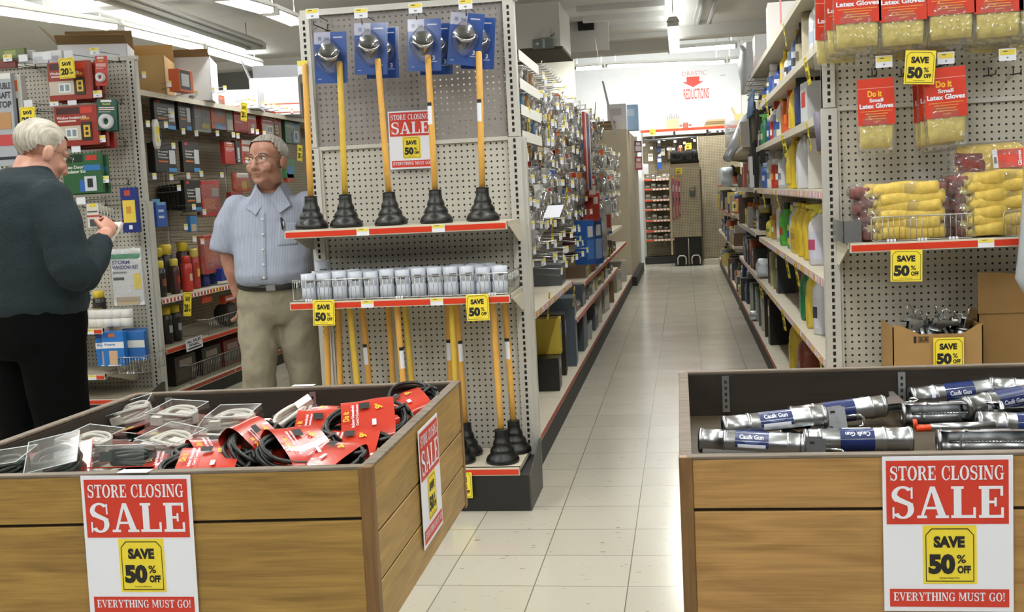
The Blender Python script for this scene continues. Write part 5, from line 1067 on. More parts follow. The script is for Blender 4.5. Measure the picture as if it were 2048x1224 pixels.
# longer goods and notable packs
for k in range(5):
    m = MB(); m.tube([(0, 0, 0), (0, 0, -.62)], .012, C(('#9c3a34', '#b8b4b6', '#8a3530', '#4a5a86', '#c9c5c4')[k]), 6); tag(m.build('hanging_rod', loc=(-.76, 8.9+.12*k, 1.99)), '%s long rod hanging in the middle run above the blue packs' % ('dark red', 'pale grey', 'maroon', 'blue', 'white')[k], 'rod')
for u, v, h, w, c, c2, d in [(1178, 440, .36, .10, '#2e5fa8', '#4a7cc0', 'blue tall pack, left of the pair'), (1192, 436, .40, .12, '#27519a', '#8aa6cf', 'blue tall pack, right of the pair'), (1205, 432, .38, .10, '#c9c4b8', '#a3a09a', 'pale grey tall pack beside the blue ones'), (1189, 386, .24, .12, '#b33a30', '#9c3228', 'red hanging pack above the blue ones'), (1213, 402, .30, .12, '#c6c2bb', '#a8443a', 'white hanging pack with dark stripes'), (1186, 352, .18, .10, '#b5453a', '#c9c0b8', 'small red hanging pack')]:
    y = y_at(u, -.76, 1.1); z = AX(u, v, -.76).z; o = cart(h, .16, w, c, c2, d+' on the middle run', 'pack', 'hanging_pack'); o.location = (-.80, y, z-h); o.rotation_euler = (0, 0, PI-.35)
p = AX(1102, 424, -.70); tag(MB().poly([(-.045, 0, 0), (.045, 0, 0), (.05, .12, .035), (-.04, .12, .035)], PAPER).box(-.05, .05, 0, .001, -.001, .001, PAPER).build('paper_sign', loc=(p.x, p.y, p.z-.03), rot=(.25, 0, -.1)), 'blank white card sticking out into the aisle from the middle run', 'sign')
for u, v, L in [(1107, 450, .12), (1060, 240, .13), (1100, 255, .15), (1130, 255, .14), (1135, 395, .13), (1100, 608, .13), (1178, 545, .12), (1200, 640, .0), (1150, 590, .12), (1222, 505, .1), (1215, 525, .1), (1192, 220, .14)]:
    if not L: continue
    p = AX(u, v, -.752); save_card('save_card', 'narrow yellow save card hanging edge-on from the middle run near %s' % {1107: 'the blank white card', 1060: 'the label strips', 1100: ('the third label strip' if v < 500 else 'the organiser shelf'), 1130: 'the top hooks', 1135: 'the middle hook rows', 1178: 'the wide far shelf', 1150: 'the second low shelf', 1222: 'the far bare panel, upper', 1215: 'the far bare panel, lower', 1192: 'the far top cartons'}[u], .05, L*1.15, loc=(p.x, p.y, p.z+L/2), rot=(.1, _r3.uniform(-.15, .15), math.radians(87)))
# shelf and deck goods
def on_mid(u, x, z, o): o.location = (x, y_at(u, x, z), z); o.rotation_euler = (0, 0, PI+_r3.uniform(-.1, .1)); return o
on_mid(1076, -.95, .777, cart(.13, .34, .34, '#55585c', '#3f4246', 'grey plastic bin on the near low shelf of the middle run', 'bin', 'storage_bin', art='#6a6d70'))
for u, z, h, w, d, c, c2, desc in [(1074, .167, .2, .22, .3, '#1b1916', '#2e2a24', 'low black box on the bottom deck by the steel upright'), (1076, .369, .22, .14, .3, '#c2ab3a', '#9c872c', 'yellow pack on the low black box by the steel upright'), (1096, .167, .40, .22, .26, '#1e1c19', '#3a352e', 'tall black box on the bottom deck, nearest the end unit'), (1108, .167, .26, .05, .2, '#c4c2ba', '#d9d8d4', 'white sheet pack leaning beside the tall black box'), (1110, .167, .47, .3, .32, '#4a525c', '#6c7680', 'blue grey parts organiser, first on the bottom deck'), (1131, .167, .50, .3, .32, '#3b434c', '#59636e', 'dark grey parts organiser, second on the bottom deck'), (1148, .167, .12, .3, .3, '#8f9294', '#d4d4d2', 'pale grey tool box low on the bottom deck'), (1160, .167, .20, .3, .3, '#4c5058', '#3a3e45', 'dark grey cash box on the bottom deck'), (1172, .167, .27, .3, .3, '#b5b1a4', '#a19c8e', 'beige carton on the bottom deck'), (1185, .167, .28, .35, .3, '#a8a296', '#c9c5ba', 'light carton on the bottom deck behind the beige one'), (1200, .167, .22, .35, .3, '#8a6b48', '#a58a66', 'brown carton on the bottom deck'), (1214, .167, .25, .4, .3, '#9c968a', '#b9b4a8', 'grey carton on the bottom deck'), (1230, .167, .26, .4, .3, '#a9a49a', '#87807a', 'pale carton far along the bottom deck'), (1246, .167, .36, .5, .3, '#c5c2bb', '#a3a09a', 'white carton at the far end of the bottom deck')]:
    on_mid(u, -.93, z, cart(h, w, d, c, c2, desc+' of the middle run', art='#8c8f92'))
pal2 = ['#8f8c86', '#6d6a64', '#b9b5ac', '#3c3a37', '#3b4f86', '#8a4a3c', '#a8945a', '#c8c8ca', '#5b4634', '#7a8a94']
for zz, y0, y1 in [(.502, 7.7, 11.8), (.682, 8.7, 12.9), (.902, 9.6, 11.8)]:
    y = y0
    while y < y1:
        w = _r3.uniform(.12, .3); o = cart(_r3.uniform(.05, .15), w, .28, _r3.choice(pal2), _r3.choice(pal2), 'small dim goods box on the far low shelves of the middle run', group='goods on the far low shelves of the middle run'); o.location = (-.92, y+w/2, zz); o.rotation_euler = (0, 0, PI+_r3.uniform(-.2, .2)); y += w+_r3.uniform(.03, .12)
# far bare panel with two packs
t = thing('shelving_unit', 'bare tan pegboard unit closing the far end of the middle run', 'shelving unit', (-1.0, 15.7, 0)); MB().box(-.27, .25, 0, 2.9, .0, 2.2, PEG_S).build('pegboard_body', t); MB().box(-.30, .28, 2.88, 2.93, 0, 2.22, UPR).build('upright', t); MB().box(-.3, .32, -.02, 2.9, 0, .13, KICK).build('kick_base', t)
for u, v0, v1, c, c2, d in [(1271, 283, 305, '#7a4a5c', '#d8d4d8', 'purple and white pack on the bare tan panel'), (1272, 314, 340, '#a83440', '#d9a8a8', 'red pack below the purple one on the bare tan panel')]:
    p = AX(u, v1, -.74); h = AX(u, v0, -.74).z-p.z; o = cart(h, .22, .05, c, c2, d, 'pack', 'hanging_pack'); o.location = (-.715, p.y, p.z); o.rotation_euler = (0, 0, PI-.5)
for u0, u1, v0, v1, c, c2, d, y in [(1216, 1252, 222, 262, '#e4e2e6', '#c9bfc6', 'white printed carton on top of the far end of the middle run', 15.9), (1250, 1276, 226, 262, '#9fbfe0', '#c4d8ec', 'pale blue carton beside the white one on the middle run', 16.2)]:
    a, b = AY(u0, v1, y), AY(u1, v0, y); t = thing('cardboard_carton', d, 'carton', ((a.x+b.x)/2, y, 2.205)); w = (b.x-a.x)/2; MB().box(-w, w, 0, .3, 0, .36, C(c)).build('box_body', t); MB().box(-w*.6, w*.5, -.002, 0, .2, .3, C(c2)).build('label', t)
for k in range(4): p = AY(1206, 214-4*k, 15.7); tag(MB().box(-.16, .17, 0, .3, 0, .028, C(('#8a7148', '#6f5936', '#93794e', '#5e4a2e')[k])).build('flat_carton', loc=(-1.08, 15.72, 2.206+.03*k)), 'flattened brown carton in the pile behind the white carton, %s layer' % ('bottom', 'second', 'third', 'top')[k], 'carton')
m = MB()
for q in range(9): pass
m.add([(.0, .0, 0), (.02, 0, .0), (.08, .9, -.5), (.05, .9, -.52)], [(0, 1, 2, 3)], PAPER); m.add([(.0, .0, 0), (.0, 0, .03), (-.02, -.4, .4), (-.02, -.4, .36)], [(0, 1, 2, 3)], mat('#d9a8ae', .5))
print('hooks', nh, 'packs', np_); tag(m.build('paper_banner', loc=(-.80, 11.8, 2.5)), 'pale curling paper strip hanging above the middle run near the soffit', 'banner')
# ================================================================ left side: end unit with insulator kits
LE_Y = 6.9
def flat_pack(name, label, cat, p, w, h, rz, col, patches=(), th=.02, group=None, film=None, rx=0, ry=0):
    """pack with its top-left-front corner at p; patches (x0,x1,z0,z1,colour[,text]) as fractions, z from the top"""
    t = thing(name, label, cat, p, (rx, ry, rz), group); MB().box(0, w, 0, th, -h, 0, C(col)).build('box_body' if th > .012 else 'card', t, bevel=.002)
    if patches:
        m = MB(); y = -.0006
        for k, q in enumerate(patches):
            x0, x1, z0, z1 = w*q[0], w*q[1], -h*q[3], -h*q[2]
            if len(q) > 5: text_sans(m, q[5], x0, x1, z0, z1, C(q[4]), y-.0004*k, .03)
            else: m.box(x0, x1, y-.0004*k, .0005, z0, z1, C(q[4]))
        m.build('label', t)
    if film: m = MB(); puffy(m, w*1.06, h*1.06, th+.02, film, seed=int(w*1e4), amp=.004, c=(w/2, th/2, -h/2)); m.build('clear_bag', t)
    return t
def lp(u0, v0, u1, v1, y, name, label, cat, col, patches=(), th=.02, film=None, ry=0):
    a = AY(u0, v0, y); b = AY(u1, v0-.05*(u1-u0), y); c = AY(u0, v1, y); return flat_pack(name, label, cat, a, b.x-a.x, a.z-c.z, 0, col, patches, th, None, film, 0, ry)
KIT = [(.05, .6, .04, .2, '#3b1512'), (.62, .9, .05, .2, '#c23a26'), (.05, .75, .26, .33, '#e8dede', 'Window Insulator Kit'), (.08, .5, .36, .40, '#e0c9c4'), (.62, .82, .3, .36, '#e0c243', 'Scotch'), (.02, .6, .5, .86, '#c4b9ac'), (.24, .52, .56, .8, '#e6e8ea'), (.27, .36, .6, .76, '#7f8c98'), (.4, .49, .6, .76, '#7f8c98'), (.62, .86, .42, .88, '#2a2413'), (.67, .82, .50, .80, '#d9b23a'), (.71, .78, .55, .63, '#2a2413'), (.71, .78, .67, .75, '#2a2413')]
RK, GK = '#8f2a1c', '#2b5a36'
for k, (dx, dy, w) in enumerate([(0, 0, 'front'), (13, 4, 'second'), (24, 7, 'third')]):
    lp(93+dx, 126+dy, 178+dx, 203+dy*.8, 6.58+.06*k, 'insulator_kit', 'dark red window insulator kit, upper row, %s of three deep' % w, 'kit', RK, KIT, .03)
for k, (dx, dy, w) in enumerate([(0, 0, 'front'), (17, 5, 'second'), (32, 9, 'third')]):
    lp(107+dx, 214+dy, 192+dx, 294+dy*.8, 6.58+.06*k, 'insulator_kit', 'dark red window insulator kit, lower row by the man, %s of three deep' % w, 'kit', RK, KIT, .03)
TAPE = [(.2, .75, .03, .1, '#d9d9d9'), (.3, .7, .13, .19, '#e6cf55', 'Scotch'), (.1, .9, .26, .29, '#e2c9c4'), (.1, .9, .32, .35, '#e2c9c4'), (.1, .7, .4, .42, '#e2c9c4')]
def roll_on(t, w, h, cz=-.72, r=.36):
    m = MB(); m.M = Matrix.Translation((w*.5, -.012, h*cz)) @ Matrix.Rotation(PI/2, 4, 'X'); m.lathe([(w*r, -.012), (w*r, .012), (w*r*.45, .012), (w*r*.45, -.012)], mat('#c9c9cc', .3), 20, cap=False); m.build('tape_roll', t)
def tape_card(u0, v0, u1, v1, y, label, col, ry=0):
    a = AY(u0, v0, y); b = AY(u1, v0-2, y); c = AY(u0, v1, y); w, h = b.x-a.x, a.z-c.z; t = flat_pack('tape_card', label, 'tape', a, w, h, 0, col, TAPE, .006, ry=ry); roll_on(t, w, h); return t
tape_card(189, 112, 213, 172, 6.57, 'red carded tape roll at the top right of the far left unit', '#b0332a', math.radians(3))
tape_card(193, 198, 232, 261, 6.57, 'dark green carded tape roll right of the red kits', '#1f4f44', math.radians(3)); tape_card(196, 201, 236, 264, 6.64, 'dark green carded tape roll hidden behind the front one', '#1f4f44', math.radians(3))
GRN = [(.05, .55, .03, .22, '#15301f'), (.62, .9, .06, .18, '#b8352c'), (.05, .55, .3, .38, '#dfe6dc', 'Patio Door'), (.05, .6, .41, .49, '#dfe6dc', 'Insulator Kit'), (.55, .98, .3, .44, '#2f6fae'), (.42, .6, .66, .96, '#2f62a8'), (.55, .85, .58, .95, '#c9ccd4'), (.62, .76, .64, .86, '#23282c')]
lp(122, 309, 200, 389, 6.58, 'insulator_kit', 'green patio door insulator kit below the red kits', 'kit', GK, GRN, .03); lp(134, 313, 212, 391, 6.65, 'insulator_kit', 'green insulator kit behind the front green one', 'kit', GK, GRN, .03)
lp(239, 376, 272, 466, 6.60, 'wipes_pouch', 'dark blue pouch with a yellow panel hanging at the right of the far left unit', 'pouch', '#1f2d72', [(.25, .6, .06, .18, '#b5452f'), (.1, .85, .28, .78, '#e3c74d'), (.3, .6, .42, .58, '#c98f3a'), (.4, .6, .84, .93, '#e8e8ee')], .03)
for k in range(6):
    lp(172+6*k, 408+2*k, 196+6*k, 456+2*k, 6.56+.03*k, 'small_kit_card', 'white card with yellow top and red stripe by the hand, %s from the front' % ('first', 'second', 'third', 'fourth', 'fifth', 'sixth')[k], 'card pack', '#d8d4cc', [(.3, .8, 0, .14, '#e6cf3f'), (.05, .9, .3, .36, '#55555a'), (.0, 1, .48, .55, '#b3382c'), (.2, .8, .65, .95, '#4a4f52')], .006)
lp(219, 499, 280, 612, 6.60, 'storm_window_kit', 'clear bag storm window kit with green band below the blue pouch', 'kit', '#d8dade', [(0, 1, 0, .06, '#eeeef0'), (0, .97, .09, .18, '#3a8a66'), (.04, .62, .20, .27, '#34347a', 'STORM'), (.04, .9, .29, .36, '#34347a', 'WINDOW KIT'), (.05, .5, .4, .43, '#77777f'), (.05, .4, .5, .55, '#34343a'), (.72, .95, .44, .72, '#e0c94a'), (.1, .85, .85, .99, '#b39f85')], .02, FILM)
lp(-40, 150, 20, 335, 6.55, 'draft_stop_pack', 'tall grey double draft stop package cut off by the left picture edge', 'package', '#a9adb6', [(0, 1, 0, .06, '#e6e4e0'), (.4, .98, .1, .17, '#2c2f38', 'DOUBLE'), (.4, .96, .2, .27, '#2c2f38', 'DRAFT'), (.4, .96, .3, .37, '#2c2f38', 'STOP'), (.3, .9, .42, .6, '#b58a5c'), (.4, .98, .66, .78, '#b7494a'), (0, 1, .9, .93, '#2b2f36')], .04)
lp(22, 150, 40, 262, 6.60, 'draft_stop_pack', 'narrow white and orange draft stop package behind the tall grey one', 'package', '#dcdcd8', [(.05, .6, .1, .3, '#d9762f'), (.1, .5, .42, .97, '#3a3a3c')], .06)
lp(-10, 99, 48, 120, 6.65, 'small_pack', 'olive green pack at the very top left of the far left unit', 'pack', '#5f6b35', [(.3, .7, .2, .7, '#8c9452')], .03); lp(-10, 122, 30, 138, 6.6, 'small_pack', 'dark red pack under the olive green one', 'pack', '#6e2a22', (), .03)
for k in range(3): lp(36+28*k, 102+(k % 2)*3, 66+28*k, 128, 6.7-.03*k, 'white_blister_pack', 'white blister pack in the top row of the far left unit, %s' % ('left', 'middle', 'right')[k], 'blister pack', '#e2e4ea', [(.1, .8, .4, .8, '#c4c8d2')], .03)
for k, (u, v, b) in enumerate([(13, 112, 0), (44, 112, 1), (92, 108, 1), (135, 104, 1), (187, 98, 0), (18, 206, 0), (54, 203, 1), (106, 201, 0), (142, 199, 1), (193, 184, 0), (150, 294, 1), (200, 274, 0), (23, 306, 0), (207, 355, 0), (160, 398, 1)]):
    p = AY(u, v, 6.58); (hk_blank if b else hk_tag)((p.x, LE_Y-.003, p.z-.045), (math.radians(1.5), 0, 0), 'peg hook with %s tag on the far left unit, %s row' % ('blank white' if b else 'yellow and white', 'top' if v < 150 else 'middle' if v < 250 else 'lower'), 'peg hooks on the far left unit %s %d' % ('blank' if b else 'printed', 0 if v < 150 else 1 if v < 250 else 2), (1, 1.45, 1))
p = AY(132, 116, 6.52); save_card('save_card', 'yellow save 20 percent card above the upper red kits', .105, .125, '20', p); p = AY(54, 214, 6.52); save_card('save_card', 'yellow save card just above the grey-haired man\'s head', .105, .125, '20', p)
# shelves of the far left unit
RW = mat('#e2e0dc', .5)
for i, (u, w) in enumerate([(186, 'first'), (200, 'second'), (216, 'third'), (233, 'fourth'), (250, 'fifth')]):
    for k in range(2):
        p = AY(u, 640, 6.58); tag(MB().lathe([(.036, 0), (.04, .002), (.04, .052), (.036, .054)], RW, 18).build('tape_roll', loc=(p.x+.006*k, 6.60, .6495+.055*k)), 'white tape roll on a low shelf, %s from the man, %s layer' % (w, ('lower', 'upper')[k]), 'tape roll')
o = bottle('can', .22, .085, '#2a2420', '#e0c43a', '#2b2a26', '#8a7a4a', 'yellow capped can behind the white tape rolls'); p = AY(195, 600, 6.74); o.location = (p.x, 6.76, .65); o.rotation_euler = (0, 0, PI/2)
BLU = [(.05, .55, .03, .17, '#1f4f94'), (.3, .6, .05, .16, '#b0653f'), (0, 1, .3, .48, '#e6e8ee'), (.1, .6, .34, .4, '#2f5fa8', 'Foam'), (.28, .68, .55, .95, '#d2ad88'), (.2, .8, .96, .99, '#e8eef4')]
for k in range(2): lp(203-14*k, 664+2*k, 245-14*k, 733, 6.50+.05*k, 'blue_foam_box', 'blue and white box on the bottom shelf of the far left unit, %s' % ('front', 'behind at left')[k], 'box', '#2470c0', BLU, .05)
for k in range(3): lp(244, 664-3*k, 287, 722-3*k, 6.56+.06*k, 'blue_foam_box', 'blue box behind the wire fence on the bottom shelf, %s' % ('front', 'middle', 'rear')[k], 'box', '#2a66ab', [(0, 1, .3, .55, '#d9d8d2')], .05)
a, b = AY(236, 720, 6.49), AY(292, 712, 6.55); wire_fence('wire_fence', 'small chrome wire fence before the blue boxes on the bottom shelf', a.x, b.x, 6.49, .36, .10, .3)
# ================================================================ left side: long run behind it, facing the aisle
LXF = -3.50
run('shelving_run', 'long shelving run of weatherstrip and adhesives along the left aisle', -3.99, LXF, 6.96, 14.0, 2.26, 6,
    [(0, .08, 3.0, .775, .47, 2), (0, .08, 3.0, .43, .47, 1), (0, .0, 6.0, 2.19, .40, 0)], pegboard('pegboard_left', '#a89c86', axes='yz'), .09)
def sp(u0, v0, u1, v1, x, name, label, cat, col, patches=(), th=.02, film=None, group=None):
    vm = (v0+v1)/2; ya, yb = AX(u0, vm, x).y, AX(u1, vm, x).y; z0, z1 = AX((u0+u1)/2, v0, x).z, AX((u0+u1)/2, v1, x).z
    return flat_pack(name, label, cat, (x, ya, z0), yb-ya, z0-z1, PI/2, col, patches, th, group, film)
WS = [(.14, .3, .04, .12, '#c23a30'), (.14, .62, .28, .34, '#dcdcd8', 'X-treme'), (.14, .55, .38, .44, '#dcdcd8', 'Rubber'), (.14, .85, .48, .55, '#dcdcd8', 'Weatherstrip'), (.14, .6, .62, .67, '#c96a2e'), (.66, .95, .25, .72, '#c4c6ca'), (.6, .98, .86, .99, '#3f86c0')]
for u0, v0, u1, v1, w in [(309, 200, 350, 258, 'top row, left'), (357, 200, 381, 260, 'top row, right'), (310, 285, 352, 344, 'second row, left'), (366, 284, 399, 344, 'second row, right'), (370, 360, 402, 424, 'third row, front')]:
    sp(u0, v0, u1, v1, -3.66, 'weatherstrip_pack', 'black weatherstrip pack with white lettering, '+w, 'pack', '#1d1a18', WS, .03)
for k in range(6): sp(322+8*k, 372-1*k, 356+8*k, 420, -3.90+.035*k, 'weatherstrip_pack', 'black weatherstrip pack lined up in third row, %s from the front' % ('sixth', 'fifth', 'fourth', 'third', 'second', 'first')[k], 'pack', '#1a1816', [(.05, .1, .1, .9, '#b5b2a8')], .02)
for k in range(3): sp(300+4*k, 286, 312+4*k, 345, -3.74+.03*k, 'weatherstrip_pack', 'black weatherstrip pack edge at the left of the second row, %s' % ('rear', 'middle', 'front')[k], 'pack', '#1f1c1a', (), .02)
sp(389, 194, 420, 264, -3.66, 'bagged_rope_pack', 'clear crinkled bag of grey foam rope, top row', 'pack', '#77777a', [(.1, .5, .3, .4, '#a8504a'), (.4, .9, .75, .9, '#c9b84a')], .05, CRINKLE)
sp(422, 190, 451, 258, -3.66, 'orange_pack', 'orange and grey bagged pack with a blue lower corner, top row', 'pack', '#c9562a', [(.3, .8, .2, .6, '#8d9298'), (.2, .9, .82, 1, '#6f9fd0')], .04, CRINKLE)
sp(453, 222, 466, 264, -3.66, 'narrow_green_pack', 'narrow pale green pack beside the red packs, top row', 'pack', '#57705f', [(.1, .9, .4, .9, '#c9ccc8')], .03)
KS = [(.05, .6, .06, .12, '#e0b8b0'), (.05, .5, .2, .24, '#e0b8b0'), (.05, .6, .34, .38, '#e0b8b0'), (.05, .55, .6, .64, '#e0b8b0'), (.7, .95, .3, .55, '#c9c4c0')]
sp(468, 214, 494, 264, -3.66, 'red_pack', 'red weatherseal pack in the top row, by the 20 percent card', 'pack', '#b3281f', KS, .04)
for k in range(2): sp(495+9*k, 230, 513+9*k, 268, -3.66-.05*k, 'red_pack', 'red and white pack in the top row, %s the first red pack' % ('just right of', 'farther right of')[k], 'pack', '#b8392e', [(.1, .9, .04, .22, '#dcdcdc'), (.4, .8, .45, .8, '#a9a9a6')], .04)
sp(523, 222, 562, 277, -3.66, 'insulator_kit', 'dark red insulator kit above the man in the blue shirt', 'kit', '#9c2a1e', KIT, .05); sp(570, 226, 600, 287, -3.66, 'insulator_kit', 'green insulator kit beside the yellow plunger handle', 'kit', GK, GRN, .05)
for k, (u0, v0, u1, v1, c, pt, d) in enumerate([(450, 284, 470, 328, '#a52c25', TAPE, 'red carded tape in the second row'), (472, 282, 482, 326, '#1c1c1f', [(.3, .7, .3, .95, '#c9c9cc')], 'thin black pack in the second row'), (484, 280, 509, 326, '#c24a32', [(.05, .9, .02, .2, '#e0ded8'), (.05, .9, .3, .5, '#e6e2dc'), (.1, .8, .6, .66, '#b8342a')], 'red and white pack by the man\'s forehead'), (572, 318, 590, 356, '#3a7a4c', [(.2, .8, .4, .8, '#3f7fb8')], 'green pack right of the man\'s ear'), (575, 345, 588, 364, '#b84a34', (), 'small red pack below the green one'), (472, 346, 500, 382, '#c2431f', [(.1, .9, .0, .25, '#dedad4'), (.4, .75, .45, .9, '#d9b040')], 'red and yellow pack left of the man\'s chin'), (462, 384, 486, 404, '#8a2a24', (), 'dark red pack above the man\'s shoulder')]):
    sp(u0, v0, u1, v1, -3.68, 'hanging_pack', d+' of the left run', 'pack', c, pt, .04, CRINKLE if k == 5 else None)
sp(404, 362, 440, 432, -3.66, 'red_bag', 'red and orange bagged gloves-shaped pack right of the black weatherstrip', 'pack', '#b5332a', [(.1, .7, .5, .8, '#d06a34'), (.55, .95, .2, .45, '#a9a09c')], .05, CRINKLE)
for k, (x, w) in enumerate(((-3.72, 'rear'), (-3.64, 'front'))): sp(304+9*k, 398+6*k, 322+12*k, 452+2*k, x, 'blue_clip_pack', 'blue and grey clamp pack hanging low at the left, '+w, 'pack', '#2b55a8' if k else '#6c7480', [(.1, .9, 0, .12, '#6fa8d8'), (.2, .7, .3, .4, '#c9d4e6'), (.2, .7, .55, .65, '#c9d4e6')], .04)
sp(381, 432, 395, 464, -3.66, 'blue_clip_pack', 'small blue and tan tool hanging above the yellow capped cans', 'pack', '#3f7fbe', [(.1, .8, .5, .95, '#c9b48a')], .03)
m = MB(); puffy(m, .03, .20, .07, mat('#e4e2da', .4), seed=3, amp=.003); m.box(.0145, .0165, -.022, .022, -.05, .05, YELLOW); p = AX(320, 268, -3.52); tag(m.build('yellow_oval_pack', loc=(-3.55, p.y, p.z)), 'white and yellow oval pack sticking out above the second row at the left', 'pack')
for k, (u, v) in enumerate([(287, 150), (338, 168), (364, 182), (391, 187), (425, 181), (449, 177), (295, 248), (331, 250), (344, 230), (366, 263), (392, 267), (434, 267), (466, 270), (475, 272), (504, 262), (514, 264), (528, 267), (346, 292), (308, 353), (342, 355), (376, 352), (402, 348), (443, 350), (357, 376), (387, 414), (408, 424), (371, 454), (433, 457), (497, 202), (508, 204), (525, 209), (537, 212), (547, 211), (557, 215), (573, 219), (583, 222), (596, 222), (493, 321), (388, 478), (404, 483)]):
    p = AX(u, v, -3.52); w = 'top' if v < 235 else 'second' if v < 330 else 'third' if v < 400 else 'lowest'
    arm((-3.52, p.y, p.z-.02), (0, 0, math.radians(-40)), 'wire hook with small white tag, %s hook row of the left run' % w, 'tagged hooks, %s row of the left run' % w, (1.3, 1, 1))
for u, v, w in [(488, 205, 'in the top row of the left run'), (600, 290, 'right of the man in the blue shirt')]:
    p = AX(u, v, -3.49); save_card('save_card', 'yellow save 20 percent card hanging '+w, .075, .15, '20', p, (0, math.radians(7), math.radians(72)))
# cans on the shelves
def on_left(u, x, z, o, rz=0): o.location = (x, y_at(u, x, z), z); o.rotation_euler = (0, 0, PI+rz); return o
for u, x, h, w, c, cp, l1, l2, d in [(320, -3.62, .25, .10, '#1d1a18', '#e2c93f', '#1f1c1a', '#8a4a2c', 'black can with wide yellow cap, front left'), (322, -3.78, .33, .10, '#231f1c', '#d9c243', '#2a2522', '#a8a296', 'black can with yellow cap, back left'), (337, -3.74, .35, .11, '#1f1c1a', '#e0c945', '#241f1d', '#9c968c', 'tall black can with straw, second'), (352, -3.62, .25, .07, '#3b2320', '#dcc854', '#5a2a26', '#b3342a', 'narrow dark red can'), (371, -3.74, .36, .10, '#3a2622', '#e2ca40', '#4a2f2a', '#b0483a', 'tall can with yellow cap, middle'), (376, -3.60, .26, .08, '#b8342a', '#b8342a', '#b8342a', '#d9b8a8', 'plain red can'), (392, -3.66, .30, .075, '#a5342c', '#ddd06a', '#b03a30', '#d2c24a', 'red can with tall yellow cap'), (410, -3.68, .30, .075, '#2f3478', '#3a4aa0', '#383a7c', '#c9c9d8', 'violet blue can'), (424, -3.72, .24, .09, '#2a4a8c', '#3a5aa0', '#345a98', '#c9b45a', 'blue tin right of the violet can')]:
    on_left(u, x, .777, bottle('can', h, w, c, cp, l1, l2, d+' on the middle shelf of the left run'), .3)
sp(409, 470, 446, 545, -3.60, 'red_bag', 'shiny red and white bag slumped over the blue cans of the left run', 'bag', '#b8443a', [(.1, .7, .3, .7, '#d0602e'), (.5, .95, .1, .3, '#d8d4d0')], .05, CRINKLE)
sp(443, 535, 468, 560, -3.56, 'blue_pouch', 'small dark blue pouch at the right of the middle shelf of the left run', 'pouch', '#23348c', [(.2, .8, .3, .6, '#6a7ac0')], .05)
for k, u in enumerate((334, 352)): on_left(u, -3.66, .432, bottle('can', .26, .095, '#211d1a', '#d9c038', '#26211e', '#9ea4b0', 'black can with yellow cap on the low shelf of the left run, %s of two' % ('left', 'right')[k]), .3)
m = MB(); m.M = Matrix.Rotation(PI/2, 4, 'X'); m.lathe([(.02, -.09), (.085, -.08), (.10, -.02), (.09, .04), (.03, .05)], mat('#2c2620', .5), 22); p = AX(455, 620, -3.60); tag(m.build('dark_bowl', loc=(-3.62, p.y+.02, .535)), 'dark round bowl-like object on the low shelf beside the man', 'bowl')
sp(404, 585, 424, 605, -3.56, 'red_tag', 'small orange red hang tag under the middle shelf of the left run', 'tag', '#b84028', [(.5, .9, 0, .2, '#c9c2a8')], .01)
sp(450, 590, 472, 606, -3.60, 'orange_pack', 'orange and white pack on top of the dark bowl', 'pack', '#c24a2a', [(.1, .9, .3, .6, '#dcd8d2')], .05)
for k, (z, y0, y1) in enumerate([(.432, 7.75, 8.9), (.125, 7.4, 9.6), (.432, 9.0, 10.0)]):
    t = thing('wire_basket', 'wire shelf basket on the %s of the left run' % ('low shelf', 'bottom deck, long one', 'low shelf, farther one')[k], 'wire basket', (-3.52, y0, z)); f = MB(); L = y1-y0; h = (.12, .14, .12)[k]
    f.tube([(0, 0, 0), (0, L, 0), (0, L, h), (0, 0, h)], .003, WIRE, 6, closed=True); f.tube([(0, 0, h), (-.34, 0, h), (-.34, 0, 0), (0, 0, 0)], .003, WIRE, 6); f.build('frame', t); g = MB()
    for i in range(1, int(L/.03)): g.tube([(0, .03*i, 0), (0, .03*i, h)], .0013, WIRE, 4)
    g.build('bars', t)
for k, (y, c, d) in enumerate([(7.5, '#2a2723', 'dark'), (7.95, '#332e28', 'dark brown'), (8.35, '#7a2a22', 'dark red'), (8.8, '#84302a', 'red'), (9.3, '#3b3630', 'charcoal')]):
    o = cart(.2, .34, .3, c, '#4a443c', '%s box on the bottom deck of the left run' % d, art='#9a8f86'); o.location = (-3.75, y, .128); o.rotation_euler = (0, 0, PI)
p = AX(386, 682, -3.49); t = thing('paper_sign', 'small white all sales final notice on the low shelf edge of the left run', 'sign', (p.x, p.y-.12, p.z+.02), (0, math.radians(-4), math.radians(80))); m = MB(); m.box(0, .2, 0, .001, -.085, 0, PAPER); text_sans(m, 'ALL SALES', .015, .18, -.03, -.008, INK); text_sans(m, 'FINAL', .04, .16, -.056, -.036, INK); m.box(.02, .18, -.0008, 0, -.074, -.064, INK); m.build('sheet', t)
p = AX(380, 592, -3.49); save_card('save_card', 'yellow save 20 percent card under the middle shelf of the left run', .075, .17, '20', (p.x, p.y-.03, p.z+.03), (0, math.radians(8), math.radians(70)))
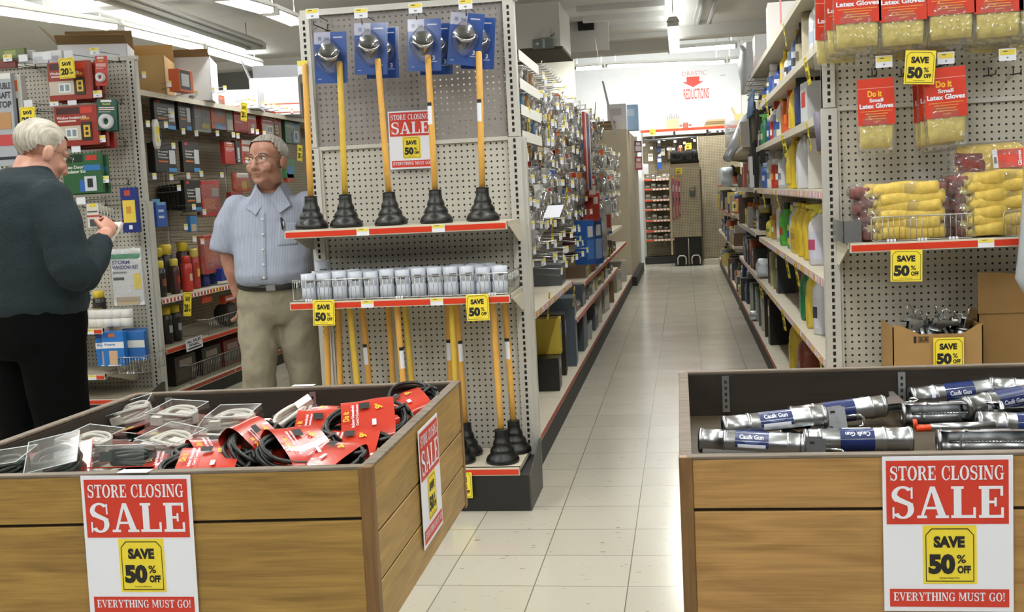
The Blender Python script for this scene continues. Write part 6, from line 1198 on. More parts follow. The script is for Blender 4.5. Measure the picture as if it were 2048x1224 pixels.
# ---- cartons on top of the left run
BOXT = mat('#b8955f', .7, 0, .05, .05, 6); BOXTD = mat('#8d7048', .75, 0, .05, .05, 6)
def carton(label, loc, w, d, h, rz, col, inner, flaps=(), patches=(), lid=False):
    t = thing('cardboard_carton', label, 'carton', loc, (0, 0, rz)); k = .004; m = MB()
    for q in ((-w/2, w/2, 0, k), (-w/2, w/2, d-k, d), (-w/2, -w/2+k, 0, d), (w/2-k, w/2, 0, d)): m.box(*q, 0, h, col)
    m.box(-w/2, w/2, 0, d, 0, k, col); m.box(-w/2+k, w/2-k, k, d-k, h*.8, h*.81, inner); m.build('box_body', t)
    for side, ang, ln in flaps:
        f = MB(); f.box(-(w if side in 'fb' else d)/2, (w if side in 'fb' else d)/2, -k/2, k/2, 0, ln, inner); o = f.build('flap', t); a = math.radians(ang)
        o.location = {'f': (0, 0, h), 'b': (0, d, h), 'l': (-w/2, d/2, h), 'r': (w/2, d/2, h)}[side]
        o.rotation_euler = {'f': (a, 0, 0), 'b': (-a, 0, 0), 'l': (a, 0, -PI/2), 'r': (a, 0, PI/2)}[side]
    if patches:
        m = MB()
        for q in patches:
            if q[0] == 'f': m.box(-w/2+w*q[1], -w/2+w*q[2], -.001, 0, h*q[3], h*q[4], C(q[5]))
            else: m.box(w/2, w/2+.001, d*q[1], d*q[2], h*q[3], h*q[4], C(q[5]))
        m.build('label', t)
    return t
WB = mat('#e8e8ec', .55); top = 1.94
def topbox(u, v, x, **k): p = AX(u, v, x); return p
carton('white carton with open flaps on top of the far left unit', (-3.84, 7.00, 2.195), .44, .36, .30, .35, WB, BOXTD, (('l', 40, .16), ('b', -20, .14), ('f', 62, .10)), (('r', .2, .6, .5, .8, '#c9ccd2'),))
carton('tan carton with a raised flap, second on top of the left run', (-3.76, 7.46, 2.195), .36, .50, .27, .30, BOXT, BOXT, (('l', 15, .16), ('b', -10, .14)), (('r', .78, .97, .05, .4, '#d9dce6'),))
carton('tall white carton with flaps open, third on top of the left run', (-3.72, 8.10, 2.195), .40, .50, .33, .30, WB, BOXTD, (('l', 50, .14), ('f', 70, .12)), (('r', .75, .85, .1, .2, '#c4cad2'),))
sp(359, 140, 386, 184, -3.46, 'orange_box', 'black and orange box against the tall white carton', 'box', '#c95a24', [(.05, .8, .04, .9, '#2a2826'), (.15, .7, .2, .75, '#b9bcbe')], .08)
carton('low white carton, fourth on top of the left run', (-3.70, 9.0, 2.195), .40, .42, .16, .25, WB, WB, (), (('r', .3, .5, .4, .7, '#c9cdd4'),))
carton('white carton with a wide open lid and red line, nearest the plunger unit', (-3.66, 9.85, 2.195), .44, .62, .34, .30, WB, WB, (('r', 35, .26), ('l', 20, .2), ('b', -30, .2)), (('f', 0, 1, .28, .31, '#c9623a'), ('r', 0, 1, .05, .08, '#c9623a'), ('f', 0, 1, .05, .08, '#c9623a')))
# ================================================================ back of the store
BY = 20.5; PEG_B = pegboard('pegboard_back', '#a89b80', r=.006)
a, b = AY(1283, 275, BY), AY(1482, 268, BY)
t = thing('shelving_unit', 'tan pegboard wall unit along the back wall', 'shelving unit', (a.x, BY, 0)); w = b.x-a.x
MB().box(0, w, .03, .07, .1, 2.30, PEG_B).build('back_panel', t); m = MB(); m.box(0, w, -.40, .05, 2.37, 2.39, DECK); m.box(0, w, -.41, -.40, 2.345, 2.392, RAILRED); m.build('top_shelf', t)
for i in range(4): MB().box(w*i/3.0-.02, w*i/3.0+.02, 0, .06, 0, 2.36, UPR).build('upright', t)
MB().tube([(.05, -.30, 2.215), (w*.66, -.30, 2.235)], .022, STEEL, 8).build('hang_bar', t); MB().box(0, w, -.45, .05, 0, .12, KICK).build('kick_base', t)
for k, v in enumerate((358, 377, 399, 418, 440, 461, 479)):
    z = AY(1315, v, BY-.38).z; x0, x1 = (0.02, .56); m = MB(); m.box(x0, x1, -.36, .03, z-.02, z, DECK); m.box(x0, x1, -.372, -.36, z-.03, z+.002, CREAM); o = m.build('shelf', t)
    m = MB(); m.box(x0+.0, x0+.16, -.375, -.371, z-.024, z-.002, RAILRED)
    for q in range(6): m.box(x0+.2+.06*q, x0+.22+.06*q, -.375, -.371, z-.024, z-.004, RAILRED)
    m.build('price_rail', o)
_r4 = random.Random(5)
for k, v in enumerate((358, 377, 399, 418, 440, 461, 479)):
    z = AY(1315, v, BY-.38).z
    for q in range(5): o = cart(_r4.uniform(.05, .1), .08, .15, _r4.choice(('#c9c7c2', '#8a8478', '#6a5a48', '#a9a59c', '#5a4a3a')), '#77736a', 'tiny goods box on the back wall shelves', group='goods on the back wall shelves'); o.location = (a.x+.09+.1*q, BY-.2, z+.001); o.rotation_euler = (0, 0, PI/2)
for k, (u, v0, v1, c, c2, d) in enumerate([(1318, 285, 305, '#2f4468', '#b5b0a0', 'dark blue pack, upper left'), (1325, 298, 311, '#a09a8c', '#6c675c', 'grey pack'), (1319, 315, 338, '#2b4f96', '#c9cbd4', 'blue and white pack'), (1301, 308, 322, '#c9c4b8', '#8a8478', 'white pack, left'), (1340, 290, 318, '#6a5f50', '#a39885', 'dark hanging tool'), (1360, 292, 312, '#a8603c', '#5b4a3a', 'orange handled tool'), (1389, 300, 315, '#c9ccd0', '#a9acb4', 'pale bag, right')]):
    p, q = AY(u-5, v0, BY-.2), AY(u+5, v1, BY-.2); flat_pack('hanging_pack', d+' on the back wall pegboard', 'pack', (p.x, BY-.2, p.z), q.x-p.x, p.z-q.z, 0, c, [(.1, .9, .1, .4, c2)], .05)
p, q = AY(1285, 328, BY-.3), AY(1297, 348, BY-.3); flat_pack('hanging_pack', 'pale grey box on the back wall pegboard above the shelves', 'pack', (p.x, BY-.3, p.z), q.x-p.x, p.z-q.z, 0, '#b9b6b8', [(.1, .9, .1, .3, '#e0dfe2')], .1)
for u, v in [(1288, 290), (1307, 275), (1328, 279), (1303, 296), (1318, 284), (1350, 283), (1361, 293), (1336, 298), (1347, 298), (1369, 286), (1384, 275), (1389, 281), (1319, 311), (1420, 265), (1435, 263), (1445, 262), (1456, 260)]:
    p = AY(u, v, BY-.31); tag(MB().box(-.022, .022, 0, .003, -.02, .02, PAPER).tube([(0, 0, 0), (0, .33, .01)], .004, DWIRE, 4).build('tagged_hook', loc=(p.x, BY-.31, p.z)), 'small white price tag on a hook of the back wall unit', 'hook', 'white tagged hooks on the back wall unit')
for u, v, yy, w in [(1305, 263, BY-.43, 'on the red edge of the back wall top shelf'), (1377, 291, BY-.315, 'among the hooks of the back wall unit'), (1358, 341, 19.297, 'below the black brushes at the end of the aisle')]:
    p = AY(u, v-5, yy); save_card('save_card', 'yellow save card '+w, .10, .11, loc=p)
# goods on the top shelf of the back wall unit
def bk(u0, u1, v0, v1, y): a, b = AY(u0, v1, y), AY(u1, v0, y); return a.x, b.x, max(a.z, 2.392), b.z
x0, x1, z0, z1 = bk(1333, 1357, 241, 258, 20.3); t = thing('cardboard_carton', 'small tan carton of rods on the back wall top shelf', 'carton', ((x0+x1)/2, 20.3, 2.393)); w = (x1-x0)/2; MB().box(-w, w, -.1, .1, 0, .17, BOXT).build('box_body', t); m = MB()
for k in range(7): m.tube([(-w+.03+.03*k, 0, .15), (-w+.02+.034*k, 0, .24+.02*(k % 3))], .006, mat('#5a4a38', .6), 5)
m.build('rods', t)
for k, (u, c) in enumerate(((1362, '#e0dcd8'), (1371, '#c9463a'), (1380, '#dcd6d2'))): x0, x1, z0, z1 = bk(u-5, u+5, 243, 256, 20.3); tag(MB().box(-.045, .045, -.06, .06, 0, .10, C(c)).box(-.03, .03, -.061, -.06, .03, .07, C('#b8483c')).build('small_box', loc=((x0+x1)/2, 20.3, 2.393)), 'small red and white box on the back wall top shelf, %s of three' % ('left', 'middle', 'right')[k], 'box')
for k in range(3): x0, x1, z0, z1 = bk(1407+3*k, 1453-2*k, 244, 250, 20.3); tag(MB().box(x0, x1, 20.15, 20.4, 2.393+.042*k, 2.43+.042*k, C(('#8a7654', '#6d5b3e', '#94805c')[k])).build('flat_carton'), 'flattened brown carton on the back wall top shelf, %s of the pile' % ('bottom', 'middle', 'top')[k], 'carton')
x0, x1, z0, z1 = bk(1470, 1486, 230, 255, 20.3); tag(MB().box(x0, x1, 20.2, 20.4, 2.393, 2.393+.2, BOXT).prism([(x0, 2.59), (x0+.03, 2.59), (x0-.04, 2.72), (x0-.06, 2.71)], .2, BOXT, 'y', 20.2).build('open_carton'), 'open tan carton at the right end of the back wall top shelf', 'carton')
# hand-lettered wall notice
p = AY(1386, 170, 21.66); t = thing('wall_banner', 'white banner with a red arrow reading drastic reductions on the back wall', 'sign', (p.x, 21.685, p.z)); F = lambda u, v: AY(u, v, 21.66)-V((p.x, 0, p.z))
MB().box(-.36, .36, .0125, .014, -.42, .42, WALLW).build('sheet', t); RL = mat('#e0402c', .5); RP = mat('#d98f86', .5); m = MB()
text_sans(m, 'DRASTIC', F(1360, 0).x, F(1409, 0).x, F(1384, 151).z, F(1384, 142).z, RP, .008, -.006); text_sans(m, 'REDUCTIONS', F(1361, 0).x, F(1412, 0).x, F(1386, 198).z, F(1386, 177).z, RL, .008, .01)
zt, zm, zb2 = F(1386, 153).z, F(1386, 163).z, F(1386, 174).z; cx = F(1386, 160).x; m.poly([(cx-.12, 0.008, zt), (cx-.12, 0.008, zm), (cx-.20, 0.008, zm), (cx, 0.008, zb2), (cx+.20, 0.008, zm), (cx+.12, 0.008, zm), (cx+.12, 0.008, zt)][::-1], RL); m.build('lettering', t)
p = AY(1446, 150, 21.68); tag(MB().box(-.05, .05, 0, .02, -.01, .01, mat('#c9c9c9', .5)).build('wall_hook', loc=(p.x, 21.68, p.z)), 'small grey bracket on the white back wall right of the banner', 'bracket')
# end unit facing down the aisle: tan board, brush bin, wheeled base
EY = 19.3; x0, x1 = AY(1341, 420, EY).x, AY(1404, 420, EY).x; zt, zb2 = AY(1372, 334, EY).z, AY(1372, 474, EY).z
t = thing('display_stand', 'tan pegboard display stand at the end of the aisle with a black brush bin', 'display stand', ((x0+x1)/2, EY, 0)); w = (x1-x0)/2
MB().box(-w, w, 0, .03, zb2, zt, PEG_B).build('panel', t); MB().box(-w-.01, -w+.02, -.01, .3, .2, zt-.2, TAN).box(w-.02, w+.01, -.01, .3, .1, zt-.05, mat('#54493a', .6)).build('side_rail', t); MB().box(-w+.05, w-.02, .02, .35, .02, zb2, mat('#1d1a16', .7)).build('lower_cabinet', t)
for s in (-1, 1):
    m = MB(); c = s*.12+.02; m.tube([(c-.07, -.05, .03), (c-.07, -.05, .14), (c-.04, -.05, .18), (c+.04, -.05, .18), (c+.07, -.05, .14), (c+.07, -.05, .03)], .012, mat('#bdb9ae', .4), 6); m.build('foot_loop', t)
MB().tube([(.02, -.04, .02), (.02, -.04, zb2-.02)], .01, mat('#8a8578', .4), 6).build('center_rod', t)
x0, x1 = AY(1343, 320, EY).x, AY(1396, 320, EY).x; tb = thing('brush_bin', 'open bin packed with black brushes on top of the display stand', 'bin', ((x0+x1)/2, EY, zt)); MB().box(-.24, .24, 0, .25, 0, .06, mat('#8c7c60', .6)).build('tray', tb)
for k in range(9): m = MB(); puffy(m, .07, .22, .08, mat('#191714', .9, 0, .3, .8, 60), n=12, k=6, seed=k, amp=.008, c=(0, 0, .11)); tag(m.build('push_brush', loc=((x0+x1)/2-.21+.052*k, EY+.1, zt+.06), rot=(0, _r4.uniform(-.15, .15), 0)), 'black bristle brush standing in the bin on the display stand', 'brush', 'black brushes in the bin')
for u, c, d in [(1360, '#a8552e', 'orange'), (1370, '#b08a4c', 'tan')]: p = AY(u, 300, EY); tag(MB().tube([(0, 0, -.25), (.01, 0, .08)], .012, C(c), 6).build('broom_handle', loc=(p.x, EY+.12, p.z)), '%s handle sticking up from the black brush bin' % d, 'handle')
for k in range(3):
    p, q = AY(1344+6*k, 352+3*k, EY-.06), AY(1350+6*k, 440-4*k, EY-.06); t2 = flat_pack('wiper_pack', 'long pink wiper pack hanging on the display stand, %s of three' % ('left', 'middle', 'right')[k], 'pack', (p.x, EY-.06, p.z), q.x-p.x, p.z-q.z, 0, ('#a8386a', '#c2486c', '#9c3a5c')[k], [(.1, .9, 0, .06, '#d9a03a'), (.2, .8, .2, .35, '#d9b8c4'), (.2, .8, .5, .6, '#4a2a3c'), (.2, .8, .7, .95, '#b88a6a')], .03)
p = AY(1385, 384, EY-.05); m = MB(); m.box(-.05, .05, 0, .05, -.07, .02, mat('#4c4f48', .5)); m.tube([(-.045, .02, .02), (-.045, .02, .09), (.045, .02, .09), (.045, .02, .02)], .008, mat('#5a5c55', .5), 6); tag(m.build('padlock_pack', loc=(p.x, EY-.055, p.z)), 'dark grey padlock-shaped pack on the display stand', 'pack')
x0, x1 = AY(1400, 400, 19.7).x, AY(1429, 400, 19.7).x; z1 = AY(1415, 272, 19.7).z
t = thing('shelving_unit', 'narrow tan pegboard end panel right of the display stand', 'shelving unit', ((x0+x1)/2, 19.7, 0)); w = (x1-x0)/2; MB().box(-w, w+.35, 0, .03, .1, z1, PEG_B).build('panel', t); MB().box(-w-.02, -w, -.01, .04, 0, z1, UPR).build('upright', t); MB().box(-w, w+.35, -.3, .0, 0, .09, CREAM).build('base', t)
p = AZ(1300, 503, .03); t = thing('floor_roller', 'black roller lying on the floor at the far end of the aisle', 'roller', p); MB().tube([(-.11, 0, 0), (.11, 0, 0)], .016, BLACK, 8).build('shaft', t)
for s in (-1, 1): MB().tube([(s*.10, 0, 0), (s*.135, 0, 0)], .03, BLACK, 10).build('end', t)
# ================================================================ the two men
def skin_mat(name, c1, c2):
    m, nt, b = _nt(name); tc = nt.nodes.new('ShaderNodeTexCoord'); n = nt.nodes.new('ShaderNodeTexNoise'); n.inputs['Scale'].default_value = 18; n.inputs['Detail'].default_value = 4
    nt.links.new(tc.outputs['Object'], n.inputs['Vector']); r = nt.nodes.new('ShaderNodeValToRGB'); r.color_ramp.elements[0].position = .35; r.color_ramp.elements[1].position = .68
    r.color_ramp.elements[0].color = (*srgb(c1), 1); r.color_ramp.elements[1].color = (*srgb(c2), 1); nt.links.new(n.outputs[0], r.inputs[0]); nt.links.new(r.outputs[0], b.inputs['Base Color'])
    b.inputs['Roughness'].default_value = .5; b.inputs['Subsurface Weight'].default_value = .08; b.inputs['Subsurface Radius'].default_value = (.01, .004, .002); return m
def stripes(name, c1, c2, sc):
    m, nt, b = _nt(name); tc = nt.nodes.new('ShaderNodeTexCoord'); s = nt.nodes.new('ShaderNodeSeparateXYZ'); nt.links.new(tc.outputs['Object'], s.inputs[0])
    f = _math(nt, 'FRACT', _math(nt, 'MULTIPLY', s.outputs[0], sc)); k = _math(nt, 'LESS_THAN', f, .35); mx = nt.nodes.new('ShaderNodeMix'); mx.data_type = 'RGBA'
    nt.links.new(k, mx.inputs[0]); mx.inputs[6].default_value = (*srgb(c1), 1); mx.inputs[7].default_value = (*srgb(c2), 1); nt.links.new(mx.outputs[2], b.inputs['Base Color']); b.inputs['Roughness'].default_value = .85; return m
def soften(o, vox, it=6, disp=0, dscale=.08):
    r = o.modifiers.new('remesh', 'REMESH'); r.mode = 'VOXEL'; r.voxel_size = vox; r.use_smooth_shade = True
    s = o.modifiers.new('smooth', 'SMOOTH'); s.iterations = it; s.factor = .5
    if disp:
        tx = bpy.data.textures.get('folds%g' % dscale) or bpy.data.textures.new('folds%g' % dscale, 'CLOUDS'); tx.noise_scale = dscale; d = o.modifiers.new('folds', 'DISPLACE'); d.texture = tx; d.strength = disp; d.mid_level = .5; d.texture_coords = 'LOCAL'
    return o
def blob(mb, pts, rad, m, n=14):
    """tapered limb with round joints"""
    mb.tube(pts, rad, m, n)
    for p, r in zip(pts, rad): mb.ball(p, r, m, 12, 8)
def ell(mb, secs, m, n=26, e=.85):
    """torso through sections (cx, cy, z, half-width, half-depth)"""
    rs = []
    for cx, cy, z, w, d in secs: rs.append([(cx+w*math.copysign(abs(math.cos(2*PI*i/n))**e, math.cos(2*PI*i/n)), cy+d*math.copysign(abs(math.sin(2*PI*i/n))**e, math.sin(2*PI*i/n)), z) for i in range(n)])
    mb.rings(rs, m)
def head_mesh(mb, M, sk):
    old = mb.M; mb.M = old @ M
    mb.ball((0, .016, .035), (.076, .096, .084), sk, 22, 14); mb.ball((0, -.018, -.038), (.064, .072, .088), sk, 22, 14); mb.ball((0, -.026, -.088), (.050, .052, .042), sk, 18, 10)
    for s in (-1, 1):
        mb.ball((s*.042, -.004, -.082), (.028, .045, .038), sk, 14, 8); mb.ball((s*.040, -.062, -.040), (.026, .022, .026), sk, 14, 8); mb.ball((s*.080, .014, -.018), (.010, .023, .036), sk, 14, 8); mb.ball((s*.084, .026, -.010), (.008, .012, .022), sk, 10, 6)
        mb.ball((s*.013, -.094, -.046), (.010, .010, .008), sk, 10, 6); mb.tube([(s*.012, -.082, .016), (s*.034, -.080, .021), (s*.052, -.064, .016)], [.008, .009, .007], sk, 10)
        mb.tube([(s*.016, -.0775, .0085), (s*.032, -.0795, .0115), (s*.048, -.070, .007)], .0042, sk, 8); mb.tube([(s*.018, -.078, -.010), (s*.032, -.0775, -.013), (s*.046, -.070, -.010)], .0045, sk, 8)
        mb.tube([(s*.022, -.088, -.048), (s*.034, -.080, -.068)], .006, sk, 8)
    mb.tube([(0, -.082, .014), (0, -.094, -.012), (0, -.104, -.038)], [.008, .010, .014], sk, 12); mb.ball((0, -.106, -.044), (.013, .013, .012), sk, 12, 8)
    mb.tube([(-.024, -.078, -.071), (-.010, -.0875, -.067), (0, -.0885, -.069), (.010, -.0875, -.067), (.024, -.078, -.071)], [.003, .005, .005, .005, .003], sk, 8); mb.tube([(-.022, -.077, -.078), (0, -.0875, -.081), (.022, -.077, -.078)], [.003, .0058, .003], sk, 8)
    mb.ball((0, -.068, -.108), (.024, .016, .018), sk, 12, 8); mb.M = old
def hand(mb, M, sk, curl=.6, side=1):
    """palm and five curled fingers; local -y along the fingers, palm facing -z"""
    old = mb.M; mb.M = old @ M; mb.ball((0, -.045, 0), (.040, .050, .015), sk, 16, 10); mb.tube([(0, .02, 0), (0, -.01, 0)], [.026, .030], sk, 12)
    for k, (x, L) in enumerate(((-.031, .066), (-.011, .076), (.010, .071), (.029, .056))):
        P = [V((x, -.082, .002))]; a = .15
        for seg in (.42, .33, .25): a += curl*(.9 if seg > .4 else 1.1); P.append(P[-1]+V((x*.04, -math.cos(a)*L*seg, -math.sin(a)*L*seg)))
        mb.tube(P, [.0092, .0088, .0082, .007], sk, 10); mb.ball(P[-1], .0072, sk, 10, 6)
    s = side; P = [V((s*.030, -.015, -.004)), V((s*.052, -.042, -.014)), V((s*.052, -.068, -.026)), V((s*.042, -.086, -.034))]; mb.tube(P, [.013, .0115, .010, .008], sk, 10); mb.ball(P[-1], .0082, sk, 10, 6); mb.M = old
def hair_mesh(mb, M, m, front, side=-.022, back=.085):
    old = mb.M; mb.M = old @ M; N, K = 44, 26; c, r = V((0, .020, .036)), (.084, .104, .092); vs, ok = [], []
    for j in range(K+1):
        a = -PI/2+PI*j/K
        for i in range(N):
            w = 2*PI*i/N; p = V((r[0]*math.cos(a)*math.cos(w), r[1]*math.cos(a)*math.sin(w), r[2]*math.sin(a))); y = p.y/r[1]
            line = front if y < -.62 else (front+(side-front)*(y+.62)/.42 if y < -.2 else (side if y < .05 else (side+.022 if y < .30 else side-(y-.30)*back)))
            vs.append(p); ok.append(p.z+c.z > line)
    idx = {}; out = []
    for layer, k in ((0, 1.0), (1, .86)):
        for q, p in enumerate(vs): idx[(layer, q)] = len(out); out.append(tuple(c+p*k*(1+.010*math.sin(p.x*160+p.y*40)+.006*math.sin(p.z*220))))
    fs = []
    for j in range(K):
        for i in range(N):
            q = [j*N+i, j*N+(i+1) % N, (j+1)*N+(i+1) % N, (j+1)*N+i]
            if all(ok[x] for x in q): fs.append([idx[(0, x)] for x in q]); fs.append([idx[(1, x)] for x in q][::-1])
    mb.add(out, fs, m, True); mb.M = old
def hairm(name, c1, c2):
    m, nt, b = _nt(name); tc = nt.nodes.new('ShaderNodeTexCoord'); mp = nt.nodes.new('ShaderNodeMapping'); mp.inputs['Scale'].default_value = (70, 9, 12); nt.links.new(tc.outputs['Object'], mp.inputs[0]); n = nt.nodes.new('ShaderNodeTexNoise'); n.inputs['Scale'].default_value = 2; n.inputs['Detail'].default_value = 6; nt.links.new(mp.outputs[0], n.inputs[0])
    r = nt.nodes.new('ShaderNodeValToRGB'); r.color_ramp.elements[0].position = .32; r.color_ramp.elements[1].position = .68; r.color_ramp.elements[0].color = (*srgb(c1), 1); r.color_ramp.elements[1].color = (*srgb(c2), 1); nt.links.new(n.outputs[0], r.inputs[0]); nt.links.new(r.outputs[0], b.inputs['Base Color']); b.inputs['Roughness'].default_value = .55
    bp = nt.nodes.new('ShaderNodeBump'); bp.inputs['Strength'].default_value = .3; bp.inputs['Distance'].default_value = .01; nt.links.new(n.outputs[0], bp.inputs['Height']); nt.links.new(bp.outputs[0], b.inputs['Normal']); return m
def eyes_glasses(par, M, glasses=True):
    m = MB(); m.M = M
    for s in (-1, 1): m.ball((s*.032, -.0695, -.0005), .0115, mat('#d8d2c8', .3), 14, 10); m.ball((s*.032-.003, -.0785, -.0005), (.0048, .0035, .0048), mat('#3a4248', .2), 10, 8)
    m.build('eyes', par); b = MB(); b.M = M
    for s in (-1, 1): b.tube([(s*.016, -.0895, .023), (s*.034, -.088, .0275), (s*.053, -.073, .021)], [.003, .004, .0025], mat('#8d857c', .8), 8)
    b.build('eyebrows', par); b = MB(); b.M = M; b.tube([(-.021, -.0825, -.0745), (0, -.0925, -.0742), (.021, -.0825, -.0745)], [.0012, .0022, .0012], mat('#7a3f38', .6), 6); b.build('mouth_line', par)
    if glasses:
        g = MB(); g.M = M; G = mat('#8c8878', .25, 1)
        for s in (-1, 1):
            P = [(s*.034+.027*math.copysign(abs(math.cos(a))**.7, math.cos(a)), -.096+.10*(abs(s*.034+.027*math.cos(a))-.03)**2*20, -.004+.020*math.copysign(abs(math.sin(a))**.7, math.sin(a))) for a in [2*PI*i/20 for i in range(20)]]
            g.tube(P, .0013, G, 6, closed=True); g.tube([(s*.060, -.090, .004), (s*.079, -.05, .004), (s*.083, .02, -.0), (s*.082, .035, -.016)], .0015, G, 6)
        g.tube([(-.008, -.099, .002), (0, -.102, .006), (.008, -.099, .002)], .0014, G, 6); g.build('glasses', par)
# ---- man in the blue shirt, standing beside the plunger unit
SK2 = skin_mat('skin_ruddy', '#a3705c', '#bd8d79'); SHIRT = stripes('striped_shirt', '#979fb3', '#b0b6c6', 130); KHAKI = mat('#9c9480', .85, 0, .06, .15, 40); BELT = mat('#1c1712', .4)
px = AY(548, 563, 5.42).x
P2 = thing('person', '', 'person', (px, 5.45, 0), (0, 0, math.radians(11)))
P2['label'] = 'person with glasses in blue short-sleeved shirt and khaki trousers, looking left'
HM = Matrix.Translation((.0, -.03, 1.598)) @ Matrix.Rotation(math.radians(-24), 4, 'Z') @ Matrix.Rotation(math.radians(-3), 4, 'X') @ Matrix.Diagonal((1.13, 1.1, 1.03, 1))
b = MB(); head_mesh(b, HM, SK2); b.tube([(-.0, .0, 1.52), (0, .02, 1.46), (0, .03, 1.38)], [.060, .061, .075], SK2, 18); b.ball((0, -.03, 1.475), (.045, .05, .03), SK2)
ell(b, [(0, .03, 1.40, .10, .07), (0, .03, 1.36, .17, .095), (0, .02, 1.2, .165, .11), (0, .01, 1.0, .16, .12), (0, .01, .90, .165, .11), (0, .01, .82, .15, .10)], SK2)
for s in (-1, 1): blob(b, [(s*.085, .01, .86), (s*.095, .0, .48), (s*.10, .02, .10)], [.085, .055, .04], SK2); b.ball((s*.10, -.05, .05), (.04, .11, .035), SK2)
blob(b, [(-.185, .03, 1.36), (-.245, .06, 1.13), (-.212, .07, .93)], [.055, .045, .034], SK2); blob(b, [(.185, .03, 1.36), (.245, .06, 1.13), (.24, .03, .92)], [.055, .045, .034], SK2)
b.tube([(-.245, .06, 1.13), (-.232, .065, 1.05), (-.210, .07, .91)], [.046, .046, .031], SK2, 14)
hand(b, Matrix.Translation((-.205, .075, .91)) @ Matrix.Rotation(math.radians(88), 4, 'X') @ Matrix.Rotation(math.radians(80), 4, 'Y'), SK2, .35, 1); hand(b, Matrix.Translation((.238, .025, .90)) @ Matrix.Rotation(math.radians(88), 4, 'X') @ Matrix.Rotation(math.radians(-80), 4, 'Y'), SK2, .35, -1)
soften(b.build('body', P2), .0052, 3)
eyes_glasses(P2, HM); h = MB(); hair_mesh(h, HM, hairm('grey_hair', '#6f6a64', '#aca79f'), .080); h.build('hair', P2)
m = MB(); ell(m, [(0, .03, 1.435, .075, .066), (0, .03, 1.415, .12, .085), (0, .03, 1.385, .19, .10), (0, .025, 1.33, .215, .118), (0, .01, 1.2, .208, .135), (0, -.005, 1.1, .202, .15), (0, -.012, 1.02, .205, .165), (.0, -.008, .985, .2, .16), (.0, .0, .962, .188, .145)], SHIRT, 30, .9)
for s in (-1, 1): m.tube([(s*.17, .03, 1.365), (s*.225, .04, 1.27), (s*.262, .05, 1.165), (s*.268, .05, 1.14)], [.075, .080, .078, .076], SHIRT, 18); m.ball((s*.175, .03, 1.36), .074, SHIRT)
soften(m.build('shirt', P2), .010, 5, .014, .09)
shirt = P2.children[-1] if P2.children and P2.children[-1].name.startswith('shirt') else [o for o in P2.children if o.name.startswith('shirt')][0]
bpy.context.view_layer.update(); _ev = shirt.evaluated_get(bpy.context.evaluated_depsgraph_get())
def front_y(x, z):
    hit, loc, nr, ix = _ev.ray_cast(V((x, -1, z)), V((0, 1, 0))); return loc.y if hit else -.12
c = MB()
for s in (-1, 1):
    Q = [(s*.010, -.062, 1.40), (s*.055, -.045, 1.462), (s*.072, .02, 1.482), (s*.06, .085, 1.482), (s*.078, .098, 1.435), (s*.108, .03, 1.418), (s*.112, front_y(s*.112, 1.365)-.012, 1.362), (s*.060, front_y(s*.06, 1.325)-.012, 1.325)]
    c.add(Q, [(0, 1, 6, 7), (1, 2, 5, 6), (2, 3, 4, 5)], SHIRT)
o = c.build('collar', P2); q = o.modifiers.new('s', 'SOLIDIFY'); q.thickness = .006
m = MB(); zs_ = [1.335-.012*k for k in range(29)]; m.add([(x, front_y(x, z)-.0015, z) for z in zs_ for x in (-.045, -.028, -.012)], [(3*i+j, 3*i+j+1, 3*i+j+4, 3*i+j+3) for i in range(28) for j in (0, 1)], SHIRT, True); o = m.build('placket', P2); q = o.modifiers.new('s', 'SOLIDIFY'); q.thickness = .005; q.offset = 1
m = MB()
for z in (1.30, 1.225, 1.15, 1.075, 1.01): m.ball((-.028, front_y(-.028, z)-.006, z), (.0062, .003, .0062), WHITE, 10, 6)
m.build('buttons', P2)
m = MB(); zs_ = [1.275-.011*k for k in range(11)]; xs_ = [.045+.012*k for k in range(9)]; m.add([(x, front_y(x, z)-.0015, z) for z in zs_ for x in xs_], [(9*i+j, 9*i+j+1, 9*i+j+10, 9*i+j+9) for i in range(10) for j in range(8)], SHIRT, True); o = m.build('chest_pocket', P2); q = o.modifiers.new('s', 'SOLIDIFY'); q.thickness = .006; q.offset = 1
y_ = front_y(.07, 1.28); MB().tube([(.072, y_-.012, 1.245), (.066, y_-.008, 1.305)], .006, BLACK, 8).tube([(.079, y_-.014, 1.235), (.075, y_-.012, 1.285)], .0035, CHROME, 6).build('pen', P2)
m = MB(); ell(m, [(0, .0, 1.005, .178, .135), (0, .005, .96, .192, .142), (0, .012, .88, .205, .142), (0, .015, .81, .20, .135), (0, .015, .76, .165, .11)], KHAKI, 28, .85)
m.tube([(-.095, .01, .84), (-.105, -.035, .66), (-.11, -.05, .50), (-.11, -.02, .30), (-.105, .0, .07)], [.112, .100, .088, .085, .080], KHAKI, 20); m.tube([(.098, .015, .84), (.105, .015, .66), (.112, .02, .50), (.118, .03, .30), (.12, .04, .07)], [.115, .105, .092, .088, .082], KHAKI, 20)
soften(m.build('trousers', P2), .010, 4, .034, .13)
m = MB(); rs = []
for z, k in ((.968, 1.0), (1.0, 1.0)): rs.append([(.199*math.copysign(abs(math.cos(2*PI*i/32))**.87, math.cos(2*PI*i/32)), .002+.152*math.copysign(abs(math.sin(2*PI*i/32))**.87, math.sin(2*PI*i/32)), z-.028*max(0, -math.sin(2*PI*i/32))) for i in range(32)])
m.rings(rs, BELT, cap=False); o = m.build('belt', P2); o.modifiers.new('s', 'SOLIDIFY').thickness = .006
MB().box(-.025, .02, -.158, -.150, .942, .972, STEEL).build('belt_buckle', P2)
for s in (-1, 1): m = MB(); m.ball((s*.115, -.045, .045), (.05, .14, .045), mat('#2b241d', .5)); m.box(s*.115-.045, s*.115+.045, -.17, .08, 0, .02, BLACK); m.build('shoe', P2)
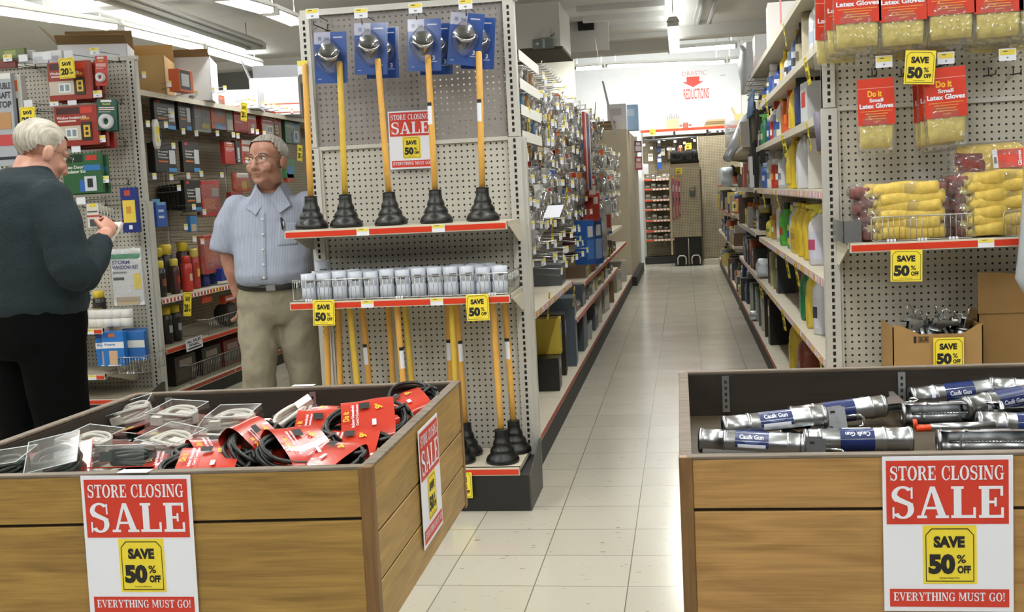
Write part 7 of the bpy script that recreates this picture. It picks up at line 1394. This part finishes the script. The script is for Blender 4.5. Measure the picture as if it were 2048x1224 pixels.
# ---- grey-haired man in the dark sweater, back to the camera
SK1 = skin_mat('skin_pale', '#b8806c', '#d0a08c'); SWEAT = mat('#15242a', .95, 0, .18, .6, 160); DARKT = mat('#050506', .95, 0, .1, .1, 60, spec=.1)
q = AY(52, 450, 4.32); P1 = thing('person', 'white-haired person in a dark sweater seen from behind, holding a small package', 'person', (q.x, 4.32, 0), (0, 0, math.radians(155)))
HM = Matrix.Translation((-.015, -.10, 1.640)) @ Matrix.Rotation(math.radians(-8), 4, 'Z') @ Matrix.Rotation(math.radians(24), 4, 'X') @ Matrix.Diagonal((1.13, 1.1, 1.06, 1))
b = MB(); head_mesh(b, HM, SK1); b.tube([(0, -.06, 1.60), (0, -.02, 1.52), (0, .02, 1.44)], [.068, .072, .085], SK1, 18)
ell(b, [(0, .03, 1.46, .12, .09), (0, .03, 1.40, .19, .115), (0, .02, 1.2, .19, .13), (0, .0, 1.0, .18, .14), (0, .0, .9, .18, .13)], SK1)
for s in (-1, 1):
    blob(b, [(s*.09, .01, .88), (s*.10, .0, .48), (s*.10, .02, .10)], [.085, .055, .04], SK1); b.ball((s*.10, -.05, .05), (.04, .11, .035), SK1)
    blob(b, [(s*.21, .02, 1.40), (s*.32, .03, 1.15), (s*.21, -.22, 1.27)], [.055, .047, .034], SK1)
    hand(b, Matrix.Translation((s*.20, -.245, 1.283)) @ Matrix.Rotation(math.radians(-40), 4, 'X') @ Matrix.Rotation(s*math.radians(-30), 4, 'Z') @ Matrix.Rotation(s*math.radians(75), 4, 'Y'), SK1, .75, -s)
soften(b.build('body', P1), .0055, 3)
eyes_glasses(P1, HM, True); h = MB(); hair_mesh(h, HM, hairm('white_hair', '#8c8577', '#c4beb0'), .072, -.020, .10); h.build('hair', P1)
m = MB(); ell(m, [(0, -.03, 1.580, .084, .082), (0, -.01, 1.56, .115, .10), (0, .02, 1.51, .20, .13), (0, .03, 1.42, .255, .15), (0, .03, 1.34, .275, .165), (0, .02, 1.2, .268, .18), (0, .0, 1.08, .262, .19), (0, -.005, 1.0, .258, .192), (0, -.003, .955, .235, .175)], SWEAT, 30, .9)
for s in (-1, 1): m.tube([(s*.21, .025, 1.425), (s*.285, .03, 1.30), (s*.335, .03, 1.16), (s*.33, -.02, 1.125), (s*.27, -.12, 1.185), (s*.225, -.20, 1.25)], [.098, .092, .086, .082, .068, .050], SWEAT, 18); m.ball((s*.215, .025, 1.415), .10, SWEAT); m.ball((s*.335, .02, 1.145), .084, SWEAT)
soften(m.build('sweater', P1), .011, 5, .016, .10)
m = MB(); ell(m, [(0, .0, 1.0, .235, .17), (0, .0, .93, .245, .18), (0, .012, .85, .25, .175), (0, .015, .78, .225, .15)], DARKT, 28, .85)
for s in (-1, 1): m.tube([(s*.115, .01, .86), (s*.13, .0, .5), (s*.135, .02, .08)], [.14, .115, .10], DARKT, 18)
soften(m.build('trousers', P1), .012, 5, .014, .12)
for s in (-1, 1): m = MB(); m.ball((s*.13, -.045, .045), (.05, .14, .045), BLACK); m.box(s*.13-.045, s*.13+.045, -.17, .08, 0, .02, BLACK); m.build('shoe', P1)
R1 = Matrix.Rotation(math.radians(155), 4, 'Z'); hp = V((q.x, 4.32, 0))+(R1 @ V((-.12, -.31, 1.27)))
tag(MB().box(-.05, .05, -.006, .006, -.07, .07, C('#d8d4cc')).box(-.05, .05, -.0068, -.006, .03, .05, C('#b3382c')).build('small_kit_card', loc=hp, rot=(math.radians(40), 0, math.radians(155))), 'white carded package held in the hands of the person in the dark sweater', 'package')
